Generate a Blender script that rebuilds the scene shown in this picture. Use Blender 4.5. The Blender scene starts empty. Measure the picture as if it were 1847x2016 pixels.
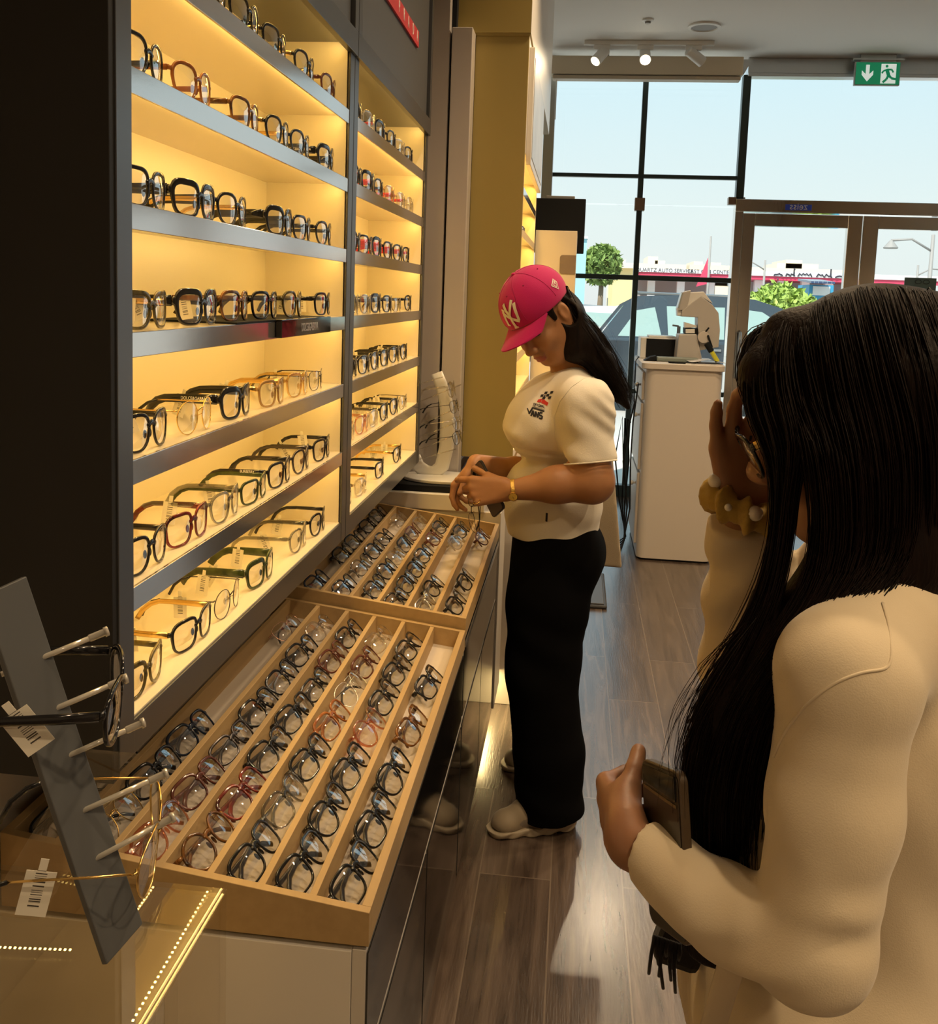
import bpy, math, random
import numpy as np
from mathutils import Vector, Matrix
from mathutils.bvhtree import BVHTree

random.seed(7)
rng = np.random.default_rng(11)
SC = bpy.context.scene
COL = SC.collection
PI = math.pi

# ---------------------------------------------------------------- camera
CAM_H = 1.5
F_PX, PP_X, PP_Y = 1850.0, 923.5, 784.0          # focal length and principal point for a 1847 x 2016 picture
def _calib():
    v1 = np.array([1138 - PP_X, -(588 - PP_Y), -F_PX]); v1 /= np.linalg.norm(v1)
    a, b = math.sin(math.radians(2.0)), math.cos(math.radians(2.0))
    c = -(a * v1[0] + b * v1[1]) / v1[2]
    u = np.array([a, b, c]); u /= np.linalg.norm(u)
    return np.array([np.cross(v1, u), v1, u])
CAMM = _calib()
cam_data = bpy.data.cameras.new('camera')
cam = bpy.data.objects.new('camera', cam_data)
COL.objects.link(cam)
cam.matrix_world = Matrix.Translation((0, 0, CAM_H)) @ Matrix([list(r) for r in CAMM]).to_4x4()
cam_data.sensor_width = 36.0
cam_data.lens = 36.0 * F_PX / 2016.0
cam_data.shift_y = -(1008.0 - PP_Y) / 2016.0
cam_data.clip_start = 0.02
cam_data.clip_end = 500
SC.camera = cam

def W(px, py, y):
    """the point at depth y (metres from the lens along the shop) seen at a place in the photo"""
    d = CAMM @ np.array([px - PP_X, -(py - PP_Y), -F_PX])
    return np.array([0, 0, CAM_H]) + d * (y / d[1])
def WZ(px, py, z):
    d = CAMM @ np.array([px - PP_X, -(py - PP_Y), -F_PX])
    return np.array([0, 0, CAM_H]) + d * ((z - CAM_H) / d[2])

# ---------------------------------------------------------------- colour management, world, sun, room lights
SC.view_settings.view_transform = 'Standard'
SC.view_settings.look = 'None'
SC.view_settings.gamma = 1.0
SC.view_settings.use_curve_mapping = False
SC.view_settings.exposure = 0.18
SC.cycles.max_bounces = 10
SC.cycles.diffuse_bounces = 4
SC.cycles.glossy_bounces = 5
SC.cycles.transmission_bounces = 6
SC.cycles.transparent_max_bounces = 40
SC.cycles.caustics_reflective = False
SC.cycles.caustics_refractive = False
SC.cycles.sample_clamp_indirect = 4.0

world = bpy.data.worlds.new('sky'); SC.world = world
world.use_nodes = True
wn = world.node_tree; wn.nodes.clear()
w_out = wn.nodes.new('ShaderNodeOutputWorld'); w_bg = wn.nodes.new('ShaderNodeBackground')
w_tc = wn.nodes.new('ShaderNodeTexCoord'); w_sep = wn.nodes.new('ShaderNodeSeparateXYZ'); w_ramp = wn.nodes.new('ShaderNodeValToRGB')
wn.links.new(w_tc.outputs['Generated'], w_sep.inputs[0]); wn.links.new(w_sep.outputs['Z'], w_ramp.inputs[0])
wn.links.new(w_ramp.outputs[0], w_bg.inputs[0]); wn.links.new(w_bg.outputs[0], w_out.inputs[0])
cr = w_ramp.color_ramp
cr.elements[0].position = 0.0; cr.elements[0].color = (0.80, 0.84, 0.83, 1)
cr.elements[1].position = 1.0; cr.elements[1].color = (0.42, 0.66, 0.82, 1)
e = cr.elements.new(0.08); e.color = (0.80, 0.89, 0.88, 1)
e = cr.elements.new(0.30); e.color = (0.58, 0.83, 0.95, 1)
w_bg.inputs[1].default_value = 1.0

def light(name, kind, loc, energy, color=(1, 1, 1), rot=(0, 0, 0), **kw):
    l = bpy.data.lights.new(name, kind); l.energy = energy; l.color = color
    for k, v in kw.items(): setattr(l, k, v)
    o = bpy.data.objects.new(name, l); COL.objects.link(o)
    o.location = loc; o.rotation_euler = rot
    return o
light('sun', 'SUN', (4, 4, 20), 6.0, (1.0, 0.94, 0.84), (math.radians(40), 0, math.radians(-32)), angle=0.01)
WARM = (1.0, 0.72, 0.42)
CEIL = 3.27
# unseen ceiling spots; several added to brighten back wall, counter and raised hand
for i, (x, y, e) in enumerate([(1.0, 0.0, 75), (0.7, 1.6, 50), (0.0, 2.0, 38), (0.45, 3.2, 85), (1.9, 0.8, 80), (1.7, 3.4, 80), (0.95, 4.6, 80), (1.3, -1.5, 80)]):
    light('ceiling_fill_spot', 'SPOT', (x, y, CEIL - 0.03), e, WARM, (0, 0, 0), spot_size=math.radians(125), spot_blend=0.6, shadow_soft_size=0.05)
LED = (1.0, 0.575, 0.115)

# ---------------------------------------------------------------- helpers
class MB:
    """collects vertices and faces, builds ONE mesh object"""
    def __init__(s): s.v = []; s.f = []; s.m = []; s.cur = 0
    def add(s, verts, faces, m=None):
        b = len(s.v); s.v.extend([tuple(map(float, p)) for p in verts])
        for f in faces: s.f.append(tuple(i + b for i in f)); s.m.append(s.cur if m is None else m)
        return s
    def box(s, x0, x1, y0, y1, z0, z1, m=None):
        v = [(x, y, z) for x in (x0, x1) for y in (y0, y1) for z in (z0, z1)]
        return s.add(v, [(0, 1, 3, 2), (4, 6, 7, 5), (0, 4, 5, 1), (2, 3, 7, 6), (0, 2, 6, 4), (1, 5, 7, 3)], m)
    def hexa(s, v, m=None):
        """8 points ordered x-y-z like box"""
        return s.add(v, [(0, 1, 3, 2), (4, 6, 7, 5), (0, 4, 5, 1), (2, 3, 7, 6), (0, 2, 6, 4), (1, 5, 7, 3)], m)
    def obox(s, c, ax, ay, az, sx, sy, sz, m=None):
        c = np.array(c, float); ax, ay, az = [np.array(a, float) for a in (ax, ay, az)]
        v = [c + ax * sx * i / 2 + ay * sy * j / 2 + az * sz * k / 2 for i in (-1, 1) for j in (-1, 1) for k in (-1, 1)]
        return s.hexa(v, m)
    def prism(s, poly, d, m=None, cap=True):
        """poly: 3-D outline, d: extrusion vector"""
        n = len(poly); a = [np.array(p, float) for p in poly]; d = np.array(d, float)
        fs = [(i, (i + 1) % n, n + (i + 1) % n, n + i) for i in range(n)]
        if cap: fs += [tuple(range(n))[::-1], tuple(range(n, 2 * n))]
        return s.add(a + [p + d for p in a], fs, m)
    def tube(s, pts, r, n=8, m=None, closed=False, flat=None, cap=True):
        """round tube along pts; r a number or list; flat=(up vector, ratio) gives an elliptic section"""
        P = np.array(pts, float); k = len(P)
        R_ = np.full(k, r, float) if np.isscalar(r) else np.array(r, float)
        T = np.zeros_like(P)
        if closed: T = np.roll(P, -1, 0) - np.roll(P, 1, 0)
        else:
            T[1:-1] = P[2:] - P[:-2]; T[0] = P[1] - P[0]; T[-1] = P[-1] - P[-2]
        T /= np.maximum(np.linalg.norm(T, axis=1, keepdims=True), 1e-9)
        up = np.array([0, 0, 1.0]) if flat is None else np.array(flat[0], float)
        if flat is None and abs(T[0][2]) > .9: up = np.array([1.0, 0, 0])
        vs = []; a = up
        for i in range(k):
            b = np.cross(T[i], a if flat is None else up)
            if np.linalg.norm(b) < 1e-6: b = np.cross(T[i], [0.3, 1, 0.2])
            b /= np.linalg.norm(b); a = np.cross(b, T[i])
            ra = R_[i] * (1 if flat is None else flat[1])
            for j in range(n):
                t = 2 * PI * (j + .5) / n
                vs.append(P[i] + b * math.cos(t) * R_[i] + a * math.sin(t) * ra)
        fs = []
        for i in range(k if closed else k - 1):
            i2 = (i + 1) % k
            for j in range(n):
                j2 = (j + 1) % n
                fs.append((i * n + j, i * n + j2, i2 * n + j2, i2 * n + j))
        if not closed and cap:
            fs.append(tuple(range(n))[::-1]); fs.append(tuple((k - 1) * n + j for j in range(n)))
        return s.add(vs, fs, m)
    def cyl(s, a, b, r, n=24, m=None, r2=None):
        return s.tube([a, b], [r, r if r2 is None else r2], n, m)
    def sphere(s, c, r, n=12, m=None):
        c = np.array(c, float); r = np.array([r, r, r] if np.isscalar(r) else r, float)
        vs = [c + [0, 0, r[2]]]
        for i in range(1, n):
            t = PI * i / n
            for j in range(2 * n):
                p = PI * j / n
                vs.append(c + r * [math.sin(t) * math.cos(p), math.sin(t) * math.sin(p), math.cos(t)])
        vs.append(c - [0, 0, r[2]]); L = 2 * n; fs = []
        for j in range(L):
            fs.append((0, 1 + j, 1 + (j + 1) % L))
            fs.append((len(vs) - 1, len(vs) - 1 - L + (j + 1) % L, len(vs) - 1 - L + j))
        for i in range(n - 2):
            for j in range(L):
                a = 1 + i * L + j; b = 1 + i * L + (j + 1) % L
                fs.append((a, a + L, b + L, b))
        return s.add(vs, fs, m)
    def lathe(s, prof, c=(0, 0, 0), n=32, m=None):
        vs = []; c = np.array(c, float)
        for r, z in prof:
            for j in range(n):
                t = 2 * PI * j / n; vs.append(c + [r * math.cos(t), r * math.sin(t), z])
        fs = [(i * n + j, i * n + (j + 1) % n, (i + 1) * n + (j + 1) % n, (i + 1) * n + j) for i in range(len(prof) - 1) for j in range(n)]
        fs.append(tuple(range(n))[::-1]); fs.append(tuple((len(prof) - 1) * n + j for j in range(n)))
        return s.add(vs, fs, m)
    def mesh(s, name, off=(0, 0, 0)):
        me = bpy.data.meshes.new(name)
        V = np.array(s.v, float).reshape(-1, 3) - np.array(off, float)
        me.from_pydata(V.tolist(), [], s.f)
        if any(s.m): me.polygons.foreach_set('material_index', s.m)
        me.update()
        return me
    def build(s, name, mats, parent=None, smooth=False, bevel=0, world=True, seg=2):
        off = (0, 0, 0)
        if parent is not None and world:
            r = parent
            while r.parent: r = r.parent
            off = r.location
        me = s.mesh(name, off)
        for m in (mats if isinstance(mats, (list, tuple)) else [mats]): me.materials.append(m)
        return link_mesh(name, me, parent, smooth, bevel, seg)
def link_mesh(name, me, parent=None, smooth=False, bevel=0, seg=2):
    o = bpy.data.objects.new(name, me); COL.objects.link(o)
    if parent is not None: o.parent = parent
    if smooth:
        me.polygons.foreach_set('use_smooth', [True] * len(me.polygons))
        if smooth != True:
            me.update()
            try: me.set_sharp_from_angle(angle=math.radians(smooth))
            except Exception: pass
    if bevel:
        b = o.modifiers.new('bevel', 'BEVEL'); b.width = bevel; b.segments = seg; b.limit_method = 'ANGLE'; b.angle_limit = math.radians(40)
    return o
def tag(o, label, cat, group=None):
    o['label'] = label; o['category'] = cat
    if group: o['group'] = group
    return o
def thing(name, label, cat, loc=(0, 0, 0), rz=0, group=None):
    o = bpy.data.objects.new(name, None); COL.objects.link(o)
    o.empty_display_size = 0.05
    o.location = tuple(map(float, loc)); o.rotation_euler = (0, 0, rz)
    return tag(o, label, cat, group)
def struct(o):
    o['kind'] = 'structure'; return o

# ---------------------------------------------------------------- materials
MATS = {}
def nodes(name):
    m = bpy.data.materials.new(name); m.use_nodes = True
    nt = m.node_tree; b = nt.nodes['Principled BSDF']
    MATS[name] = m
    return m, nt, b
def pbr(name, col, rough=0.5, metal=0.0, spec=0.5, coat=0.0, noise=None, bump=None, emit=None, sheen=0, sss=0, trans=0):
    """noise=(scale, second colour, amount, stretch xyz)  bump=(scale, strength, stretch xyz)"""
    m, nt, b = nodes(name)
    b.inputs['Base Color'].default_value = (*col, 1)
    b.inputs['Roughness'].default_value = rough
    b.inputs['Metallic'].default_value = metal
    b.inputs['Specular IOR Level'].default_value = spec
    b.inputs['Coat Weight'].default_value = coat
    b.inputs['Coat Roughness'].default_value = 0.05
    if sheen: b.inputs['Sheen Weight'].default_value = sheen; b.inputs['Sheen Roughness'].default_value = .5
    if sss:
        b.inputs['Subsurface Weight'].default_value = sss; b.inputs['Subsurface Radius'].default_value = (.012, .005, .003); b.inputs['Subsurface Scale'].default_value = .4
    if trans: b.inputs['Transmission Weight'].default_value = trans
    if emit:
        b.inputs['Emission Color'].default_value = (*emit[0], 1); b.inputs['Emission Strength'].default_value = emit[1]
    L = nt.links
    tc = nt.nodes.new('ShaderNodeTexCoord')
    if noise:
        mp = nt.nodes.new('ShaderNodeMapping'); L.new(tc.outputs['Object'], mp.inputs[0])
        mp.inputs['Scale'].default_value = noise[3] if len(noise) > 3 else (1, 1, 1)
        t = nt.nodes.new('ShaderNodeTexNoise'); t.inputs['Scale'].default_value = noise[0]; t.inputs['Detail'].default_value = 5
        L.new(mp.outputs[0], t.inputs[0])
        r = nt.nodes.new('ShaderNodeValToRGB'); L.new(t.outputs['Fac'], r.inputs[0])
        h = noise[2] / 2
        r.color_ramp.elements[0].position = .5 - h; r.color_ramp.elements[0].color = (*col, 1)
        r.color_ramp.elements[1].position = .5 + h; r.color_ramp.elements[1].color = (*noise[1], 1)
        L.new(r.outputs[0], b.inputs['Base Color'])
    if bump:
        mp = nt.nodes.new('ShaderNodeMapping'); L.new(tc.outputs['Object'], mp.inputs[0])
        mp.inputs['Scale'].default_value = bump[2] if len(bump) > 2 else (1, 1, 1)
        t = nt.nodes.new('ShaderNodeTexNoise'); t.inputs['Scale'].default_value = bump[0]; t.inputs['Detail'].default_value = 4
        L.new(mp.outputs[0], t.inputs[0])
        bp = nt.nodes.new('ShaderNodeBump'); bp.inputs['Strength'].default_value = bump[1]; bp.inputs['Distance'].default_value = .004
        L.new(t.outputs['Fac'], bp.inputs['Height']); L.new(bp.outputs[0], b.inputs['Normal'])
    return m
def glassy(name, tint=(1, 1, 1), rough=0.0, base=0.05, boost=0.95, power=4.0, gcol=(1, 1, 1)):
    """a thin clear sheet with a mirror-like reflection that grows towards grazing angles (Schlick)"""
    m = bpy.data.materials.new(name); m.use_nodes = True; MATS[name] = m
    nt = m.node_tree; nt.nodes.clear(); L = nt.links
    o = nt.nodes.new('ShaderNodeOutputMaterial'); mx = nt.nodes.new('ShaderNodeMixShader')
    t = nt.nodes.new('ShaderNodeBsdfTransparent'); g = nt.nodes.new('ShaderNodeBsdfGlossy'); lw = nt.nodes.new('ShaderNodeLayerWeight')
    t.inputs[0].default_value = (*tint, 1); g.inputs['Roughness'].default_value = rough; g.inputs[0].default_value = (*gcol, 1)
    lw.inputs[0].default_value = 0.5
    pw = nt.nodes.new('ShaderNodeMath'); pw.operation = 'POWER'; pw.inputs[1].default_value = power
    ma = nt.nodes.new('ShaderNodeMath'); ma.operation = 'MULTIPLY_ADD'; ma.use_clamp = True
    ma.inputs[1].default_value = boost; ma.inputs[2].default_value = base
    L.new(lw.outputs['Facing'], pw.inputs[0]); L.new(pw.outputs[0], ma.inputs[0])
    L.new(ma.outputs[0], mx.inputs[0]); L.new(t.outputs[0], mx.inputs[1]); L.new(g.outputs[0], mx.inputs[2]); L.new(mx.outputs[0], o.inputs[0])
    return m
# ================================================================ materials of the room
def wood_floor():
    m, nt, b = nodes('wood_floor'); L = nt.links
    tc = nt.nodes.new('ShaderNodeTexCoord')
    mp = nt.nodes.new('ShaderNodeMapping'); L.new(tc.outputs['Object'], mp.inputs[0])
    mp.inputs['Rotation'].default_value = (0, 0, PI / 2)
    br = nt.nodes.new('ShaderNodeTexBrick'); L.new(mp.outputs[0], br.inputs[0])
    br.inputs['Scale'].default_value = 1.0; br.inputs['Brick Width'].default_value = 1.15; br.inputs['Row Height'].default_value = 0.185
    br.inputs['Mortar Size'].default_value = 0.0022; br.inputs['Mortar Smooth'].default_value = 0.3; br.offset = 0.37; br.offset_frequency = 2
    br.inputs['Color1'].default_value = (0.0, 0.0, 0.0, 1); br.inputs['Color2'].default_value = (1, 1, 1, 1); br.inputs['Mortar'].default_value = (.5, .5, .5, 1)
    mp2 = nt.nodes.new('ShaderNodeMapping'); L.new(tc.outputs['Object'], mp2.inputs[0]); mp2.inputs['Scale'].default_value = (22, 1.6, 1)
    add = nt.nodes.new('ShaderNodeVectorMath'); add.operation = 'ADD'; L.new(mp2.outputs[0], add.inputs[0])
    sc = nt.nodes.new('ShaderNodeVectorMath'); sc.operation = 'SCALE'; sc.inputs['Scale'].default_value = 7; L.new(br.outputs['Color'], sc.inputs[0]); L.new(sc.outputs[0], add.inputs[1])
    n1 = nt.nodes.new('ShaderNodeTexNoise'); n1.inputs['Scale'].default_value = 1.3; n1.inputs['Detail'].default_value = 8; n1.inputs['Distortion'].default_value = 1.2; L.new(add.outputs[0], n1.inputs[0])
    r = nt.nodes.new('ShaderNodeValToRGB'); L.new(n1.outputs['Fac'], r.inputs[0])
    r.color_ramp.elements[0].position = .3; r.color_ramp.elements[0].color = (.05, .034, .026, 1)
    r.color_ramp.elements[1].position = .72; r.color_ramp.elements[1].color = (.16, .12, .095, 1)
    mx = nt.nodes.new('ShaderNodeMix'); mx.data_type = 'RGBA'; mx.blend_type = 'MULTIPLY'; mx.inputs[0].default_value = .55
    L.new(r.outputs[0], mx.inputs[6])
    rv = nt.nodes.new('ShaderNodeValToRGB'); L.new(br.outputs['Color'], rv.inputs[0])
    rv.color_ramp.elements[0].color = (.62, .55, .5, 1); rv.color_ramp.elements[1].color = (1.15, 1.1, 1.08, 1)
    L.new(rv.outputs[0], mx.inputs[7])
    mo = nt.nodes.new('ShaderNodeMix'); mo.data_type = 'RGBA'; L.new(br.outputs['Fac'], mo.inputs[0]); L.new(mx.outputs[2], mo.inputs[6]); mo.inputs[7].default_value = (.17, .13, .10, 1)
    L.new(mo.outputs[2], b.inputs['Base Color'])
    # fine embossed grain
    mp3 = nt.nodes.new('ShaderNodeMapping'); L.new(tc.outputs['Object'], mp3.inputs[0]); mp3.inputs['Scale'].default_value = (140, 14, 1)
    n2 = nt.nodes.new('ShaderNodeTexNoise'); n2.inputs['Scale'].default_value = 1.4; n2.inputs['Detail'].default_value = 3; L.new(mp3.outputs[0], n2.inputs[0])
    bp = nt.nodes.new('ShaderNodeBump'); bp.inputs['Strength'].default_value = .35; bp.inputs['Distance'].default_value = .002
    L.new(n2.outputs['Fac'], bp.inputs['Height']); L.new(bp.outputs[0], b.inputs['Normal'])
    b.inputs['Roughness'].default_value = .27; b.inputs['Specular IOR Level'].default_value = .8; b.inputs['Coat Weight'].default_value = .55; b.inputs['Coat Roughness'].default_value = .20
    return m
def laminate_noise(name, col, col2, rough, metal=0.0):
    return pbr(name, col, rough, metal, noise=(6, col2, .6, (1, .4, 3)), bump=(90, .06))
M_floor = wood_floor()
M_ceil = pbr('ceiling_paint', (.80, .78, .75), .8)
M_wall = pbr('wall_paint', (.62, .56, .48), .7)
M_grey = pbr('grey_laminate', (.44, .41, .39), .28, noise=(3, (.48, .44, .42), .6))
M_greyl = pbr('pale_grey_laminate', (.52, .48, .46), .2, noise=(3, (.56, .52, .49), .6))
M_yellow = pbr('ochre_board', (.35, .265, .075), .55, noise=(2, (.38, .29, .085), .7))
M_white = pbr('white_laminate', (.74, .70, .64), .35)
M_cream = pbr('cream_board', (.70, .62, .48), .5)
M_display = pbr('dark_satin_metal', (.115, .118, .125), .30, metal=.65)
M_black = pbr('black_matt', (.006, .007, .009), .7, spec=.25)
M_sideblk = pbr('black_side_board', (.0045, .0038, .003), .6)
M_edge = pbr('silver_laminate_edge', (.60, .57, .55), .13, metal=.85, bump=(30, .03, (1, .4, 1)))
M_inner = pbr('cream_display_board', (.78, .71, .55), .35)
M_shelf = pbr('cream_gloss_shelf', (.80, .72, .55), .12)
M_gloss = pbr('black_gloss_front', (.012, .011, .011), .06, spec=.6)
M_line = pbr('white_pvc_edge', (.62, .58, .53), .4)
M_maple = pbr('maple_board', (.40, .265, .115), .5, noise=(5, (.47, .32, .15), .6, (14, 1, 14)), bump=(60, .08, (1, .1, 1)))
M_lining = pbr('pale_wood_lining', (.52, .45, .37), .5, noise=(4, (.61, .54, .46), .6, (16, 1, 1)))
M_chrome = pbr('polished_steel', (.72, .70, .66), .06, metal=1.0, bump=(5, .12, (3, 1, .6)))
M_steel = pbr('brushed_steel', (.55, .55, .54), .3, metal=1.0)
M_mull = pbr('dark_teal_mullion', (.035, .055, .055), .35, metal=.3)
M_whitep = pbr('white_plastic', (.78, .77, .74), .35)
M_led = pbr('led_strip', (1, .9, .6), .5, emit=((1, .78, .36), 6))
M_pane = glassy('window_glass', (.97, .985, .98), base=.03, boost=.7)

# ================================================================ shell
XL, XR, YB, YW = -0.72, 3.4, -2.6, 7.2
m = MB(); m.box(XL - .1, XR + .1, YB - .1, YW + .12, -.06, 0); struct(m.build('floor', M_floor))
m = MB(); m.box(XL - .1, XR + .1, YB - .1, YW + .12, CEIL, CEIL + .1); struct(m.build('ceiling', M_ceil))
m = MB(); m.box(XL - .1, XL, YB, YW, 0, CEIL); struct(m.build('wall_left', M_wall))
m = MB(); m.box(XR, XR + .1, YB, YW, 0, CEIL); struct(m.build('wall_right', pbr('right_wall_paint', (.50, .45, .39), .7)))
m = MB(); m.box(XL - .1, XR + .1, YB - .1, YB, 0, CEIL); struct(m.build('wall_back', pbr('back_wall_paint', (.66, .60, .52), .7)))
# panelled pier beside the second display cabinet
m = MB(); m.box(XL, -.466, 3.22, 3.30, 0, CEIL); struct(m.build('wall_pier', M_grey, bevel=.002))
m = MB(); m.box(-.458, -.388, 3.215, 3.30, .86, 2.385); struct(m.build('trim_1', M_greyl, bevel=.003))
m = MB(); m.box(-.470, -.450, 3.26, 3.30, .0, CEIL); struct(m.build('trim_2', M_black))
# bulkhead above the third display
m = MB(); m.box(XL, -.2, 3.3, 5.3, 2.39, CEIL); m.box(XL, -.2, 3.302, 3.306, 2.38, CEIL)
o = struct(m.build('wall_bulkhead', [M_yellow, M_white]))
for p in o.data.polygons: p.material_index = 1 if p.normal.x > .5 else 0

# ---------------------------------------------------------------- window wall
XM0, XM1, XM2 = -.262, .423, 1.143          # mullion centre lines
ZT, ZTR1, ZTR2 = 3.15, 2.42, 1.672
fr = MB()
fr.box(XM0 - .05, XM0 + .03, YW - .04, YW + .05, 0, CEIL)
struct(fr.build('window_1', M_steel, bevel=.004))
fr = MB()
fr.box(XM1 - .02, XM1 + .02, YW, YW + .06, 0, ZT)
struct(fr.build('window_2', M_mull, bevel=.004))
fr = MB()
fr.box(XM2 - .028, XM2 + .028, YW - .02, YW + .06, 2.26, ZT)
struct(fr.build('window_3', M_mull, bevel=.004))
fr = MB()
fr.box(XM0, XM2, YW + .005, YW + .05, ZTR1 - .014, ZTR1 + .014)
fr.box(XM0, XM2, YW + .005, YW + .05, ZTR2 - .018, ZTR2 + .018)
fr.box(XM0, XM2, YW + .005, YW + .05, .80, .835)
fr.box(XM0, XM2, YW - .02, YW + .06, 0, .09)
struct(fr.build('window_4', M_mull, bevel=.003))
g = MB(); g.box(XM0 + .03, XM1, YW + .02, YW + .028, 2.215, ZT); g.box(XM0 + .03, XM1, YW + .02, YW + .028, .02, 2.205)
g.box(XM1, XM2, YW + .02, YW + .028, 2.215, ZT); g.box(XM1, XM2, YW + .02, YW + .028, .02, 2.205)
struct(g.build('window_5', M_pane))
g = MB(); g.box(XM2 + .02, XR, YW + .02, YW + .028, 2.27, 3.13)
struct(g.build('window_6', M_pane))
hd = MB(); hd.box(XM2, XR, YW - .04, YW + .06, 3.135, 3.16); hd.box(XM2, XR, YW - .02, YW + .1, 3.15, CEIL)
struct(hd.build('trim_3', [M_steel], bevel=.004))
pf = MB()
for px_, w_ in ((XM1, .075), (XM2 - .02, .12)):
    pf.box(px_ - w_ / 2, px_ + w_ / 2, YW - .02, YW + .045, 2.165 + (.06 if w_ > .1 else 0), 2.26 + (.02 if w_ > .1 else 0))
struct(pf.build('trim_4', pbr('bronze_patch_fitting', (.28, .20, .15), .25, metal=.8), bevel=.004))
# polished steel door frame and two door leaves
df = MB()
df.box(XM2 - .03, XR, YW - .05, YW + .06, 2.175, 2.265)
df.box(XM2 - .03, XM2 + .03, YW - .05, YW + .06, 0, 2.175)
struct(df.build('door_frame', M_chrome, bevel=.004))
def door(name, x0, x1, hinge_w0, hinge_w1, zt=2.165):
    d = MB()
    d.box(x0, x0 + hinge_w0, YW - .03, YW + .03, .01, zt)
    d.box(x1 - hinge_w1, x1, YW - .03, YW + .03, .01, zt)
    d.box(x0 + hinge_w0, x1 - hinge_w1, YW - .03, YW + .03, 2.075, zt)
    d.box(x0 + hinge_w0, x1 - hinge_w1, YW - .03, YW + .03, .01, .20)
    o = struct(d.build(name, M_chrome, bevel=.003))
    g = MB(); g.box(x0 + hinge_w0 - .005, x1 - hinge_w1 + .005, YW - .004, YW + .004, .19, 2.08)
    g.build('door_pane', M_pane, o)
    return o
d1 = door('door_1', 1.176, 2.018, .086, .10)
d2 = door('door_2', 2.024, 2.87, .108, .09)
struct(MB().box(2.875, XR, YW - .02, YW + .03, 0, 2.17).build('wall_front', M_pane))
hb = MB(); hb.tube([(1.20, YW - .03, 1.30), (1.20, YW - .075, 1.29), (1.20, YW - .08, 1.2), (1.20, YW - .08, 1.05), (1.20, YW - .075, .96), (1.20, YW - .03, .95)], .011, 10)
hb.build('door_handle', M_steel, d1, smooth=True)

# roller blind cassette, hung in front of the left window
bl = thing('roller_blind', 'cream roller blind rolled up in its box above the left window panes', 'blind', (.38, 7.0, 3.2))
m = MB(); m.box(-.275, 1.07, 6.93, 7.05, 3.09, 3.215); m.build('cassette', M_cream, bl, bevel=.006)
m = MB(); m.box(-.255, 1.06, 6.945, 7.035, 3.058, 3.085); m.build('bottom_bar', pbr('blind_bar', (.55, .48, .38), .5), bl, bevel=.006)
m = MB(); m.prism([(1.07, 6.95, 3.20), (1.13, 6.95, 3.20), (1.08, 6.95, 3.10), (1.07, 6.95, 3.10)], (0, .1, 0)); m.build('end_cap', M_steel, bl)
m = MB(); m.tube([(-.225, 6.99, 3.1), (-.225, 6.99, 2.78)], .004, 6); m.build('cord', M_white, bl)
m = MB(); m.box(.1, .14, 6.96, 7.02, 3.214, CEIL); m.box(.7, .74, 6.96, 7.02, 3.214, CEIL); m.build('ceiling_bracket', M_steel, bl)

# ceiling fittings
def ceil_ring(name, label, cat, x, y, r, col):
    t = thing(name, label, cat, (x, y, CEIL))
    m = MB(); m.lathe([(r, CEIL - .001), (r, CEIL - .012), (r * .82, CEIL - .016), (r * .78, CEIL - .008)], (x, y, 0)); m.build('trim_ring', M_whitep, t, smooth=40)
    m = MB(); m.lathe([(r * .78, CEIL - .002), (r * .78, CEIL - .009), (r * .3, CEIL - .011)], (x, y, 0)); m.build('grille', col, t, smooth=40)
    return t
M_grille = pbr('speaker_grille', (.30, .29, .28), .6)
c = WZ(1387, 51, CEIL); ceil_ring('ceiling_speaker', 'round grey ceiling speaker above the track spotlights', 'speaker', c[0], c[1], .105, M_grille)
c = WZ(1076, 49, CEIL); ceil_ring('ceiling_speaker', 'round ceiling fitting half hidden by the white bulkhead', 'speaker', c[0] - .04, c[1], .085, M_grille)
c = WZ(1276, 38, CEIL); t = thing('smoke_detector', 'small round smoke detector on the grey ceiling', 'smoke detector', (c[0], c[1], CEIL))
m = MB(); m.lathe([(.036, CEIL - .001), (.036, CEIL - .01), (.028, CEIL - .014)], (c[0], c[1], 0)); m.build('base', M_whitep, t, smooth=40)
m = MB(); m.lathe([(.02, CEIL - .012), (.017, CEIL - .026), (.004, CEIL - .028)], (c[0], c[1], 0)); m.build('sensor', M_grille, t, smooth=40)

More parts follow.
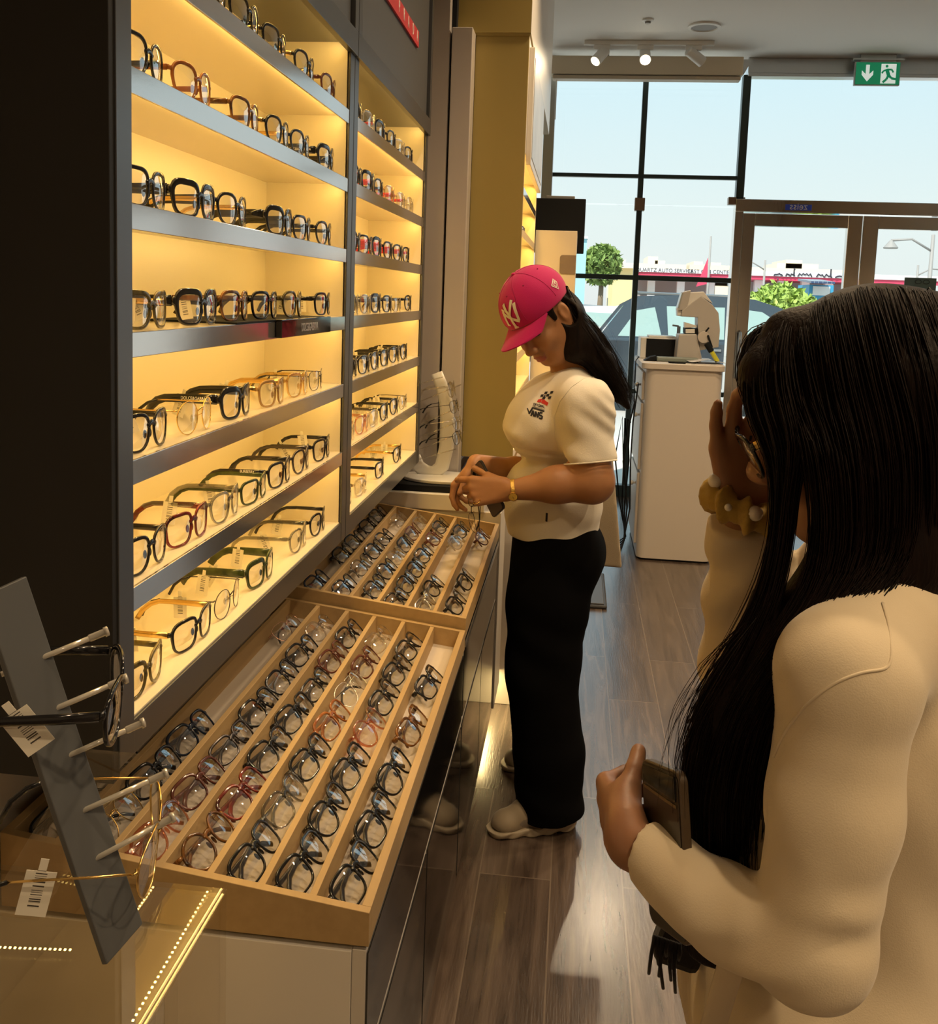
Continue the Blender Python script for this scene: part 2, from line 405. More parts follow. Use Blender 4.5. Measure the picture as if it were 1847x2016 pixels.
# track with three spotlights
ty, tz = 6.75, 3.235
tr = thing('light_track', 'white lighting track on the ceiling in front of the roller blind', 'light track', (.4, ty, CEIL))
a = W(1150, 97, ty); b = W(1406, 99, ty)
m = MB(); m.box(a[0], b[0], ty - .017, ty + .017, CEIL - .03, CEIL - .001); m.build('rail', M_whitep, tr, bevel=.003)
def spot(px, py, aim, lit, label):
    p = W(px, py, ty); x = p[0]
    t = thing('track_spotlight', label, 'spotlight', (x, ty, CEIL - .03), 0, 'spotlights on the ceiling track')
    m = MB(); m.box(x - .055, x + .055, ty - .014, ty + .014, CEIL - .062, CEIL - .0305); m.build('adapter', M_whitep, t, bevel=.003)
    d = np.array(aim, float); d /= np.linalg.norm(d)
    top = np.array([x, ty, CEIL - .09]); c0 = top - d * .05 ; c1 = top + d * .085
    m = MB(); m.cyl((x, ty, CEIL - .062), top, .009, 10); m.build('stem', M_whitep, t, smooth=40)
    m = MB(); m.tube([c0, c0 + d * .006, c1], [.030, .036, .038], 24); m.build('lamp_head', M_whitep, t, smooth=40)
    m = MB(); m.cyl(c1 - d * .002, c1 + d * .003, .032, 24); m.build('lamp_face', pbr('lamp_face' + str(px), (1, .9, .75), .4, emit=((1, .86, .62), 26 if lit == 2 else 4 if lit else 0)), t, smooth=40)
    if lit: light('track_spot_light', 'SPOT', c1 + d * .02, 22 * lit, (1, .78, .5), Vector(d).to_track_quat('-Z', 'Y').to_euler(), spot_size=math.radians(60), spot_blend=.5, shadow_soft_size=.03)
spot(1185, 110, (-.55, -.55, -.75), 1, 'left white track spotlight with a dim glowing face')
spot(1270, 110, (0, -.75, -.60), 2, 'middle white track spotlight with a bright round lamp facing forward')
spot(1365, 110, (.75, .35, -.45), 0, 'right white track spotlight turned away with a square looking side')

# emergency exit sign
ey = 7.06
ex = thing('exit_sign', 'green emergency exit sign with a white arrow and a running figure under the ceiling', 'exit sign', tuple(W(1728, 118, ey)))
A = W(1685, 122, ey); B = W(1771, 168, ey); x0, x1, z1, z0 = A[0], B[0], A[2] + .004, B[2] - .002
m = MB(); m.box(x0, x1, ey, ey + .03, z0, z1); m.build('housing', pbr('exit_frame', (.42, .44, .42), .4), ex, bevel=.003)
m = MB(); m.box(x0 - .02, x1 + .02, ey - .01, ey + .04, z1 + .008, z1 + .02); m.box((x0 + x1) / 2 - .12, (x0 + x1) / 2 + .12, ey + .005, ey + .03, z1, CEIL); m.build('ceiling_mount', M_steel, ex)
m = MB(); m.box(x0 + .006, x1 - .006, ey - .002, ey, z0 + .006, z1 - .006); m.build('face', pbr('exit_green', (.01, .24, .11), .3, emit=((.01, .30, .13), .35)), ex)
M_exw = pbr('exit_white', (.8, .85, .8), .3, emit=((.9, 1, .92), .45))
w_, h_ = x1 - x0, z1 - z0
def E2(u, v, k=-.004): return (x0 + u * w_, ey + k, z0 + v * h_)
arrow = [(.235, .86), (.315, .86), (.315, .46), (.40, .62), (.40, .44), (.275, .16), (.15, .44), (.15, .62), (.235, .46)]
m = MB(); m.prism([E2(*p) for p in arrow], (0, .003, 0)); m.build('arrow', M_exw, ex)
m = MB(); m.prism([E2(*p) for p in [(.57, .08), (.90, .08), (.90, .90), (.57, .90)]], (0, .0015, 0)); m.build('door_symbol', M_exw, ex)
M_exg = MATS['exit_green']; m = MB()
def limb(pts, r):
    for (a0, a1) in zip(pts[:-1], pts[1:]):
        a0 = np.array(a0); a1 = np.array(a1); d = (a1 - a0) * [w_, h_]; d = d / np.linalg.norm(d); nrm = np.array([-d[1] / w_, d[0] / h_]) * r
        m.prism([E2(*(a0 + nrm), k=-.006), E2(*(a1 + nrm), k=-.006), E2(*(a1 - nrm), k=-.006), E2(*(a0 - nrm), k=-.006)], (0, .0012, 0))
m.prism([E2(.69 + .032 * math.cos(t), .80 + .06 * math.sin(t), k=-.006) for t in np.linspace(0, 2 * PI, 16)[:-1]], (0, .0012, 0))
limb([(.69, .68), (.74, .42)], .012); limb([(.69, .66), (.80, .66), (.84, .54)], .006); limb([(.71, .66), (.62, .60), (.59, .50)], .006)
limb([(.74, .44), (.80, .30), (.91, .26)], .008); limb([(.74, .44), (.70, .26), (.62, .12)], .008)
m.build('running_figure', M_exg, ex)
# ================================================================ display cabinets on the left wall
XF, XBK = -.50, -.68
SHELF_Z = [1.881, 1.738, 1.589, 1.4445, 1.297, 1.146, .987]
def area_strip(loc, size, size_y, energy, rot, color=LED):
    return light('led_light', 'AREA', loc, energy, color, rot, shape='RECTANGLE', size=size, size_y=size_y)
def display_cabinet(y0, y1, label, side=True):
    oy0, oy1 = y0 + .036, y1 - .036
    t = thing('display_cabinet', label, 'display cabinet', (XF - .09, (y0 + y1) / 2, .945), 0, 'lit eyewear display cabinets')
    m = MB(); m.box(XL + .002, XBK - .012, y0, y1, .945, 2.62); m.build('back_board', M_display, t)
    m = MB(); m.box(XBK - .012, XBK, oy0, oy1, .987, 2.02)
    m.build('back_panel', M_inner, t)
    for ya, yb, nm in ((y0 if not side else y0 + .004, oy0, 'side_panel'), (oy1, y1, 'side_panel')):
        m = MB(); m.box(XBK - .012, XF - .0065, ya, yb, .95, 2.02); m.build(nm, [M_inner], t)
    if side:
        m = MB(); m.box(XL + .002, XF - .001, y0 - .012, y0 + .004, .93, 2.62); m.build('end_panel', M_sideblk, t, bevel=.001)
    # front stiles and rails
    for ya, yb in ((y0, oy0), (oy1, y1)):
        m = MB(); m.box(XF - .004, XF + .001, ya, yb, .944, 2.0); m.build('stile', M_display, t, bevel=.0008)
    m = MB(); m.box(XBK - .012, XF, y0, y1, .942, .985); m.build('bottom_rail', M_display, t, bevel=.001)
    # header box with a recessed dark panel
    h = MB(); h.box(XBK - .012, XF - .004, y0, y1, 2.02, 2.62); h.box(XF - .006, XF + .008, y0, y1, 2.0, 2.05); h.box(XF - .006, XF + .008, y0, y0 + .03, 2.05, 2.62); h.box(XF - .006, XF + .008, y1 - .03, y1, 2.05, 2.62); h.box(XF - .006, XF + .008, y0 + .03, y1 - .03, 2.57, 2.62)
    hd = h.build('header', M_display, t, bevel=.001)
    m = MB(); m.box(XF - .006, XF - .002, y0 + .035, y1 - .035, 2.055, 2.565); m.build('header_panel', pbr('charcoal_panel', (.075, .078, .085), .42), hd)
    # shelves with silver edge
    for i, z in enumerate(SHELF_Z):
        s = MB(); s.box(XBK, XF - .004, oy0 + .0005, oy1 - .0005, z - .012 if i < 6 else z - .003, z); so = s.build('shelf', M_shelf, t)
        if i < 6:
            e = MB(); e.box(XF - .004, XF, oy0 + .0005, oy1 - .0005, z - .029, z); e.build('shelf_edge', M_edge, so, bevel=.0007)
    # led strips: one along the back-top of every bay and one behind each shelf edge
    tops = [2.02] + [z - .012 for z in SHELF_Z[:-1]]
    for z in tops:
        l = MB(); l.box(XF - .0075, XF - .0065, oy0 + .01, oy1 - .01, z - .012, z - .003); l.build('led_strip', M_led, t)
        area_strip((XF - .012, (y0 + y1) / 2, z - .007), .008, (oy1 - oy0) * .96, .64, (0, math.radians(50), 0))
    return t, hd
cab1, hd1 = display_cabinet(.98, 2.040, 'left lit display cabinet with the black end panel, nearest the lens')
cab2, hd2 = display_cabinet(2.044, 3.04, 'right lit display cabinet under the red name strip, beside the grey wall', side=False)

# ---------------------------------------------------------------- lettering helper
def text_mesh(name, s, size, frame, mat, parent, extrude=.0004, align='CENTER', space=1.0, sx=1.0, world=True):
    """frame = (origin, right, up) in world space; letters become a mesh"""
    cu = bpy.data.curves.new(name, 'FONT'); cu.body = s; cu.size = size; cu.extrude = extrude; cu.align_x = align; cu.align_y = 'CENTER'; cu.space_character = space; cu.resolution_u = 3
    tmp = bpy.data.objects.new(name, cu); COL.objects.link(tmp)
    dg = bpy.context.evaluated_depsgraph_get()
    me = bpy.data.meshes.new_from_object(tmp.evaluated_get(dg))
    bpy.data.objects.remove(tmp)
    o0, r, u = [np.array(a, float) for a in frame]; r /= np.linalg.norm(r); u /= np.linalg.norm(u); n = np.cross(r, u)
    off = np.zeros(3)
    if parent is not None and world:
        q = parent
        while q.parent: q = q.parent
        off = np.array(q.location)
    V = np.empty(len(me.vertices) * 3); me.vertices.foreach_get('co', V); V = V.reshape(-1, 3)
    P = o0 + V[:, :1] * r * sx + V[:, 1:2] * u + V[:, 2:] * n - off
    me.vertices.foreach_set('co', P.ravel()); me.update(); me.materials.clear(); me.materials.append(mat); me.name = name
    return link_mesh(name, me, parent)
M_red = pbr('red_strip', (.55, .03, .04), .4)
M_gold = pbr('gold_metal', (.80, .55, .20), .22, metal=1.0)
M_lettw = pbr('white_letter', (.82, .80, .78), .4)
rs = thing('name_strip', 'red name strip with spaced white capitals on the dark header', 'sign', (XF + .004, 2.6, 2.235))
m = MB(); m.box(XF - .0015, XF + .004, 2.33, 2.80, 2.211, 2.256); m.build('strip', M_red, rs)
for ch, y in zip('PRADA', (2.497, 2.565, 2.632, 2.704, 2.772)):
    text_mesh('letter', ch, .044, ((XF + .0045, y, 2.236), (0, 1, 0), (0, 0, 1)), M_lettw, rs, sx=.62)
# black name block clipped on the fourth shelf
bp = thing('name_block', 'glossy black name block with silver capitals on the edge of the fourth shelf', 'sign', (XF, 1.68, 1.43))
m = MB(); m.box(XF + .0012, XF + .012, 1.525, 1.838, 1.417, 1.4478); m.build('block', M_gloss, bp, bevel=.001)
m = MB(); m.box(XF - .14, XF + .0012, 1.345, 1.838, 1.4449, 1.4477); m.build('tongue', M_black, bp)
text_mesh('letters', 'DOLCE&GABBANA', .021, ((XF + .0125, 1.69, 1.431), (0, 1, 0), (0, 0, 1)), pbr('silver_letter', (.7, .68, .66), .3, metal=.6), bp, sx=.62, space=.95)

# ================================================================ drawer units below
def drawer_unit(y0, y1, dz, label, tray_label):
    t = thing('drawer_unit', label, 'cabinet', (-.45, (y0 + y1) / 2, 0), 0, 'drawer units under the trays')
    m = MB(); m.box(XL + .002, -.240, y0, y1, .136, .690 + dz); m.box(XL + .002, -.30, y0 + .01, y1 - .01, 0, .136); m.build('carcass', M_white, t, bevel=.001)
    ym = (y0 + y1) / 2
    z2 = .692 + dz
    def front(nm, ya, yb, za, zb):
        f = MB(); f.box(-.2395, -.222, ya, yb, za, zb); fo = f.build(nm, M_line, t, bevel=.0008)
        g = MB(); g.box(-.2225, -.2195, ya + .004, yb - .004, za + .004, zb - .006); g.build('front_sheet', M_gloss, fo)
    front('drawer', y0 + .002, y1 - .002, .530, z2)
    front('door', y0 + .002, ym - .002, .138, .522); front('door', ym + .002, y1 - .002, .138, .522)
    # the sloping tray on top: end boards, front and back board, dividers, lining
    T = thing('sorting_tray', tray_label, 'tray', (-.42, ym, .70 + dz), 0, 'sloping trays of folded eyeglasses')
    zt = lambda x: .7435 + dz + .115 * (-.22 - x)
    zb = .6985 + dz
    X0, X1 = -.70, -.2185
    def wedge(ya, yb, xa, xb, drop, lo=None):
        m = MB(); m.hexa([(x, y, z) for x in (xa, xb) for y in (ya, yb) for z in ((zt(x) - .045) if lo is None else lo, zt(x) - drop)])
        return m
    wedge(y0, y0 + .012, X0, X1, 0, zb).build('end_board', M_maple, T, bevel=.0008)
    wedge(y1 - .012, y1, X0, X1, 0, zb).build('end_board', M_maple, T, bevel=.0008)
    wedge(y0 + .012, y1 - .012, X1 - .012, X1, 0, zb).build('front_board', M_maple, T, bevel=.0008)
    wedge(y0 + .012, y1 - .012, X0, X0 + .012, 0, zb).build('back_board', M_maple, T, bevel=.0008)
    for xd in (-.293, -.359, -.426, -.490, -.558, -.628):
        wedge(y0 + .012, y1 - .012, xd - .0045, xd + .0045, .001).build('divider', M_maple, T, bevel=.0006)
    l = MB(); l.hexa([(x, y, zt(x) - d) for x in (X0 + .012, X1 - .012) for y in (y0 + .012, y1 - .012) for d in (.045, .040)]); l.build('lining', M_lining, T)
    return t, T, zt
du1, tray1, zt1 = drawer_unit(1.057, 2.050, 0, 'nearer white drawer unit with glossy black fronts', 'nearer maple tray sorted into rows of folded eyeglasses')
du2, tray2, zt2 = drawer_unit(2.056, 2.965, .026, 'farther drawer unit with glossy black fronts beside the woman in black trousers', 'farther maple tray of folded eyeglasses, set a little higher')
# metal edge strip under the tray of the second unit is part of it
m = MB(); m.box(-.2215, -.2165, 2.06, 2.96, .700, .712); m.build('edge_strip', M_steel, du2)

# white end cabinet with the black mat
ec = thing('end_cabinet', 'white cabinet end with a black top beyond the farther tray', 'cabinet', (-.45, 3.1, 0))
m = MB(); m.box(XL + .002, -.215, 2.985, 3.205, .136, .80); m.build('carcass', M_white, ec, bevel=.002)
m = MB(); m.box(XL + .002, -.27, 2.975, 3.21, .80, .852); m.build('top_box', M_white, ec, bevel=.002)
m = MB(); m.box(XL + .002, -.235, 3.0, 3.212, .852, .874); m.build('black_top', M_black, ec, bevel=.002)
# soft lamp glow at the floor: led under the plinth of the far units
area_strip((-.262, 3.22, .125), .03, .35, 1.0, (0, math.radians(-20), 0), (1, .72, .3))

# ================================================================ third display behind the pier
t3 = thing('display_cabinet', 'narrow ochre-sided lit display cabinet behind the woman in the pink cap', 'display cabinet', (-.3, 3.7, .92), 0, 'lit eyewear display cabinets')
Y3a, Y3b, XF3 = 3.305, 4.28, -.205
m = MB(); m.box(-.388, XF3, Y3a, Y3a + .02, .925, 2.388); m.build('end_panel', M_yellow, t3, bevel=.001)
m = MB(); m.box(-.40, -.385, Y3a + .02, Y3b, .925, 2.0); m.build('back_panel', M_inner, t3)
m = MB(); m.box(-.385, XF3, Y3b - .02, Y3b, .925, 2.388); m.build('side_panel', M_inner, t3)
m = MB(); m.box(-.40, XF3, Y3a + .02, Y3b - .02, .92, .95); m.build('bottom_rail', M_white, t3)
h = MB(); h.box(-.40, XF3, Y3a + .02, Y3b - .02, 1.995, 2.388); h.box(XF3, XF3 + .018, Y3a + .06, Y3b - .02, 1.96, 2.36); hd3 = h.build('header', M_white, t3, bevel=.002)
m = MB(); m.box(XF3 + .018, XF3 + .020, Y3a + .09, Y3b - .05, 1.99, 2.33); m.build('poster', pbr('pale_poster', (.60, .57, .53), .3, noise=(5, (.42, .40, .38), .5)), hd3)
for z in (1.88, 1.738, 1.589, 1.4445, 1.297, 1.146):
    s = MB(); s.box(-.385, XF3 - .003, Y3a + .02, Y3b - .02, z - .012, z); so = s.build('shelf', M_shelf, t3)
    e = MB(); e.box(XF3 - .003, XF3, Y3a + .02, Y3b - .02, z - .028, z); e.build('shelf_edge', M_edge, so)
for z in (1.99, 1.86, 1.72, 1.57, 1.43, 1.28, 1.13):
    area_strip((XF3 - .015, (Y3a + Y3b) / 2, z - .006), .01, .9, 1.2, (0, math.radians(28), 0))
# its drawer unit and tray
du3, tray3, zt3 = None, None, None
m3 = thing('drawer_unit', 'cream drawer unit under the ochre-sided display', 'cabinet', (-.2, 3.8, 0), 0, 'drawer units under the trays')
m = MB(); m.box(XL + .002, .03, 3.32, 4.27, .136, .78); m.box(XL + .002, -.05, 3.33, 4.26, 0, .136); m.build('carcass', M_white, m3, bevel=.002)
m = MB(); m.box(.0305, .048, 3.325, 3.9, .30, .60); m.build('drawer', M_line, m3, bevel=.001)
T3 = thing('sorting_tray', 'far maple tray of eyeglasses glimpsed under the ochre board', 'tray', (-.2, 3.8, .78), 0, 'sloping trays of folded eyeglasses')
m = MB(); m.box(-.45, .02, 3.33, 4.26, .781, .79); m.build('lining', M_lining, T3)
for x in (-.45, -.38, -.315, -.25, -.185, -.12, -.05, .012):
    m = MB(); m.box(x, x + .008, 3.342, 4.248, .79, .83); m.build('divider', M_maple, T3)
for y in (3.33, 4.248):
    m = MB(); m.box(-.45, .02, y, y + .012, .79, .832); m.build('end_board', M_maple, T3)
# ================================================================ eyeglasses
def acetate(name, c1, c2=None, scale=60, rough=.12):
    return pbr('acetate_' + name, c1, rough, spec=.6, noise=(scale, c2, .35) if c2 else None)
FM = {
 'black': acetate('black', (.008, .008, .009)),
 'tortoise': acetate('tortoise', (.015, .008, .005), (.22, .09, .02)),
 'red tortoise': acetate('red_tortoise', (.03, .005, .004), (.26, .03, .015), 45),
 'amber': acetate('amber', (.20, .06, .015), (.36, .13, .03), 40),
 'brown': acetate('brown', (.07, .02, .012), (.12, .035, .02), 40),
 'tan': acetate('tan', (.34, .19, .06), (.40, .24, .08), 30),
 'green': acetate('green', (.02, .03, .008), (.06, .08, .02), 50),
 'olive': acetate('olive', (.015, .014, .006), (.16, .12, .03), 50),
 'blue': acetate('blue', (.012, .018, .035)),
 'red': acetate('red', (.55, .03, .03)),
 'crystal': glassy('acetate_crystal', (.86, .84, .80), base=.12, boost=.8, power=2.5),
 'grey crystal': glassy('acetate_grey_crystal', (.52, .52, .50), base=.10, boost=.8, power=2.5),
 'yellow crystal': glassy('acetate_yellow_crystal', (.85, .70, .36), base=.12, boost=.8, power=2.5),
 'pink crystal': glassy('acetate_pink_crystal', (.85, .55, .40), base=.12, boost=.8, power=2.5),
 'gold': M_gold,
 'silver': pbr('silver_metal', (.75, .74, .72), .2, metal=1.0),
 'gunmetal': pbr('gunmetal', (.10, .09, .09), .25, metal=.9),
 'rose': pbr('rose_metal', (.62, .36, .26), .25, metal=1.0),
}
M_lens = glassy('demo_lens', (.955, .96, .955), base=.15, boost=.85, power=3.0)
M_pad = glassy('clear_pad', (.8, .8, .76), base=.15, boost=.6, power=2.5)
def barcode_card():
    m, nt, b = nodes('price_card'); L = nt.links
    tc = nt.nodes.new('ShaderNodeTexCoord'); sep = nt.nodes.new('ShaderNodeSeparateXYZ'); L.new(tc.outputs['Generated'], sep.inputs[0])
    mp = nt.nodes.new('ShaderNodeMapping'); L.new(tc.outputs['Generated'], mp.inputs[0]); mp.inputs['Scale'].default_value = (1, 1, 60)
    w = nt.nodes.new('ShaderNodeTexNoise'); w.noise_dimensions = '1D'; w.inputs['Scale'].default_value = 26; L.new(sep.outputs['Z'], w.inputs['W'])
    g = nt.nodes.new('ShaderNodeMath'); g.operation = 'GREATER_THAN'; g.inputs[1].default_value = .53; L.new(w.outputs[0], g.inputs[0])
    def win(sock, a, bb):
        x = nt.nodes.new('ShaderNodeMath'); x.operation = 'COMPARE'; x.inputs[1].default_value = (a + bb) / 2; x.inputs[2].default_value = (bb - a) / 2; L.new(sock, x.inputs[0]); return x.outputs[0]
    def mul(a, c):
        x = nt.nodes.new('ShaderNodeMath'); x.operation = 'MULTIPLY'; L.new(a, x.inputs[0]); L.new(c, x.inputs[1]); return x.outputs[0]
    f = mul(mul(g.outputs[0], win(sep.outputs['Y'], .3, .68)), win(sep.outputs['Z'], .15, .8))
    mx = nt.nodes.new('ShaderNodeMix'); mx.data_type = 'RGBA'; L.new(f, mx.inputs[0]); mx.inputs[6].default_value = (.78, .74, .64, 1); mx.inputs[7].default_value = (.06, .05, .04, 1)
    L.new(mx.outputs[2], b.inputs['Base Color']); b.inputs['Roughness'].default_value = .6
    return m
M_card = barcode_card()
SHAPES = {  # half width, half height, exponent, taper, lift, thickness, thick brow, temple height ratio
 'square': (.0268, .0212, 3.2, .10, .0, .0031, .7, 2.4),
 'rectangular': (.0272, .0184, 3.4, .07, .0, .0029, .6, 2.2),
 'round': (.0240, .0235, 2.05, .0, .0, .0036, .2, 2.0),
 'rounded': (.0258, .0221, 2.5, .14, .0, .0030, .7, 2.2),
 'upswept': (.0268, .0200, 2.8, .16, .0045, .0042, .7, 2.2),
 'chunky': (.0258, .0205, 3.3, .10, .001, .0048, 1.0, 4.2),
 'thin round': (.0248, .0240, 2.05, .0, .0, .0010, 0, 1.0),
 'thin': (.0270, .0205, 3.0, .14, .001, .0010, 0, 1.0),
 'pilot': (.0285, .0245, 2.3, .20, .0, .0011, 0, 1.0),
}
BR = .0175
def outline(sh, n=30):
    a, b, p, tp, lift, t, br, th = SHAPES[sh]
    out = []
    for i in range(n):
        u = 2 * PI * (i + .5) / n; c, s = math.cos(u), math.sin(u)
        x = a * math.copysign(abs(c) ** (2 / p), c); z = b * math.copysign(abs(s) ** (2 / p), s)
        x *= 1 + tp * z / b
        if x > 0 and z > 0: z += lift * (x / a) ** 2
        out.append((x, z))
    return np.array(out)
def wrap(x): return 2.5 * x * x
def glasses_meshes(sh, folded):
    """local axes: x across the face, y towards the wearer, z up; lower rims stand on z = 0"""
    a, b, p, tp, lift, t, br, th = SHAPES[sh]
    metal = t < .002
    cz = b + t; cx = a + BR / 2
    o2 = outline(sh); n = len(o2)
    nx = np.roll(o2, -1, 0) - np.roll(o2, 1, 0); nrm = np.stack([nx[:, 1], -nx[:, 0]], 1); nrm /= np.linalg.norm(nrm, axis=1, keepdims=True)
    d = .0034 if not metal else t * 1.6
    fr = MB(); ls = []
    for s in (-1, 1):
        sec = [(0, -.7), (.15, -1), (.8, -1), (1, -.7), (1, .7), (.8, 1), (.15, 1), (0, .7)]
        V = []
        for i in range(n):
            tt = t * (1 + br * max(0, nrm[i][1]) ** 2 + (.4 * br * max(0, nrm[i][0]) if o2[i][1] > 0 else 0))
            for (k, yy) in sec:
                q = o2[i] + nrm[i] * tt * k
                x = s * (cx + q[0]); V.append((x, wrap(x) + yy * d / 2, cz + q[1]))
        k = len(sec); F = []
        for i in range(n):
            for j in range(k):
                f = (i * k + j, i * k + (j + 1) % k, ((i + 1) % n) * k + (j + 1) % k, ((i + 1) % n) * k + j)
                F.append(f if s > 0 else f[::-1])
        fr.add(V, F)
        L = MB(); V = [(s * cx, wrap(cx) - .0022, cz)]; F = []
        for rr, bul in ((.5, .0017), (1.01, 0)):
            for q in o2: 
                x = s * (cx + q[0] * rr); V.append((x, wrap(x) - bul, cz + q[1] * rr))
        for i in range(n):
            j = (i + 1) % n
            F.append((0, 1 + i, 1 + j)); F.append((1 + i, 1 + n + i, 1 + n + j, 1 + j))
        L.add(V, [f if s > 0 else f[::-1] for f in F]); ls.append(L)
    zb = cz + b * .38
    if metal:
        fr.tube([(x, -.001 + wrap(x) - .002 * math.cos(x / BR * PI), zb + .004 * math.cos(x / BR * PI)) for x in np.linspace(-BR / 2 - .001, BR / 2 + .001, 9)], .0012, 8)
        if sh == 'pilot': fr.tube([(x, -.0005, zb + .014) for x in np.linspace(-BR / 2 - .007, BR / 2 + .007, 5)], .0011, 8)
        for s in (-1, 1):
            fr.tube([(s * BR * .52, .001, cz + .002), (s * BR * .44, .007, cz - .001), (s * BR * .40, .009, cz - .004)], .0005, 6)
    else:
        fr.tube([(x, -.0004 + wrap(x), zb + .0035 * math.cos(x / BR * PI)) for x in np.linspace(-BR / 2 - .002, BR / 2 + .002, 9)], .0016, 8, flat=((0, 0, 1), 2.0 * (1 + br * .4)))
    pads = MB()
    for s in (-1, 1): pads.sphere((s * BR * .40, .006 if not metal else .0095, cz - .004), (.0015, .0028, .0062), 6)
    xh = cx + a * (1 + tp * .55) + t * 1.15 + .001; zh = cz + b * .55
    for s in (-1, 1):
        if metal: fr.tube([(s * (xh - .003), wrap(xh), zh), (s * (xh + .002), wrap(xh) - .0005, zh), (s * (xh + .0035), wrap(xh) + .003, zh)], .0012, 8)
        else:
            e0 = np.array([s * (xh - .0045), wrap(xh) - .0002, zh]); fr.tube([e0, (s * (xh + .0005), wrap(xh) + .0002, zh), (s * (xh + .0026), wrap(xh) + .003, zh)], .0019, 8, flat=((0, 0, 1), max(1.6, th * .9)))
    tm = []
    y0 = wrap(xh) + .003
    for s in (-1, 1):
        T = MB()
        if not folded:
            pts = [(s * (xh + .0028), y0, zh), (s * (xh + .0042), y0 + .03, zh), (s * (xh + .004), y0 + .065, zh), (s * (xh + .003), y0 + .088, zh - .001), (s * (xh + .001), y0 + .102, zh - .006), (s * (xh - .002), y0 + .114, zh - .016), (s * (xh - .006), y0 + .122, max(.005, .0018 * th * .8 + .002))]
        else:
            k = y0 + (.002 if s > 0 else .0062)
            pts = [(s * (xh + .0028), y0 - .001, zh), (s * (xh + .001), k + .001, zh), (s * (xh - .02), k + .003, zh - .001), (s * (xh - .06), k + .004, zh - .003), (s * (xh - .095), k + .003, zh - .007), (s * (xh - .112), k + .002, zh - .015), (s * (xh - .124), k, zh - .027)]
        if metal:
            up = (0, 0, 1)
            T.tube(pts[:4], .0008, 6, flat=(up, 1.4)); T.tube(pts[3:], [.0012, .0017, .0019, .0017], 8, m=1, flat=(up, 1.5))
        else:
            h = th
            T.tube(pts, [.0021, .0020, .0018, .0017, .0018, .0019, .0018], 8, flat=((0, 0, 1), h))
        tm.append(T)
    return fr, ls, pads, tm, (xh, zh, y0, metal, sh)
GL_CACHE = {}
def protos(sh, col, tcol, folded):
    key = (sh, col, tcol, folded)
    if key in GL_CACHE: return GL_CACHE[key]
    fr, ls, pads, tm, info = glasses_meshes(sh, folded)
    out = []
    me = fr.mesh('front_frame'); me.materials.append(FM[col]); out.append(('front_frame', me))
    for L in ls: me = L.mesh('lens'); me.materials.append(M_lens); out.append(('lens', me))
    me = pads.mesh('nose_pad'); me.materials.append(M_pad if info[3] else FM[col]); out.append(('nose_pad', me))
    for T in tm: me = T.mesh('temple'); me.materials.append(FM[tcol]); me.materials.append(FM['black' if tcol != 'tortoise' else 'tortoise']); out.append(('temple', me))
    for nm, me in out: me.polygons.foreach_set('use_smooth', [True] * len(me.polygons))
    GL_CACHE[key] = (out, info); return GL_CACHE[key]
card = MB(); card.box(-.0002, .0002, -.011, .011, -.036, 0); card.box(-.0002, .0002, -.003, .003, 0, .010)
CARD = card.mesh('price_tag'); CARD.materials.append(M_card)
def eyeglasses(sh, col, label, group, mat4, folded=False, tcol=None, tags=0):
    parts, info = protos(sh, col, tcol or col, folded)
    o = thing('eyeglasses', label, 'eyeglasses', (0, 0, 0), 0, group)
    o.matrix_world = mat4
    for nm, me in parts:
        c = bpy.data.objects.new(nm, me); COL.objects.link(c); c.parent = o
    xh, zh, y0, metal, _ = info
    for k in range(tags):
        s = (-1, 1)[k % 2]
        c = bpy.data.objects.new('price_tag', CARD); COL.objects.link(c); c.parent = o
        if not folded: c.location = (s * (xh - .001), y0 + .05 + .02 * rng.random(), zh + .004); c.rotation_euler = (rng.normal(0, .25), 0, rng.normal(0, .12))
        else: c.location = (-.060, .008, zh + .004); c.rotation_euler = (PI * .75, .5, PI / 2)
    return o
ORD = ['first', 'second', 'third', 'fourth', 'fifth', 'sixth', 'seventh', 'eighth', 'ninth']
SHELFN = ['top', 'second', 'third', 'fourth', 'fifth', 'sixth', 'bottom']
def word(sh, col, tcol):
    return f'{col} {sh}' if not tcol or tcol == col else f'{col} {sh} {tcol}-armed'
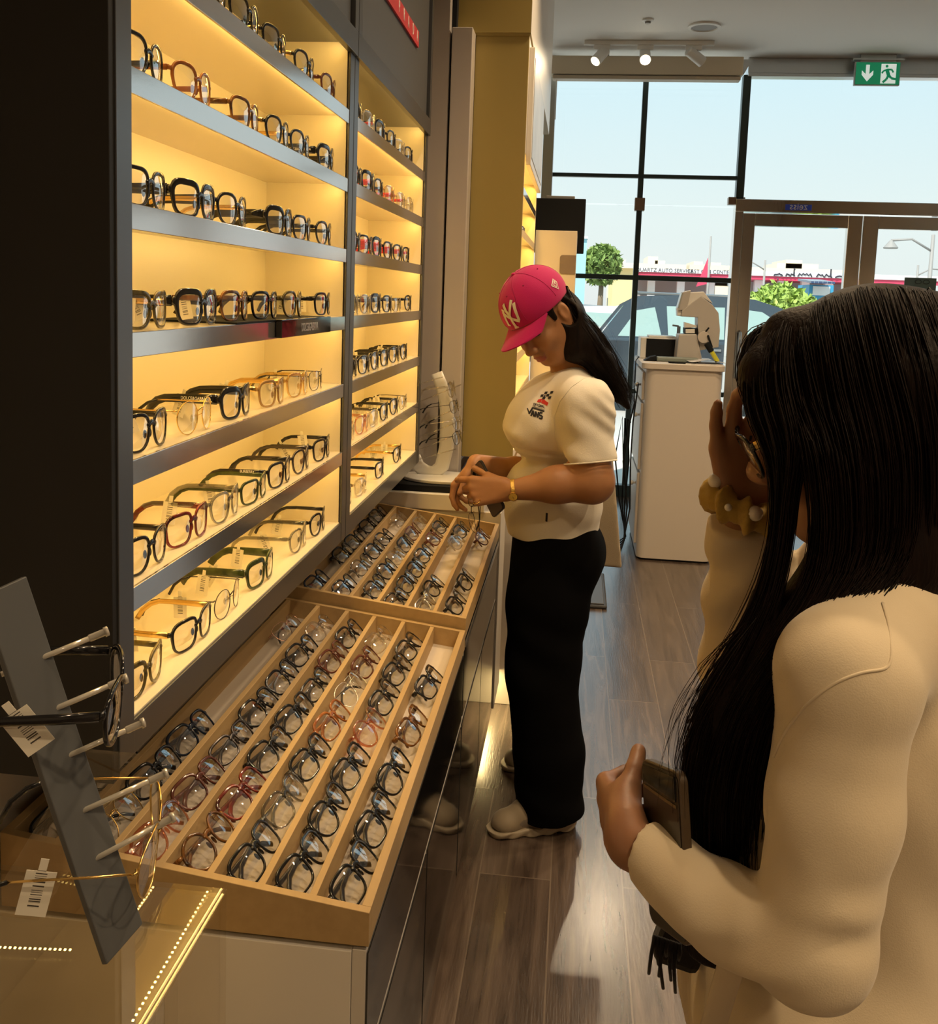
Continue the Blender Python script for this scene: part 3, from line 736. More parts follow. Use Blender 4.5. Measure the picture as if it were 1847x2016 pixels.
def on_shelf(ci, cabname, ys, specs, yaws, ymin, ymax):
    ys = list(ys)
    for _ in range(60):
        ys = [min(max(y, ymin), ymax) for y in ys]
        for k in range(len(ys) - 1):
            d = .1345 - (ys[k + 1] - ys[k])
            if d > 0: ys[k] -= d / 2; ys[k + 1] += d / 2
    for i, (y, sp) in enumerate(zip(ys, specs)):
        sh, col, *rest = sp.split('/'); tcol = rest[0] if rest else None
        a = math.radians(yaws[i % len(yaws)] + rng.normal(0, 1.2))
        # x across -> world y ; towards the wearer -> world -x ; then a small turn towards the lens
        rot = Matrix(((0, -1, 0), (1, 0, 0), (0, 0, 1))).to_4x4()
        M = Matrix.Translation((XF - .012 - (.006 if SHELFN[ci] == 'bottom' else 0) - abs(math.sin(a)) * .055 - .003 * rng.random(), min(max(y, ymin), ymax), SHELF_Z[ci] + .0004 + (.0032 if ci == 3 and cabname[0] == 'l' and y > 1.34 else 0))) @ Matrix.Rotation(a, 4, 'Z') @ rot @ Matrix.Scale(.925, 4)
        g_ = eyeglasses(sh, col, f'{word(sh, col, tcol)} eyeglasses, {ORD[i]} from the left on the {SHELFN[ci]} shelf, {cabname}', f'eyeglasses on the {SHELFN[ci]} shelf of the {cabname}', M, False, tcol, tags=int(rng.integers(0, 3)) if ci > 2 else 0)
        tx = TEMPLE_TEXT.get((cabname, ci, i))
        if tx:
            xh, zh, y0, _m, _s = protos(sh, col, tcol or col, False)[1]
            text_mesh('temple_letters', tx, .0075, ((-xh - .0066, y0 + .034, zh + .0005), (0, -1, 0), (0, 0, 1)), M_lettw, g_, extrude=.0001, world=False, sx=.8)
TEMPLE_TEXT = {('left cabinet', 1, 5): 'DOLCE&GABBANA', ('left cabinet', 2, 1): 'DOLCE&GABBANA', ('left cabinet', 4, 2): 'DOLCE&GABBANA', ('left cabinet', 5, 4): 'BURBERRY'}
K = .958
C1 = [
 ([1.30, 1.479 * K, 1.649 * K, 1.818 * K, 1.93], ['rounded/black', 'rounded/black', 'square/black/gold', 'rounded/black/gold', 'rounded/brown']),
 ([1.09, 1.235, 1.44, 1.60, 1.72, 1.905], ['rounded/black', 'rounded/amber', 'square/tortoise', 'rounded/black/gold', 'rounded/blue', 'chunky/black']),
 ([1.085, 1.255, 1.385, 1.615, 1.75, 1.905], ['square/black', 'chunky/black', 'rounded/black/gold', 'chunky/black', 'square/black', 'rounded/black']),
 ([1.095, 1.265, 1.40, 1.535, 1.69, 1.90], ['upswept/olive/gold', 'chunky/black', 'square/tortoise', 'square/black', 'rounded/olive', 'square/black']),
 ([1.065, 1.245, 1.41, 1.58, 1.74, 1.87], ['rounded/black', 'thin round/gold', 'chunky/black', 'square/tan/gold', 'square/yellow crystal', 'thin/gunmetal']),
 ([1.06, 1.19, 1.345, 1.485, 1.63, 1.745, 1.91], ['rounded/black', 'square/red tortoise', 'rounded/grey crystal', 'rectangular/green', 'square/black', 'rounded/gunmetal', 'square/black']),
 ([1.085, 1.26, 1.39, 1.55, 1.78, 1.905], ['upswept/olive', 'square/black/gold', 'thin round/gunmetal', 'chunky/green', 'rounded/grey crystal', 'rounded/black']),
]
for ci, (ys, sp) in enumerate(C1):
    on_shelf(ci, 'left cabinet', ys, sp, [0, -2, 1, -1, 1, 2], 1.093, 1.922)
C2 = [
 ([2.13, 2.27, 2.40, 2.52, 2.64, 2.83], ['rounded/black/red', 'rounded/crystal/red', 'chunky/black', 'rounded/black', 'square/crystal', 'square/black']),
 ([2.13, 2.26, 2.38, 2.52, 2.73, 2.87], ['square/black', 'chunky/black/red', 'rounded/black', 'square/yellow crystal/red', 'square/crystal/red', 'rounded/crystal']),
 ([2.16, 2.29, 2.43, 2.56, 2.70, 2.84], ['square/black/red', 'square/black/red', 'chunky/black/red', 'square/black/red', 'square/black/red', 'square/black/red']),
 ([2.13, 2.25, 2.42, 2.52, 2.68, 2.88], ['rounded/grey crystal', 'rounded/grey crystal', 'chunky/black', 'square/black', 'thin/gunmetal', 'rounded/black']),
 ([2.16, 2.29, 2.43, 2.56, 2.70, 2.84], ['rounded/black', 'square/black', 'rounded/black', 'square/black', 'rounded/black', 'rounded/black']),
 ([2.16, 2.29, 2.43, 2.56, 2.70, 2.84], ['rounded/crystal', 'rounded/pink crystal', 'square/crystal', 'rounded/black', 'rounded/black', 'thin/gunmetal']),
 ([2.15, 2.31, 2.55, 2.80], ['square/black', 'square/crystal/gold', 'square/black', 'rounded/black/gold']),
]
for ci, (ys, sp) in enumerate(C2):
    on_shelf(ci, 'right cabinet', ys, sp, [1, -1, 2], 2.158, 2.926)

# ---------------------------------------------------------------- folded eyeglasses in the trays
ROWX = {0: -.664, 1: -.593, 2: -.524, 3: -.458, 4: -.3925, 5: -.326, 6: -.2565}
ROWN = {6: 'aisle row', 5: 'second row from aisle', 4: 'third row from aisle', 3: 'fourth row from aisle', 2: 'fifth row from aisle', 1: 'sixth row from aisle', 0: 'wall row'}
def in_tray(row, ys, specs, ztop, trayname, dz, y_lo, y_hi, yaw0=5):
    order = sorted(range(len(ys)), key=lambda i: ys[i])
    ys = [min(max(y, y_lo + .078), y_hi - .078) for y in ys]
    for _ in range(60):
        for a_, b_ in zip(order[:-1], order[1:]):
            d = .1325 - (ys[b_] - ys[a_])
            if d > 0: ys[a_] -= d / 2; ys[b_] += d / 2
        ys = [min(max(y, y_lo + .076), y_hi - .076) for y in ys]
    for rank, i in enumerate(order):
        y = ys[i]
        sh, col, *rest = specs[i % len(specs)].split('/'); tcol = rest[0] if rest else None
        al = math.radians(40 + rng.normal(0, 3)); be = math.radians(yaw0 + rng.normal(0, 1.5))
        x = ROWX[row]; a_, b_, *_r = SHAPES[sh]
        wy = Vector((-math.sin(al), 0, -math.cos(al))); wz = Vector((-math.cos(al), 0, math.sin(al))); wx = Vector((0, 1, 0))
        R3 = Matrix((wx, wy, wz)).transposed()
        R3 = Matrix.Rotation(-be, 3, 'Z') @ R3
        hz = (b_ + .004) * .93
        ctr = Vector((x + .004, y, ztop(x) - .040 + hz * math.sin(al) + .0125 * math.cos(al) + .007))
        M = Matrix.Translation(ctr) @ R3.to_4x4() @ Matrix.Scale(.93, 4) @ Matrix.Translation((0, 0, -hz / .93))
        eyeglasses(sh, col, f'{word(sh, col, tcol)} folded eyeglasses, {ORD[rank]} from near end, {ROWN[row]}, {trayname}', f'eyeglasses in the {trayname}', M, True, tcol, tags=0)
T1 = {
 0: ([1.150, 1.235], ['rectangular/black', 'square/black']),
 1: ([1.915, 1.40, 1.274, 1.145], ['thin/rose', 'square/blue', 'square/black', 'pilot/gold']),
 2: ([1.93, 1.795, 1.648, 1.507, 1.378, 1.255, 1.125], ['rounded/crystal', 'square/black', 'square/black/silver', 'square/black', 'rectangular/gunmetal', 'square/brown', 'rounded/pink crystal']),
 3: ([1.925, 1.785, 1.665, 1.54, 1.42, 1.281, 1.138], ['square/black', 'square/brown', 'rectangular/black', 'square/black', 'square/black', 'square/red tortoise', 'round/tortoise']),
 4: ([1.94, 1.812, 1.678, 1.547, 1.411, 1.276, 1.140], ['square/crystal', 'square/brown', 'pilot/silver', 'square/amber', 'square/black', 'square/grey crystal', 'square/black']),
 5: ([1.932, 1.800, 1.655, 1.527, 1.393, 1.266, 1.139], ['square/black', 'square/black', 'square/black', 'round/pink crystal', 'square/black', 'rounded/black', 'square/black']),
 6: ([1.777, 1.583, 1.415, 1.279, 1.145], ['square/black', 'square/tortoise', 'rounded/black', 'square/black', 'square/black']),
}
for r, (ys, sp) in T1.items(): in_tray(r, ys, sp, zt1, 'nearer tray', 0, 1.069, 2.038)
T2 = {
 1: ([2.87, 2.74, 2.55, 2.42, 2.16], ['square/black', 'square/black', 'square/black', 'square/black', 'square/blue']),
 2: ([2.87, 2.63, 2.50, 2.34, 2.16], ['square/crystal', 'rounded/black', 'square/black', 'square/grey crystal', 'square/black']),
 3: ([2.87, 2.74, 2.61, 2.48, 2.35, 2.20], ['square/crystal', 'square/brown', 'square/black', 'rounded/crystal', 'rounded/black', 'square/black']),
 4: ([2.87, 2.73, 2.53, 2.41, 2.28, 2.15], ['square/black', 'square/brown', 'square/black', 'square/black', 'square/black', 'square/black']),
 5: ([2.86, 2.73, 2.28, 2.15], ['square/black', 'square/crystal', 'rounded/black', 'rectangular/silver']),
 6: ([2.82, 2.38, 2.19], ['rounded/brown', 'square/black', 'square/black']),
}
for r, (ys, sp) in T2.items(): in_tray(r, ys, sp, zt2, 'farther tray', .026, 2.068, 2.953)
# glimpses behind the ochre board: on the third display and in the far tray
for i, (y, z, sp) in enumerate([(3.62, 1.589, 'square/black'), (3.85, 1.4445, 'square/black'), (3.62, 1.4445, 'rounded/black'), (3.50, 1.297, 'square/crystal'), (3.72, 1.297, 'square/black'), (3.95, 1.738, 'square/black')]):
    sh, col = sp.split('/')
    lv = {1.738: 'upper', 1.589: 'second', 1.4445: 'third', 1.297: 'fourth'}[z]
    M = Matrix.Translation((XF3 - .03, y, z + .0003)) @ Matrix.Rotation(math.radians(-6), 4, 'Z') @ Matrix(((0, -1, 0), (1, 0, 0), (0, 0, 1))).to_4x4()
    eyeglasses(sh, col, f'{sp.replace("/", " ")} eyeglasses {"nearer the lens" if y < 3.7 else "farther back"} on the {lv} visible shelf, ochre-sided display', 'eyeglasses on the ochre-sided display', M)
for i, (x, y, sp) in enumerate([(-.215, 3.50, 'square/crystal'), (-.285, 3.52, 'rounded/crystal'), (-.155, 3.66, 'square/black'), (-.085, 3.64, 'square/silver'), (-.215, 3.76, 'square/black'), (-.285, 3.80, 'square/crystal')]):
    sh, col = sp.split('/')
    al = math.radians(32); wy = Vector((-math.sin(al), 0, -math.cos(al))); wz = Vector((-math.cos(al), 0, math.sin(al)))
    R3 = Matrix((Vector((0, 1, 0)), wy, wz)).transposed(); hz = SHAPES[sh][1] + .004
    M = Matrix.Translation((x + .003, y, .790 + hz * math.sin(al) + .0135 * math.cos(al) + .009)) @ R3.to_4x4() @ Matrix.Translation((0, 0, -hz))
    eyeglasses(sh, col, f'{sp.replace("/", " ")} folded eyeglasses, {ORD[i]} of those in the far tray under the ochre board', 'eyeglasses in the far tray', M, True)
# ================================================================ reception counter and what stands on it
rc = thing('reception_counter', 'tall white counter with rounded corners and knobbed drawers near the window', 'counter', (.62, 5.75, 0))
def rrect(x0, x1, y0, y1, r, n=6):
    pts = []
    for cx_, cy_, a0 in ((x1 - r, y0 + r, -PI / 2), (x1 - r, y1 - r, 0), (x0 + r, y1 - r, PI / 2), (x0 + r, y0 + r, PI)):
        rr = r
        for k in range(n + 1):
            a = a0 + PI / 2 * k / n; pts.append((cx_ + rr * math.cos(a), cy_ + rr * math.sin(a)))
    return pts
CX0, CX1, CY0, CY1, CZ = .392, .838, 5.43, 6.15, 1.150
M_desk = pbr('white_desk', (.66, .60, .54), .45)
m = MB(); m.prism([(x, y, .012) for x, y in rrect(CX0 + .016, CX1, CY0, CY1, .05)], (0, 0, CZ - .047)); m.build('body', M_desk, rc, smooth=30)
m = MB(); m.prism([(x, y, CZ - .034) for x, y in rrect(CX0 - .012, CX1 + .012, CY0 - .012, CY1 + .01, .045)], (0, 0, .034)); m.build('top', M_desk, rc, smooth=30, bevel=.003)
m = MB(); m.prism([(x, y, 0) for x, y in rrect(CX0 + .03, CX1 - .012, CY0 + .012, CY1 - .02, .045)], (0, 0, .012)); m.build('plinth', M_black, rc, smooth=30)
for z0, z1 in ((.93, 1.09), (.52, .91), (.08, .50)):
    m = MB(); m.box(CX0, CX0 + .0155, CY0 + .07, CY1 - .07, z0, z1); d = m.build('drawer' if z0 > .9 else 'door', M_desk, rc, bevel=.003)
    k = MB(); k.sphere((CX0 - .022, CY0 + .18, z1 - .08), .014, 8); k.cyl((CX0 - .02, CY0 + .18, z1 - .08), (CX0 + .001, CY0 + .18, z1 - .08), .006, 10); k.build('knob', M_whitep if z0 < .9 else M_steel, d, smooth=True)

M_bleach = pbr('beige_instrument', (.52, .49, .46), .4)
# receipt / storage box: white frame, black front
YB2 = 5.86
def at(px, py, y, z=None):
    p = W(px, py, y); return p
bx = thing('printer', 'white printer with a black front at the back left of the counter', 'printer', tuple(at(1300, 700, YB2)))
A = at(1262, 664, YB2); B = at(1336, 703, YB2)
m = MB(); m.box(A[0], B[0] + .005, YB2, YB2 + .24, CZ + .0005, A[2]); m.build('body', M_whitep, bx, bevel=.004)
m = MB(); m.box(A[0] + .035, B[0], YB2 - .004, YB2 - .0003, CZ + .006, A[2] - .006); m.build('front', M_black, bx)
m = MB(); m.box(A[0] + .05, B[0] - .02, YB2 + .03, YB2 + .2, A[2] + .0003, A[2] + .012); m.build('lid', M_whitep, bx, bevel=.003)
# lensmeter
YL = 5.72
lm = thing('lensmeter', 'beige optical lensmeter with a tilted screen and a peaked side panel on the counter', 'optical instrument', tuple(at(1375, 712, YL)))
def LP(pts, y): return [tuple(at(*p, y)) for p in pts]
def clampz(pts): return [(p[0], p[1], max(p[2], CZ + .0005)) for p in pts]
side = [(1343, 612), (1380, 583), (1403, 600), (1415, 616), (1418, 650), (1415, 684), (1378, 690), (1374, 640), (1374, 625), (1341, 623)]
m = MB(); m.prism(clampz(LP(side, YL)), (0, .15, 0)); m.build('side_panel', M_bleach, lm, bevel=.004)
m = MB(); m.prism(clampz(LP([(1350, 576), (1386, 574), (1404, 598), (1380, 584), (1346, 612)], YL + .03)), (0, .11, 0)); m.build('top_cover', M_whitep, lm, bevel=.004)
m = MB(); m.prism(clampz(LP([(1337, 658), (1372, 658), (1382, 704), (1380, 716), (1331, 716)], YL - .02)), (0, .17, 0)); m.build('base', M_bleach, lm, bevel=.006)
m = MB(); m.prism(LP([(1345, 575), (1361, 571), (1352, 611), (1336, 611)], YL + .02), (0, .12, 0)); sc = m.build('screen_housing', M_bleach, lm, bevel=.004)
m = MB(); m.prism([tuple(np.array(p) + [-.0035, .008, 0]) for p in LP([(1344, 577), (1349, 576), (1340, 606), (1335.5, 607)], YL + .02)], (0, .10, 0)); m.build('screen', pbr('screen_glass', (.42, .46, .45), .1), sc)
m = MB(); m.prism(LP([(1333, 606), (1341, 606), (1343, 622), (1334, 622)], YL + .03), (0, .08, 0)); m.build('hinge_arm', M_whitep, lm, bevel=.003)
m = MB(); m.prism(LP([(1349, 645), (1376, 647), (1375, 659), (1349, 657)], YL + .01), (0, .12, 0)); m.build('lens_stage', M_black, lm, bevel=.004)
m = MB(); m.prism(LP([(1350, 648), (1368, 648), (1368, 656), (1350, 656)], YL + .004), (0, .004, 0)); m.prism(LP([(1348, 634), (1372, 641), (1372, 645), (1348, 645)], YL + .02), (0, .06, 0)); m.build('lens_holder', M_whitep, lm)
m = MB(); c0 = at(1386, 664, YL - .035); m.cyl(c0, c0 + [0, .03, 0], .035, 28); dk = m.build('dial', pbr('dial_plastic', (.60, .55, .50), .4), lm, smooth=40, bevel=.002)
m = MB(); m.tube(LP([(1388, 655), (1396, 645)], YL - .02), .005, 8); m.tube(LP([(1394, 660), (1402, 684)], YL - .04), .006, 8); m.build('lever', M_black, dk, smooth=True)
# marker pen tool with yellow label
mk = thing('marking_tool', 'slanted black hand tool with a yellow label in front of the lensmeter dial', 'tool', tuple(at(1408, 712, YL - .09)))
a, b, c = at(1391, 676, YL - .08), at(1401, 692, YL - .08), at(1413, 711, YL - .08); c = np.array([c[0], c[1], CZ + .012])
m = MB(); m.cyl(a, b, .017, 14); m.build('head', M_black, mk, smooth=40)
m = MB(); m.cyl(b, c, .0135, 14); m.build('handle', pbr('yellow_label', (.62, .60, .04), .4), mk, smooth=40)
# bottle behind
bt = thing('spray_bottle', 'small white pump bottle behind the printer', 'bottle', tuple(at(1333, 690, 6.02)))
p = at(1334, 690, 6.02); m = MB(); m.lathe([(.03, CZ + .0005), (.032, CZ + .01), (.032, CZ + .11), (.012, CZ + .14), (.012, CZ + .15)], (p[0], 6.02, 0), 20); m.build('body', M_whitep, bt, smooth=40)
m = MB(); m.lathe([(.011, CZ + .15), (.011, CZ + .20)], (p[0], 6.02, 0), 12); m.tube([(p[0], 6.02, CZ + .2), (p[0] - .04, 6.02, CZ + .205)], .006, 8); m.build('pump', M_grille, bt, smooth=40)
# card terminal
ct = thing('card_terminal', 'grey-green card terminal with a sloping dark end lying on the counter', 'card terminal', tuple(WZ(1318, 706, CZ)))
q0, q1 = WZ(1276, 708, CZ), WZ(1355, 704, CZ)
m = MB(); m.box(.475, q1[0], 5.60, 5.67, CZ + .0005, CZ + .028); m.build('body', pbr('grey_green_plastic', (.20, .24, .22), .4), ct, bevel=.008)
m = MB(); m.prism([(.4, 5.595, CZ + .0005), (.474, 5.595, CZ + .0005), (.474, 5.595, CZ + .034), (.44, 5.595, CZ + .026)], (0, .085, 0)); m.build('keypad_end', M_black, ct, bevel=.004)
# phone and papers
ph = thing('smartphone', 'black phone lying at the front edge of the counter', 'phone', (.60, 5.50, CZ + .0005))
m = MB(); m.box(.535, .690, 5.475, 5.535, CZ + .0005, CZ + .010); m.build('body', M_black, ph, bevel=.004)
m = MB(); m.box(.54, .685, 5.479, 5.531, CZ + .0102, CZ + .0108); m.build('screen', M_gloss, ph)
def paper_mat():
    m, nt, b = nodes('printed_paper'); L = nt.links; tc = nt.nodes.new('ShaderNodeTexCoord')
    mp = nt.nodes.new('ShaderNodeMapping'); L.new(tc.outputs['Object'], mp.inputs[0]); mp.inputs['Scale'].default_value = (30, 160, 1)
    n = nt.nodes.new('ShaderNodeTexNoise'); n.inputs['Scale'].default_value = 1.2; L.new(mp.outputs[0], n.inputs[0])
    r = nt.nodes.new('ShaderNodeValToRGB'); L.new(n.outputs['Fac'], r.inputs[0]); r.color_ramp.elements[0].position = .36; r.color_ramp.elements[0].color = (.45, .44, .46, 1); r.color_ramp.elements[1].position = .46; r.color_ramp.elements[1].color = (.76, .74, .74, 1)
    L.new(r.outputs[0], b.inputs['Base Color']); b.inputs['Roughness'].default_value = .7; return m
M_paper = paper_mat()
pp = MB(); n = 14
V = []; 
for i in range(n):
    for j in range(2):
        u = i / (n - 1); V.append((.66 + .20 * u - .02 * j, 5.47 + .17 * j + .01 * u, CZ + .012 + .016 * math.sin(u * PI) ** 2 * (1 - .4 * j)))
pp.add(V + [(a, b, c + .0008) for a, b, c in V], [(2 * i, 2 * i + 1, 2 * i + 3, 2 * i + 2) for i in range(n - 1)] + [(2 * n + 2 * i, 2 * n + 2 * i + 2, 2 * n + 2 * i + 3, 2 * n + 2 * i + 1) for i in range(n - 1)])
tag(pp.build('paper_sheet', M_paper, smooth=True), 'printed paper sheet curling at the front right of the counter', 'paper')
pl = MB(); pl.box(.63, .84, 5.475, 5.67, CZ + .0006, CZ + .004); tag(pl.build('paper_stack', M_paper), 'flat stack of printed papers under the curling sheet on the counter', 'paper')
# cables down the left side of the counter
cb = MB()
for k in range(5):
    x = .352 - .013 * k; y = 5.52 + .05 * k
    cb.tube([(x + .02, y, 1.02 - .12 * k), (x, y - .02, .8), (x - .03 * math.sin(k * 2), y + .01, .55), (x + .01, y, .28), (x - .02 + .02 * k, y, .06), (x - .05, y - .12, .01)], .0045, 6)
cb.tube([(.385, 5.80, CZ + .012), (.366, 5.76, CZ - .01), (.362, 5.7, .98), (.368, 5.66, .85)], .003, 6)
tag(cb.build('power_cables', M_black, smooth=True), 'tangle of black power cables hanging beside the white counter', 'cables')
pb = thing('power_strip', 'white power strip on the floor by the counter with cables', 'power strip', (.22, 5.62, 0))
m = MB(); m.box(.20, .25, 5.5, 5.8, .001, .04); m.build('body', M_whitep, pb, bevel=.006)
for k in range(3):
    m = MB(); m.cyl((.225, 5.56 + .09 * k, .0405), (.225, 5.56 + .09 * k, .043), .017, 16); m.build('socket', M_grille, pb)

# ---------------------------------------------------------------- cream cabinet with the monitor behind the woman
cc = thing('tall_cabinet', 'tall cream cabinet with a grey rounded hand hole, left of the window', 'cabinet', (-.11, 4.52, 0))
a = W(1137, 455, 4.34)
m = MB(); m.box(-.205, a[0], 4.34, 4.72, 0, a[2]); m.build('body', M_cream, cc, bevel=.002)
p0, p1 = W(1103, 502, 4.34), W(1136, 540, 4.34)
m = MB(); m.prism([(x, 4.337, z) for x, z in [(p0[0] + .012 + .012 * math.cos(t), p0[2] - .012 + .012 * math.sin(t)) for t in np.linspace(PI / 2, PI, 6)] + [(p0[0] + .012 + .012 * math.cos(t), p1[2] + .012 + .012 * math.sin(t)) for t in np.linspace(PI, 1.5 * PI, 6)] + [(a[0] - .001, p1[2]), (a[0] - .001, p0[2])]], (0, .0028, 0)); m.build('hand_hole', pbr('grey_recess', (.22, .17, .13), .5), cc)
mo = thing('monitor', 'large black monitor back above the tall cream cabinet', 'monitor', (-.09, 4.75, 1.6))
a0, a1 = W(1053, 390, 4.75), W(1149, 500, 4.75)
m = MB(); m.box(a0[0], a1[0], 4.735, 4.765, a1[2], a0[2]); m.build('panel', M_black, mo, bevel=.004)
g0, g1 = W(1075, 385, 4.77), W(1132, 390, 4.77)
m = MB(); m.box(g0[0], g1[0], 4.766, 4.80, a0[2] - .06, g0[2]); m.build('camera_bar', M_grille, mo, bevel=.003)
m = MB(); m.box(-.16, -.06, 4.7205, 4.735, 1.65, 1.75); m.build('bracket', M_steel, mo)
# dark floor pad
fp = thing('floor_pad', 'dark grey soft-edged pad on the wooden floor behind the woman in black trousers', 'floor pad', (.17, 4.8, 0))
m = MB(); m.box(.06, .212, 4.49, 5.05, .001, .018); m.build('base', pbr('pad_edge', (.05, .05, .055), .5), fp, bevel=.008)
m = MB(); m.box(.075, .197, 4.505, 5.035, .0182, .024); m.build('top', pbr('pad_top', (.09, .09, .10), .45), fp, bevel=.004)

# ---------------------------------------------------------------- spectacle stand on the black mat
M_acry = pbr('frosted_acrylic', (.66, .65, .62), .25, spec=.6)
ss = thing('spectacle_stand', 'white curved acrylic spectacle stand with a round base on the black counter end', 'display stand', (-.42, 3.1, .8745))
YS = 3.128
m = MB(); m.prism([(-.43 + .135 * math.cos(t), 3.112 + .092 * math.sin(t), .8746) for t in np.linspace(0, 2 * PI, 40)[:-1]], (0, 0, .012)); m.build('base', M_acry, ss, smooth=40, bevel=.003)
col = [W(*p, YS) for p in [(816, 898), (823, 917), (838, 929), (855, 931), (870, 918), (879, 880), (882, 840), (878, 790), (868, 755), (860, 734)]]
col = [np.array([p[0], YS, max(p[2], .889)]) for p in col]
m = MB(); m.tube(col, [.022, .024, .026, .026, .026, .026, .026, .024, .022, .020], 10, flat=((0, 1, 0), .16)); m.build('upright', M_acry, ss, smooth=True)
for i, (pa, pb_) in enumerate([((823, 757), (872, 742)), ((823, 792), (908, 757)), ((822, 838), (908, 800)), ((824, 862), (912, 826)), ((824, 885), (914, 850)), ((822, 905), (898, 884))]):
    a, b = W(*pa, YS - .03), W(*pb_, YS - .03)
    m = MB(); m.tube([a, b], .0022, 6); m.build('peg', FM['crystal'], ss, smooth=True)
def stand_glasses(px, py, y, sp, label, yaw, group, tilt=-10, tags=0, s=1.0):
    sh, col = sp.split('/')
    p = W(px, py, y); hz = SHAPES[sh][1] + .004
    rot = Matrix(((0, -1, 0), (1, 0, 0), (0, 0, 1))).to_4x4()
    M = Matrix.Translation(tuple(p)) @ Matrix.Rotation(math.radians(yaw), 4, 'Z') @ Matrix.Rotation(math.radians(tilt), 4, 'Y') @ rot @ Matrix.Scale(s, 4) @ Matrix.Translation((0, 0, -hz))
    return eyeglasses(sh, col, label, group, M, False, 'silver' if col == 'silver' else None, tags)
for i, (px, py, sp, w_) in enumerate([(893, 765, 'round/crystal', 'topmost'), (899, 797, 'thin/gunmetal', 'second'), (904, 828, 'thin/silver', 'third'), (905, 858, 'thin/gunmetal', 'lowest')]):
    stand_glasses(px, py, YS - .001, sp, f'{sp.replace("/", " ")} eyeglasses, {w_} on the white curved acrylic stand', -4, 'eyeglasses on the curved stand')

# ================================================================ foreground: leaning slat stand and glass showcase
M_slat = pbr('slate_grey_board', (.075, .078, .082), .45)
fs = thing('rod_stand', 'leaning slate-grey board with clear rods in the near left corner', 'display stand', (-.37, .62, .83))
top, bot = W(-40, 1175, .60), W(206, 1900, .60)
ax = (bot - top); L_ = np.linalg.norm(ax); ax /= L_
yv = np.array([.16, .987, 0]); yv -= ax * yv.dot(ax); yv /= np.linalg.norm(yv); nv = np.cross(ax, yv); nv /= np.linalg.norm(nv)
if nv[0] < 0: nv = -nv
m = MB(); m.obox((top + bot) / 2 + yv * .022, ax, yv, nv, L_, .044, .005); m.build('board', M_slat, fs, bevel=.001)
M_rod = pbr('clear_rod', (.62, .58, .50), .12, spec=.6, trans=.45)
for a, b in (((2, 1328), (205, 1245)), ((42, 1424), (243, 1338)), ((80, 1512), (277, 1425)), ((124, 1614), (322, 1525)), ((165, 1703), (335, 1612))):
    A = W(*a, .615); B = W(*b, .665)
    m = MB(); m.tube([A, B], .0021, 8); d = (B - A) / np.linalg.norm(B - A); m.tube([B - d * .012, B - d * .011, B, B + d * .0005], [.0022, .0030, .0030, .0036], 10); r_ = m.build('rod', M_rod, fs, smooth=True)
    m = MB(); m.tube([B, B + d * .003], .0040, 10); m.build('stop', M_rod, r_, smooth=True)
# clear foot of the stand
A0, A1 = W(165, 1480, .72), W(-30, 1800, .72)
m = MB(); dd = (A1 - A0); m.hexa([A0, A0 + [0, 0, .003], A0 + [.05, 0, 0], A0 + [.05, 0, .003], A1, A1 + [0, 0, .003], A1 + [.05, 0, 0], A1 + [.05, 0, .003]])
m.build('clear_foot', glassy('clear_acrylic', (.90, .86, .78), base=.10, boost=.8, power=3), fs)
stand_glasses(312, 1640, .665, 'pilot/gold', 'gold wire pilot eyeglasses with a price card on the rods of the leaning slate board', 21, 'eyeglasses on the slate board', 4, 1, .92)
stand_glasses(238, 1365, .665, 'rounded/black', 'dark rounded eyeglasses near the top of the leaning slate board', 25, 'eyeglasses on the slate board', 4, 1, .92)
# glass showcase
M_case = glassy('showcase_glass', (.93, .91, .86), base=.06, boost=.9, power=3.5)
sh_ = thing('glass_showcase', 'glass-topped counter showcase with rows of tiny warm lamps in the near left corner', 'showcase', (-.5, .7, 0))
FA, FB = W(-20, 1734, .93), W(446, 1750, .93)
ZG, XG, YG = FB[2], FB[0], .93
g = MB(); g.box(XL + .004, XG, .12, YG, ZG - .006, ZG); g.build('glass_top', M_case, sh_)
g = MB(); g.box(XG - .006, XG, .12, YG, ZG - .30, ZG - .0065); g.build('glass_side', M_case, sh_)
g = MB(); g.box(XL + .004, XG - .0065, YG - .006, YG, ZG - .30, ZG - .0065); g.build('glass_side', M_case, sh_)
m = MB(); m.box(XL + .004, XG, .12, YG, .0, ZG - .30); m.build('base_cabinet', M_cream, sh_, bevel=.001)
M_dot = pbr('led_dot', (1, .8, .4), .4, emit=((1, .70, .22), 6))
dots = MB()
def row(a, b, n):
    for k in range(n):
        p = np.array(a) + (np.array(b) - np.array(a)) * k / (n - 1); dots.box(p[0] - .0010, p[0] + .0010, p[1] - .0010, p[1] + .0010, p[2], p[2] + .0012)
zl = ZG - .05
a = WZ(0, 1866, zl); b = WZ(138, 1871, zl); row(a, b, 15)
a = WZ(301, 1748, zl); b = WZ(214, 1873, zl); row(a, b, 20)
a = WZ(408, 1757, zl); b = WZ(262, 2010, zl); row(a, b, 28)
strip = MB()
a = WZ(-60, 1866, zl); b = WZ(139, 1871, zl); strip.box(a[0], b[0], (a[1] + b[1]) / 2 - .005, (a[1] + b[1]) / 2 + .005, zl - .004, zl - .0005)
dots.build('led_dots', M_dot, sh_)['kind'] = 'stuff'
light('led_light', 'AREA', (-.5, .80, ZG - .055), .10, LED, (0, 0, 0), shape='RECTANGLE', size=.3, size_y=.004)
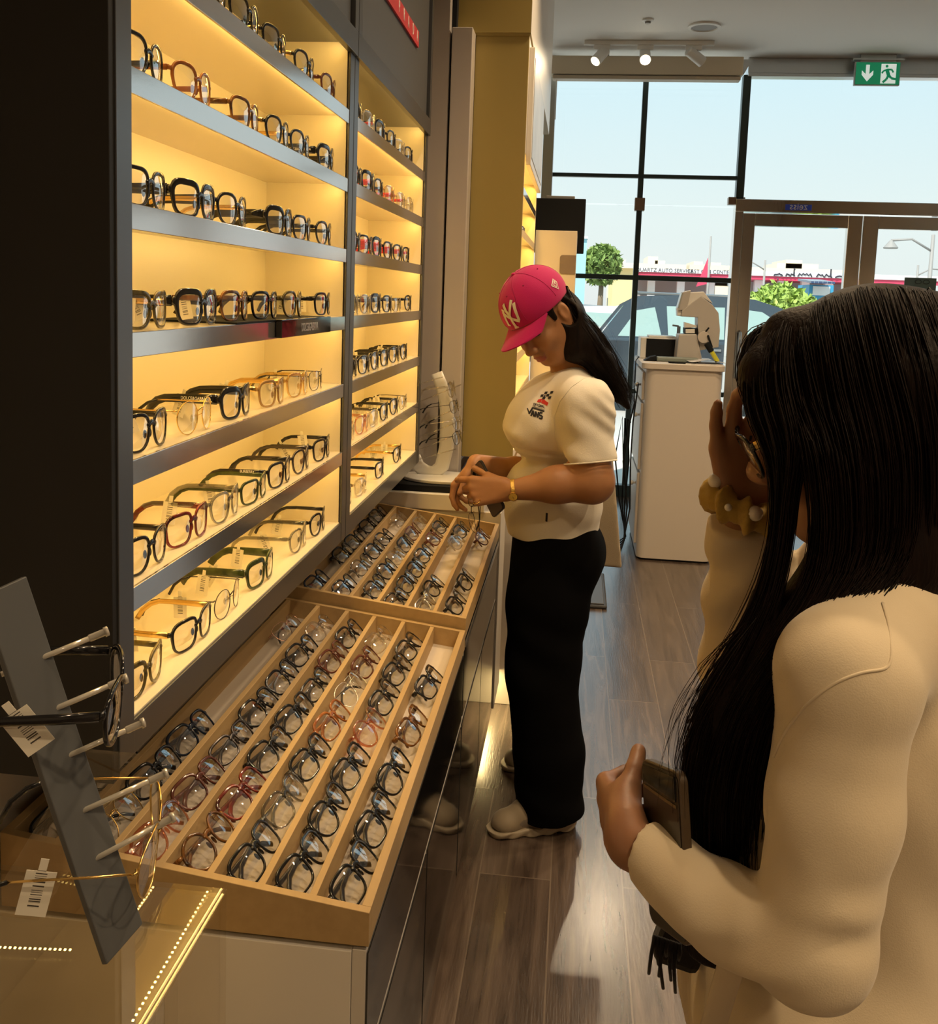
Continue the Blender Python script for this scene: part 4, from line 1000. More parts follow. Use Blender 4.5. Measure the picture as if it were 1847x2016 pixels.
# ================================================================ outside the window
ZS = -.32
M_road = pbr('sunlit_asphalt', (.42, .41, .39), .9, noise=(.6, (.50, .48, .45), .5))
M_pave = pbr('sunlit_paving', (.62, .58, .52), .9, noise=(2, (.68, .64, .58), .5))
m = MB(); m.box(-60, 90, YW + .13, 140, ZS - .2, ZS); struct(m.build('ground_street', M_road))
m = MB(); m.box(-6, 10, YW + .14, 11.5, ZS + .001, ZS + .16); struct(m.build('ground_pavement', M_pave))
M_facade = pbr('beige_facade', (.72, .58, .40), .85); M_facade2 = pbr('pale_facade', (.78, .68, .52), .85); M_win = pbr('far_window', (.10, .13, .15), .2)
M_roofc = pbr('station_white', (.80, .80, .80), .5); M_mag = pbr('station_red', (.62, .05, .12), .5); M_tan = pbr('tan_building', (.80, .62, .30), .85)
def seen_box(nm, px0, px1, py0, y, depth, mat, parent, z0=ZS):
    a = W(px0, py0, y); b = W(px1, py0, y); c = W((px0 + px1) / 2, py0, y)
    m = MB(); m.box(a[0], b[0], y, y + depth, z0, c[2]); return m.build(nm, mat, parent)
def building(label, y, px0, px1, py, mat, bits, nwin):
    t = thing('apartment_building', label, 'building', tuple(W((px0 + px1) / 2, 593, y)[:2]) + (ZS,), 0, 'beige buildings beyond the petrol station')
    seen_box('wall', px0, px1, py, y, 14, mat, t)
    for (a, b, top) in bits: seen_box('roof_block', a, b, top, y + 2, 8, mat, t, z0=W((px0 + px1) / 2, py, y)[2])
    a, b = W(px0, py, y), W(px1, py, y)
    for r in range(2):
        for k in range(nwin):
            x = a[0] + (b[0] - a[0]) * (k + .5) / nwin; z = a[2] - 1.6 - 3.2 * r
            m = MB(); m.box(x - .7, x + .7, y - .05, y - .001, z - .8, z + .6); m.build('window', M_win, t)
    return t
building('long beige building with low domed towers seen through the left window', 118, 1204, 1352, 519, M_facade2, [(1216, 1232, 511), (1276, 1296, 505), (1290, 1310, 513)], 12)
building('beige building behind the right part of the petrol station sign', 120, 1358, 1438, 522, M_facade2, [(1366, 1384, 515), (1400, 1420, 517)], 8)
building('pale building with a pyramid roof seen through the left door pane', 112, 1478, 1672, 529, M_facade2, [(1530, 1612, 519), (1548, 1580, 512)], 10)
tb = thing('kiosk_building', 'yellow-tan building left of the petrol station', 'building', tuple(W(1230, 593, 60)[:2]) + (ZS,))
seen_box('wall', 1208, 1250, 527, 60, 8, M_tan, tb); seen_box('roof_slab', 1204, 1252, 525, 59.6, 9, M_facade2, tb, z0=W(1230, 528, 60)[2])
# petrol station
YP = 64
def canopy(label, px0, px1, top, low):
    t = thing('petrol_station', label, 'petrol station', tuple(W((px0 + px1) / 2, 593, YP)[:2]) + (ZS,), 0, 'petrol station canopies across the road')
    a, b = W(px0, top, YP), W(px1, top, YP); zl = W((px0 + px1) / 2, low, YP)[2]; zm = (a[2] * .45 + zl * .55)
    m = MB(); m.box(a[0], b[0], YP, YP + 10, zm, a[2]); m.build('sign_band', M_roofc, t)
    m = MB(); m.box(a[0], b[0], YP + .1, YP + 9.8, zl, zm - .01); m.build('red_band', M_mag, t)
    m = MB(); m.box(a[0], b[0], YP + 6, YP + 9, ZS, zl - .01); m.build('shop_wall', pbr('shop_wall' + str(px0), (.42, .42, .42), .7), t)
    n = max(3, int((px1 - px0) / 45))
    for k in range(n):
        x = a[0] + (b[0] - a[0]) * (k + .5) / n
        m = MB(); m.box(x - .25, x + .25, YP + 1, YP + 1.5, ZS, zl - .01); m.build('column', M_roofc, t)
    return t, a, b, zl, zm
t1, a, b, zl, zm = canopy('petrol station canopy with dark capitals on a white and red band, left window', 1257, 1436, 527, 544)
M_ink = pbr('sign_ink', (.03, .03, .05), .5)
zc = (a[2] + zm) / 2
text_mesh('sign_letters', 'QUARTZ AUTO SERVICE', .34, ((W(1308, 536, YP)[0], YP - .02, zc), (1, 0, 0), (0, 0, 1)), M_ink, t1)
text_mesh('sign_letters', 'FAST CAR CENTER', .34, ((W(1398, 536, YP)[0], YP - .02, zc), (1, 0, 0), (0, 0, 1)), M_ink, t1)
m = MB(); fx = W(1377, 533, YP)[0]; m.prism([(fx - .2, YP - .5, zc - 1), (fx + .5, YP - .5, zc - .8), (fx + .45, YP - .5, zc + .9)], (0, .1, 0)); m.build('red_flag', M_mag, t1)
t2, a, b, zl, zm = canopy('petrol station canopy with flowing script on a white and red band, door panes', 1478, 1860, 533, 556)
zc = (a[2] + zm) / 2
def scribble(px0, px1, seed):
    r = np.random.default_rng(seed); x0, x1 = W(px0, 538, YP)[0], W(px1, 538, YP)[0]; m = MB()
    x = x0
    while x < x1 - .4:
        w = r.uniform(.5, 1.1); n = 9
        pts = [(x + w * k / (n - 1), YP - .03, zc - .12 + .22 * abs(math.sin(k * PI / (n - 1) * r.integers(1, 4))) * (1 if k % 2 else .5)) for k in range(n)]
        m.tube(pts, .05, 5)
        for q in range(r.integers(1, 3)): m.sphere((x + w * r.random(), YP - .03, zc + r.choice([-.34, .32])), .06, 4)
        if r.random() < .5: m.tube([(x + w * .9, YP - .03, zc - .1), (x + w * .9, YP - .03, zc + .42)], .05, 5)
        x += w + .2
    return m
scribble(1524, 1598, 3).build('script_letters', M_ink, t2); scribble(1608, 1660, 5).build('script_letters', M_ink, t2)
# light blue pylon, kiosk with solar panel
py_ = thing('sign_pylon', 'tall light blue sign pylon beside the tree, at the left window edge', 'pylon', tuple(W(1145, 593, 34)[:2]) + (ZS,))
seen_box('column', 1137, 1156, 468, 34, .6, pbr('pale_blue', (.35, .68, .78), .5), py_)
seen_box('cap', 1135, 1158, 465, 33.9, .8, M_roofc, py_, z0=W(1145, 470, 34)[2])
kk = thing('solar_kiosk', 'blue street kiosk with a tilted solar panel on its roof', 'kiosk', tuple(W(1618, 593, 24)[:2]) + (ZS,))
seen_box('booth', 1594, 1642, 561, 24, 1.2, pbr('kiosk_blue', (.04, .30, .52), .5), kk)
A = W(1590, 547, 23.6); B = W(1640, 559, 23.2)
def solar():
    m, nt, b = nodes('solar_cells'); L = nt.links; tc = nt.nodes.new('ShaderNodeTexCoord'); br = nt.nodes.new('ShaderNodeTexBrick'); L.new(tc.outputs['Object'], br.inputs[0])
    br.offset = 0; br.inputs['Scale'].default_value = 9; br.inputs['Color1'].default_value = (.03, .06, .14, 1); br.inputs['Color2'].default_value = (.04, .08, .17, 1); br.inputs['Mortar'].default_value = (.4, .45, .5, 1); br.inputs['Mortar Size'].default_value = .03; br.inputs['Brick Width'].default_value = .9
    L.new(br.outputs[0], b.inputs['Base Color']); b.inputs['Roughness'].default_value = .2; return m
m = MB(); m.hexa([(x, y, z) for x in (A[0], B[0] + .05) for (y, zz) in ((23.2, B[2] + .05), (24.6, A[2])) for z in (zz - .05, zz)]); m.build('solar_panel', solar(), kk)
m = MB(); zf = W(1618, 572, 24)[2]; m.box(W(1600, 572, 24)[0], W(1634, 572, 24)[0], 23.97, 23.995, zf - .12, zf + .10); m.build('sign_panel', M_roofc, kk)
# lamp posts
def lamp(px, ptop, y, arms, label):
    p = W(px, ptop, y); t = thing('street_lamp', label, 'street lamp', (p[0], y, ZS), 0, 'street lamps along the road')
    m = MB(); m.tube([(p[0], y, ZS), (p[0], y, p[2])], [.09, .05], 8); m.build('pole', M_grille, t, smooth=True)
    for s in arms:
        m = MB(); m.tube([(p[0], y, p[2] - .5), (p[0] + s * .6, y, p[2] - .15), (p[0] + s * 1.2, y, p[2] - .2)], .035, 6); ar = m.build('arm', M_grille, t, smooth=True)
        m = MB(); m.lathe([(.04, p[2] - .2), (.22, p[2] - .42), (.2, p[2] - .45)], (p[0] + s * 1.2, y, 0), 12); m.build('lamp_shade', M_grille, ar, smooth=40)
lamp(1400, 465, 52, (), 'slim lamp post between the two dark window bars')
lamp(1507, 512, 50, (-1,), 'short street lamp with one arm seen through the left door pane')
lamp(1838, 462, 30, (-1,), 'double street lamp at the right edge, seen through the right door pane')
lamp(1808, 522, 48, (1,), 'small far street lamp low in the right door pane')
# trees and bushes
M_leaf = pbr('leaves', (.10, .19, .04), .7, noise=(3, (.26, .36, .09), .5)); M_leaf2 = pbr('bright_leaves', (.20, .36, .05), .7, noise=(3, (.42, .52, .12), .5)); M_bark = pbr('bark', (.20, .15, .10), .9)
def foliage(c, rad, n, size, seed):
    r = np.random.default_rng(seed); m = MB(); c = np.array(c)
    d = r.normal(size=(n, 3)); d /= np.linalg.norm(d, axis=1, keepdims=True); P = c + d * np.array(rad) * (r.random((n, 1)) ** .35)
    for p in P:
        u = r.normal(size=3); u /= np.linalg.norm(u); v = np.cross(u, r.normal(size=3)); v /= np.linalg.norm(v); s = size * r.uniform(.6, 1.3)
        m.add([p - u * s, p + v * s * .45, p + u * s, p - v * s * .45], [(0, 1, 2, 3)])
    return m
def tree(px, py, y, rad, label, mat, seed, n=1500, size=.22, nm='tree', cat='tree', grp='trees across the road'):
    p = W(px, py, y); t = thing(nm, label, cat, (p[0], y, ZS), 0, grp)
    if nm == 'bush':
        zt = p[2] + rad[2] * .9; p = np.array([p[0], p[1], (zt + ZS) / 2]); rad = (rad[0], rad[1], (zt - ZS) / 2)
    foliage(p, rad, n, size, seed).build('foliage', mat, t)
    m = MB(); m.tube([(p[0], y, ZS), (p[0] + .05, y, p[2])], [.16, .08] if nm == 'tree' else [.05, .03], 8); m.build('trunk' if nm == 'tree' else 'stem', M_bark, t, smooth=True)
tree(1184, 522, 38, (.75, .8, .75), 'round green tree left of the mullion beside the pale blue pylon', M_leaf, 1, 2200)
for i, (px, py, y, r_) in enumerate([(1500, 598, 20.6, .42), (1522, 585, 21.6, .46), (1548, 588, 22.6, .45), (1570, 600, 19.7, .38), (1592, 606, 18.9, .32), (1478, 610, 18.15, .32)]):
    tree(px, py, y, (r_, r_, r_ * .95), ['leftmost bright bush behind the car, left of the tallest', 'tallest bright green bush behind the car windscreen', 'bright bush just right of the tallest bush', 'lower bright bush left of the blue kiosk foot', 'smallest bright bush under the blue kiosk', 'bright bush half hidden behind the door stile'][i], M_leaf2, 20 + i, 1800, .10, 'bush', 'bush', 'bushes behind the dark car')
# dark car parked in front, seen from its side
def car(label, x0, y0, L_, mat, sc=1.0, detail=True, grp=None, flip=1):
    t = thing('parked_car', label, 'car', (x0 + L_ / 2, y0, ZS), 0, grp)
    k = L_ / 4.9
    def P(u, z): 
        return (x0 + (u if flip > 0 else 4.9 - u) * k, ZS + z * k)
    body = [(.05, .45), (.0, .8), (.05, 1.12), (.35, 1.18), (3.55, 1.17), (4.3, 1.10), (4.75, .98), (4.9, .75), (4.85, .42)]
    roof = [(.18, 1.16), (.55, 1.66), (.8, 1.80), (1.6, 1.84), (2.5, 1.80), (2.9, 1.68), (3.62, 1.165)]
    w = 1.9 * k
    m = MB(); m.prism([(P(u, z)[0], y0, P(u, z)[1]) for u, z in body], (0, w, 0)); m.build('body', mat, t, bevel=.05 * k, seg=3)
    n = len(roof); A_ = [(P(u, z)[0], y0 + .05 * k + .16 * k * max(0, (z - 1.16) / .7), P(u, z)[1]) for u, z in roof]; B_ = [(a, y0 + w - (b - y0), c) for a, b, c in A_]
    m = MB(); m.add(A_ + B_, [tuple(range(n)), tuple(range(n, 2 * n))[::-1]] + [(i, i + 1, n + i + 1, n + i) for i in range(n - 1)] + [(0, n, 2 * n - 1, n - 1)]); m.build('cabin', mat, t, bevel=.03 * k, seg=2)
    wins = [[(.45, 1.20), (.72, 1.60), (1.0, 1.66), (1.12, 1.20)], [(1.22, 1.20), (1.18, 1.68), (2.06, 1.69), (2.06, 1.20)], [(2.18, 1.20), (2.18, 1.69), (2.62, 1.64), (3.34, 1.20)]] if detail else [[(.6, 1.22), (.85, 1.64), (2.5, 1.66), (3.2, 1.22)]]
    for wv in wins:
        m = MB(); q = [(P(u, z)[0], y0 + .05 * k + .16 * k * (z - 1.16) / .7 - .006, P(u, z)[1]) for u, z in wv]; m.prism(q, (0, .004, 0)); m.build('side_window', M_carwin, t)
    for u in (.95, 3.95):
        for yy in ((y0 - .01, y0 + .2 * k), (y0 + w - .2 * k, y0 + w + .01)):
            m = MB(); c = P(u, .38); m.cyl((c[0], yy[0], ZS + .38 * k), (c[0], yy[1], ZS + .38 * k), .38 * k, 24); wh = m.build('wheel', M_tyre, t, smooth=40)
            m = MB(); m.cyl((c[0], yy[0] - .006, ZS + .38 * k), (c[0], yy[1] + .006, ZS + .38 * k), .22 * k, 20); m.build('rim', M_steel, wh, smooth=40)
    m = MB(); c = P(3.25, 1.22); m.box(c[0] - .1 * k, c[0] + .1 * k, y0 - .16 * k, y0 - .01, c[1], c[1] + .16 * k); m.build('wing_mirror', mat, t, bevel=.03)
    m = MB(); c = P(.02, 1.0); m.box(c[0] - .01, c[0] + .12 * k, y0 + .02, y0 + .3 * k, c[1] - .1, c[1] + .14 * k); m.build('tail_lamp', M_mag, t)
    if detail:
        m = MB(); a = P(.7, 1.87); b = P(2.4, 1.86); m.tube([(a[0], y0 + .25 * k, a[1]), (b[0], y0 + .25 * k, b[1])], .025, 6); m.build('roof_rail', M_steel, t)
        for u in (1.17, 2.12):
            m = MB(); c = P(u + .75, 1.02); m.box(c[0] - .1, c[0] + .1, y0 - .02, y0 - .001, c[1], c[1] + .035); m.build('door_handle', M_steel, t)
    return t
M_carwin = pbr('car_glass', (.30, .42, .40), .06, spec=.8); M_tyre = pbr('tyre', (.02, .02, .02), .7)
M_cardark = pbr('dark_car_paint', (.04, .055, .07), .12, coat=1.0, metal=.2)
cA = W(1186, 600, 15.5); cB = W(1566, 600, 15.5)
car('large dark blue off-road car parked across the window behind the counter', cA[0] - .2, 15.3, 5.1, M_cardark)
M_carw = pbr('white_car_paint', (.72, .72, .70), .2, coat=.6); M_cars = pbr('silver_car_paint', (.38, .40, .42), .2, metal=.5)
for i, (px, y, mt, lb) in enumerate([(1150, 26.5, M_carw, 'white car nearest the pale blue pylon, at the left window edge'), (1192, 31.2, M_cars, 'silver car parked under the round tree'), (1225, 42, M_carw, 'white car just left of the dark mullion across the road'), (1290, 46, M_carw, 'white car behind the roof of the dark car, right of the mullion'), (1400, 50, M_carw, 'white car at the petrol station behind the lensmeter'), (1690, 40, M_cars, 'silver car low in the right door pane')]):
    p = W(px, 590, y); car(lb, p[0] - 2.1, y, 4.3, mt, detail=False, grp='cars across the road', flip=1 if i % 2 else -1)
# blue sheet painted as a sign's reflection above the door; the glasses poster on the door pane
refl = thing('sign_reflection', 'small blue sheet with mirrored white letters, a painted sign reflection over the left door', 'painted reflection', tuple(W(1572, 408, YW - .055)))
a, b = W(1547, 402, YW - .055), W(1598, 415, YW - .055)
m = MB(); m.box(a[0], b[0], YW - .0545, YW - .0505, b[2], a[2]); m.build('sheet', pbr('reflected_blue', (.04, .10, .75), .4), refl)
text_mesh('letters', 'zeiss', .068, (((a[0] + b[0]) / 2, YW - .0548, (a[2] + b[2]) / 2 + .006), (-1, 0, 0), (0, 0, 1)), M_lettw, refl, sx=1.0)
ps = thing('door_poster', 'grey-green poster with an outline of eyeglasses on the right door pane', 'poster', tuple(W(1808, 590, YW + .01)))
a, b = W(1782, 546, YW - .012), W(1835, 660, YW - .012)
m = MB(); m.box(a[0], b[0], YW - .0085, YW - .0045, b[2], a[2]); m.build('sheet', pbr('poster_grey_green', (.16, .24, .23), .5), ps)
c = W(1816, 555, YW - .01); m = MB()
for s in (-1, 1): m.tube([(c[0] + s * .028 + .022 * math.cos(t), YW - .010, c[2] + .014 * math.sin(t)) for t in np.linspace(0, 2 * PI, 20)[:-1]], .0018, 5, closed=True)
m.build('eyeglasses_outline', M_ink, ps)
# ================================================================ smooth bodies: signed distance fields turned into one closed skin
class SDF:
    def __init__(s, lo, hi, h):
        s.lo = np.array(lo, float); s.h = h
        s.n = np.ceil((np.array(hi, float) - s.lo) / h).astype(int) + 1
        s.F = np.full(s.n, .06, np.float32)
        s.ax = [s.lo[i] + h * np.arange(s.n[i]) for i in range(3)]
    def block(s, lo, hi, pad):
        a = np.clip(np.floor((np.array(lo) - pad - s.lo) / s.h).astype(int), 0, s.n); b = np.clip(np.ceil((np.array(hi) + pad - s.lo) / s.h).astype(int) + 1, 0, s.n)
        sl = tuple(slice(i, j) for i, j in zip(a, b))
        X = s.ax[0][sl[0]][:, None, None]; Y = s.ax[1][sl[1]][None, :, None]; Z = s.ax[2][sl[2]][None, None, :]
        return sl, X, Y, Z
    def put(s, sl, d, k, op):
        f = s.F[sl]
        if f.size == 0: return
        d = d.astype(np.float32)
        if op == 'add':
            if k > 0: hh = np.maximum(k - np.abs(f - d), 0) / k; s.F[sl] = np.minimum(f, d) - hh * hh * k * .25
            else: s.F[sl] = np.minimum(f, d)
        else:
            d = -d
            if k > 0: hh = np.maximum(k - np.abs(f - d), 0) / k; s.F[sl] = np.maximum(f, d) + hh * hh * k * .25
            else: s.F[sl] = np.maximum(f, d)
    def cap(s, a, b, ra, rb=None, k=.01, op='add'):
        """tapered capsule"""
        rb = ra if rb is None else rb
        a = np.array(a, float); b = np.array(b, float); R = max(ra, rb)
        sl, X, Y, Z = s.block(np.minimum(a, b) - R, np.maximum(a, b) + R, k + .012)
        ab = b - a; L = max(ab.dot(ab), 1e-12)
        t = np.clip(((X - a[0]) * ab[0] + (Y - a[1]) * ab[1] + (Z - a[2]) * ab[2]) / L, 0, 1)
        d = np.sqrt((X - a[0] - t * ab[0]) ** 2 + (Y - a[1] - t * ab[1]) ** 2 + (Z - a[2] - t * ab[2]) ** 2) - (ra + (rb - ra) * t)
        s.put(sl, d, k, op); return s
    def chain(s, pts, rs, k=.01, op='add'):
        for i in range(len(pts) - 1): s.cap(pts[i], pts[i + 1], rs[i], rs[i + 1], k, op)
        return s
    def ell(s, c, r, k=.01, op='add', rot=None):
        """ellipsoid; rot: rows are its axes"""
        c = np.array(c, float); r = np.array([r] * 3 if np.isscalar(r) else r, float)
        R = r.max() if rot is not None else r
        sl, X, Y, Z = s.block(c - R, c + R, k + .012)
        x, y, z = X - c[0], Y - c[1], Z - c[2]
        if rot is not None:
            x, y, z = [m[0] * x + m[1] * y + m[2] * z for m in np.array(rot, float)]
        q = np.sqrt((x / r[0]) ** 2 + (y / r[1]) ** 2 + (z / r[2]) ** 2)
        g = np.sqrt((x / r[0] ** 2) ** 2 + (y / r[1] ** 2) ** 2 + (z / r[2] ** 2) ** 2)
        d = q * (q - 1) / np.maximum(g, 1e-6)
        s.put(sl, d, k, op); return s
    def plane(s, p, n, k=0.004):
        """cut away everything on the side n points to"""
        p = np.array(p, float); n = np.array(n, float); n /= np.linalg.norm(n)
        X = s.ax[0][:, None, None]; Y = s.ax[1][None, :, None]; Z = s.ax[2][None, None, :]
        d = -((X - p[0]) * n[0] + (Y - p[1]) * n[1] + (Z - p[2]) * n[2])
        s.put((slice(None),) * 3, np.broadcast_to(d, s.F.shape), k, 'sub'); return s
    def warp(s, fn, lo=None, hi=None):
        """add fn(X, Y, Z) to the field: folds and wrinkles"""
        sl, X, Y, Z = s.block(s.lo if lo is None else lo, s.ax and [a[-1] for a in s.ax] if hi is None else hi, 0)
        s.F[sl] += fn(X, Y, Z).astype(np.float32); return s
    def surface(s):
        F = s.F; F[0] = F[-1] = .01; F[:, 0] = F[:, -1] = .01; F[:, :, 0] = F[:, :, -1] = .01
        I = F < 0; nx, ny, nz = F.shape
        c = [I[i:nx - 1 + i, j:ny - 1 + j, k:nz - 1 + k] for i in (0, 1) for j in (0, 1) for k in (0, 1)]
        cnt = sum(x.astype(np.int8) for x in c); act = (cnt > 0) & (cnt < 8)
        idx = np.argwhere(act); vid = np.full(act.shape, -1, np.int64); vid[tuple(idx.T)] = np.arange(len(idx))
        cor = np.array([(i, j, k) for i in (0, 1) for j in (0, 1) for k in (0, 1)])
        val = np.stack([F[tuple((idx + o).T)] for o in cor], 1).astype(float)
        acc = np.zeros((len(idx), 3)); n = np.zeros(len(idx))
        for a in range(8):
            for b in range(a + 1, 8):
                if np.abs(cor[a] - cor[b]).sum() != 1: continue
                m = (val[:, a] < 0) != (val[:, b] < 0)
                t = val[m, a] / (val[m, a] - val[m, b])
                acc[m] += cor[a] + (cor[b] - cor[a]) * t[:, None]; n[m] += 1
        V = s.lo + (idx + acc / n[:, None]) * s.h
        faces = []
        for ax in range(3):
            o = [0, 0, 0]; o[ax] = 1
            A = I[:nx - o[0], :ny - o[1], :nz - o[2]]; B = I[o[0]:, o[1]:, o[2]:]
            e = np.argwhere(A != B); u, v = [(1, 2), (2, 0), (0, 1)][ax]
            e = e[(e[:, u] > 0) & (e[:, v] > 0) & (e[:, u] < F.shape[u] - 1) & (e[:, v] < F.shape[v] - 1)]
            du = np.zeros(3, int); du[u] = 1; dv = np.zeros(3, int); dv[v] = 1
            q = np.stack([vid[tuple((e - du - dv).T)], vid[tuple((e - dv).T)], vid[tuple(e.T)], vid[tuple((e - du).T)]], 1)
            fl = A[tuple(e.T)]
            q[~fl] = q[~fl][:, ::-1]
            faces.append(q)
        return V, np.concatenate(faces)
    def build(s, name, mats, parent=None, relax=2, pick=None):
        V, Q = s.surface()
        Q = Q[(Q >= 0).all(1)]
        for _ in range(relax):                           # light Laplacian relaxation removes grid steps
            S = np.zeros_like(V); N = np.zeros(len(V))
            for a, b in ((0, 1), (1, 2), (2, 3), (3, 0)):
                np.add.at(S, Q[:, a], V[Q[:, b]]); np.add.at(S, Q[:, b], V[Q[:, a]]); np.add.at(N, Q[:, a], 1); np.add.at(N, Q[:, b], 1)
            V = V * .45 + .55 * S / np.maximum(N, 1)[:, None]
        off = np.zeros(3)
        if parent is not None:
            r = parent
            while r.parent: r = r.parent
            off = np.array(r.location)
        me = bpy.data.meshes.new(name)
        me.vertices.add(len(V)); me.vertices.foreach_set('co', (V - off).ravel())
        me.loops.add(Q.size); me.loops.foreach_set('vertex_index', Q.ravel().astype(np.int32))
        me.polygons.add(len(Q)); me.polygons.foreach_set('loop_start', np.arange(0, Q.size, 4, dtype=np.int32))
        me.polygons.foreach_set('use_smooth', np.ones(len(Q), bool))
        for m in (mats if isinstance(mats, (list, tuple)) else [mats]): me.materials.append(m)
        if pick is not None: me.polygons.foreach_set('material_index', pick(V[Q].mean(1)).astype(np.int32))
        me.update(calc_edges=True); me.validate()
        o = bpy.data.objects.new(name, me); COL.objects.link(o)
        if parent is not None: o.parent = parent
        return o
def frame(fwd, up=(0, 0, 1)):
    f = np.array(fwd, float); f /= np.linalg.norm(f); l = np.cross(up, f); l /= np.linalg.norm(l); u = np.cross(f, l)
    return np.array([f, l, u])          # rows: forward, left, up
def head_sdf(S, c, R, sc=1.0, full=True):
    """head with face; c = between the ears at eye height, R rows forward/left/up"""
    c = np.array(c, float)
    P = lambda x, y, z: c + sc * (x * R[0] + y * R[1] + z * R[2])
    def E(p, r, k, op='add'): S.ell(P(*p), np.array(r) * sc, k, op, R)
    E((-.012, 0, .035), (.093, .074, .086), .02)
    E((.022, 0, -.030), (.066, .060, .088), .03)
    E((.060, 0, -.098), (.024, .026, .019), .03)
    for y in (-1, 1):
        S.cap(P(-.012, y * .056, -.045), P(.045, y * .026, -.096), .022 * sc, .019 * sc, .03)
        E((.060, y * .036, -.036), (.026, .024, .026), .02)
        E((.093, y * .031, .001), (.014, .017, .010), .014, 'sub')
        E((.073, y * .031, -.001), (.0135, .0165, .0115), .004)
        S.cap(P(.086, y * .012, .020), P(.071, y * .049, .019), .006 * sc, .005 * sc, .012)
        E((.098, y * .0135, -.041), (.011, .0085, .0085), .006)
        E((-.012, y * .076, -.008), (.019, .007, .031), .006)
        E((-.006, y * .083, -.006), (.010, .005, .018), .004, 'sub')
        E((.104, y * .0062, -.050), (.005, .0035, .004), .002, 'sub')
    S.cap(P(.084, 0, .008), P(.106, 0, -.036), .0065 * sc, .0125 * sc, .012)
    E((.087, 0, -.060), (.012, .018, .010), .01)
    E((.091, 0, -.0665), (.0095, .022, .0055), .005)
    E((.0895, 0, -.0775), (.0095, .0185, .0068), .005)
    E((.101, 0, -.0715), (.006, .022, .0009), .0015, 'sub')
def head_pick(c, R, sc=1.0):
    """material slots by place on the head: 0 skin, 1 lips, 2 brow and lash"""
    def f(C):
        q = (C - np.array(c)) @ np.array(R).T / sc
        x, y, z = q.T; ay = np.abs(y)
        m = np.zeros(len(C), int); far = (np.abs(q) > .14).any(1) | (x > .112)
        m[(x > .084) & (((y / .0225) ** 2 + ((z + .072) / .0115) ** 2) < 1)] = 1
        m[(x > .055) & (ay > .014) & (ay < .050) & (np.abs(z - (.023 + .06 * (ay - .03) * (ay < .035) - .12 * np.maximum(ay - .04, 0))) < .0038)] = 2
        m[(x > .060) & (ay > .017) & (ay < .046) & (np.abs(z + .0065 + 3.2 * (ay - .031) ** 2 * -1) < .0022)] = 2
        m[far] = 0
        return m
    return f
def hand_sdf(S, wrist, fwd, palm, curl, spread=.10, thumb=None, sc=1.0, left=1, k=.006, flens=(.074, .082, .077, .060), thumb_curl=(.25, .35)):
    """wrist point, direction of the knuckles, direction the palm faces, bend of each finger (index..little); left=+1 puts the thumb on palm x fwd side"""
    f = np.array(fwd, float); f /= np.linalg.norm(f); n = np.array(palm, float); n -= f * n.dot(f); n /= np.linalg.norm(n)
    t = np.cross(n, f) * left                    # towards the thumb
    w = np.array(wrist, float); tips = []
    for i, o in enumerate((.029, .010, -.009, -.027)):
        kn = w + sc * (f * (.085, .088, .083, .074)[i] + t * o)
        S.cap(w + sc * (t * o * .55 + f * .006), kn, (.0145, .0145, .0145, .0135)[i] * sc, .0105 * sc, .012)
        d = f * math.cos(spread * (1.3 - i)) + t * math.sin(spread * (1.3 - i)); p = kn
        c3 = curl[i] if np.iterable(curl[i]) else (curl[i], curl[i] * 1.1, curl[i] * .7)
        r0 = (.0092, .0094, .0090, .0080)[i] * sc
        for j, (fr, r1) in enumerate(((.46, .93), (.30, .86), (.24, .74))):
            ax = np.cross(d, n); ax /= np.linalg.norm(ax); a = c3[j]
            d2 = d * math.cos(a) + n * math.sin(a); n2 = n * math.cos(a) - d * math.sin(a)
            q = p + d2 * flens[i] * fr * sc; S.cap(p, q, r0 * (.93 if j else 1.02), r0 * r1, k if j == 0 else .003); p = q; d = d2; 
            n_keep = n2; r0 = r0 * (.96)
            n = n2
        tips.append(p)
        n = np.array(palm, float); n -= f * n.dot(f); n /= np.linalg.norm(n)
    S.cap(w + sc * (t * .018 + f * .014 + n * .006), w + sc * (t * .030 + f * .042 + n * .012), .0135 * sc, .0125 * sc, .014)
    b = w + sc * (t * .028 + f * .036 + n * .010)
    d = np.array(thumb, float) if thumb is not None else (f * .62 + t * .62 + n * .40); d /= np.linalg.norm(d)
    q = b + d * .034 * sc; S.cap(b, q, .0118 * sc, .0100 * sc, .010)
    d2 = d * math.cos(thumb_curl[0]) + f * math.sin(thumb_curl[0]); d2 /= np.linalg.norm(d2); e = q + d2 * .028 * sc; S.cap(q, e, .0100 * sc, .0085 * sc, .004)
    tips.append(e)
    return tips
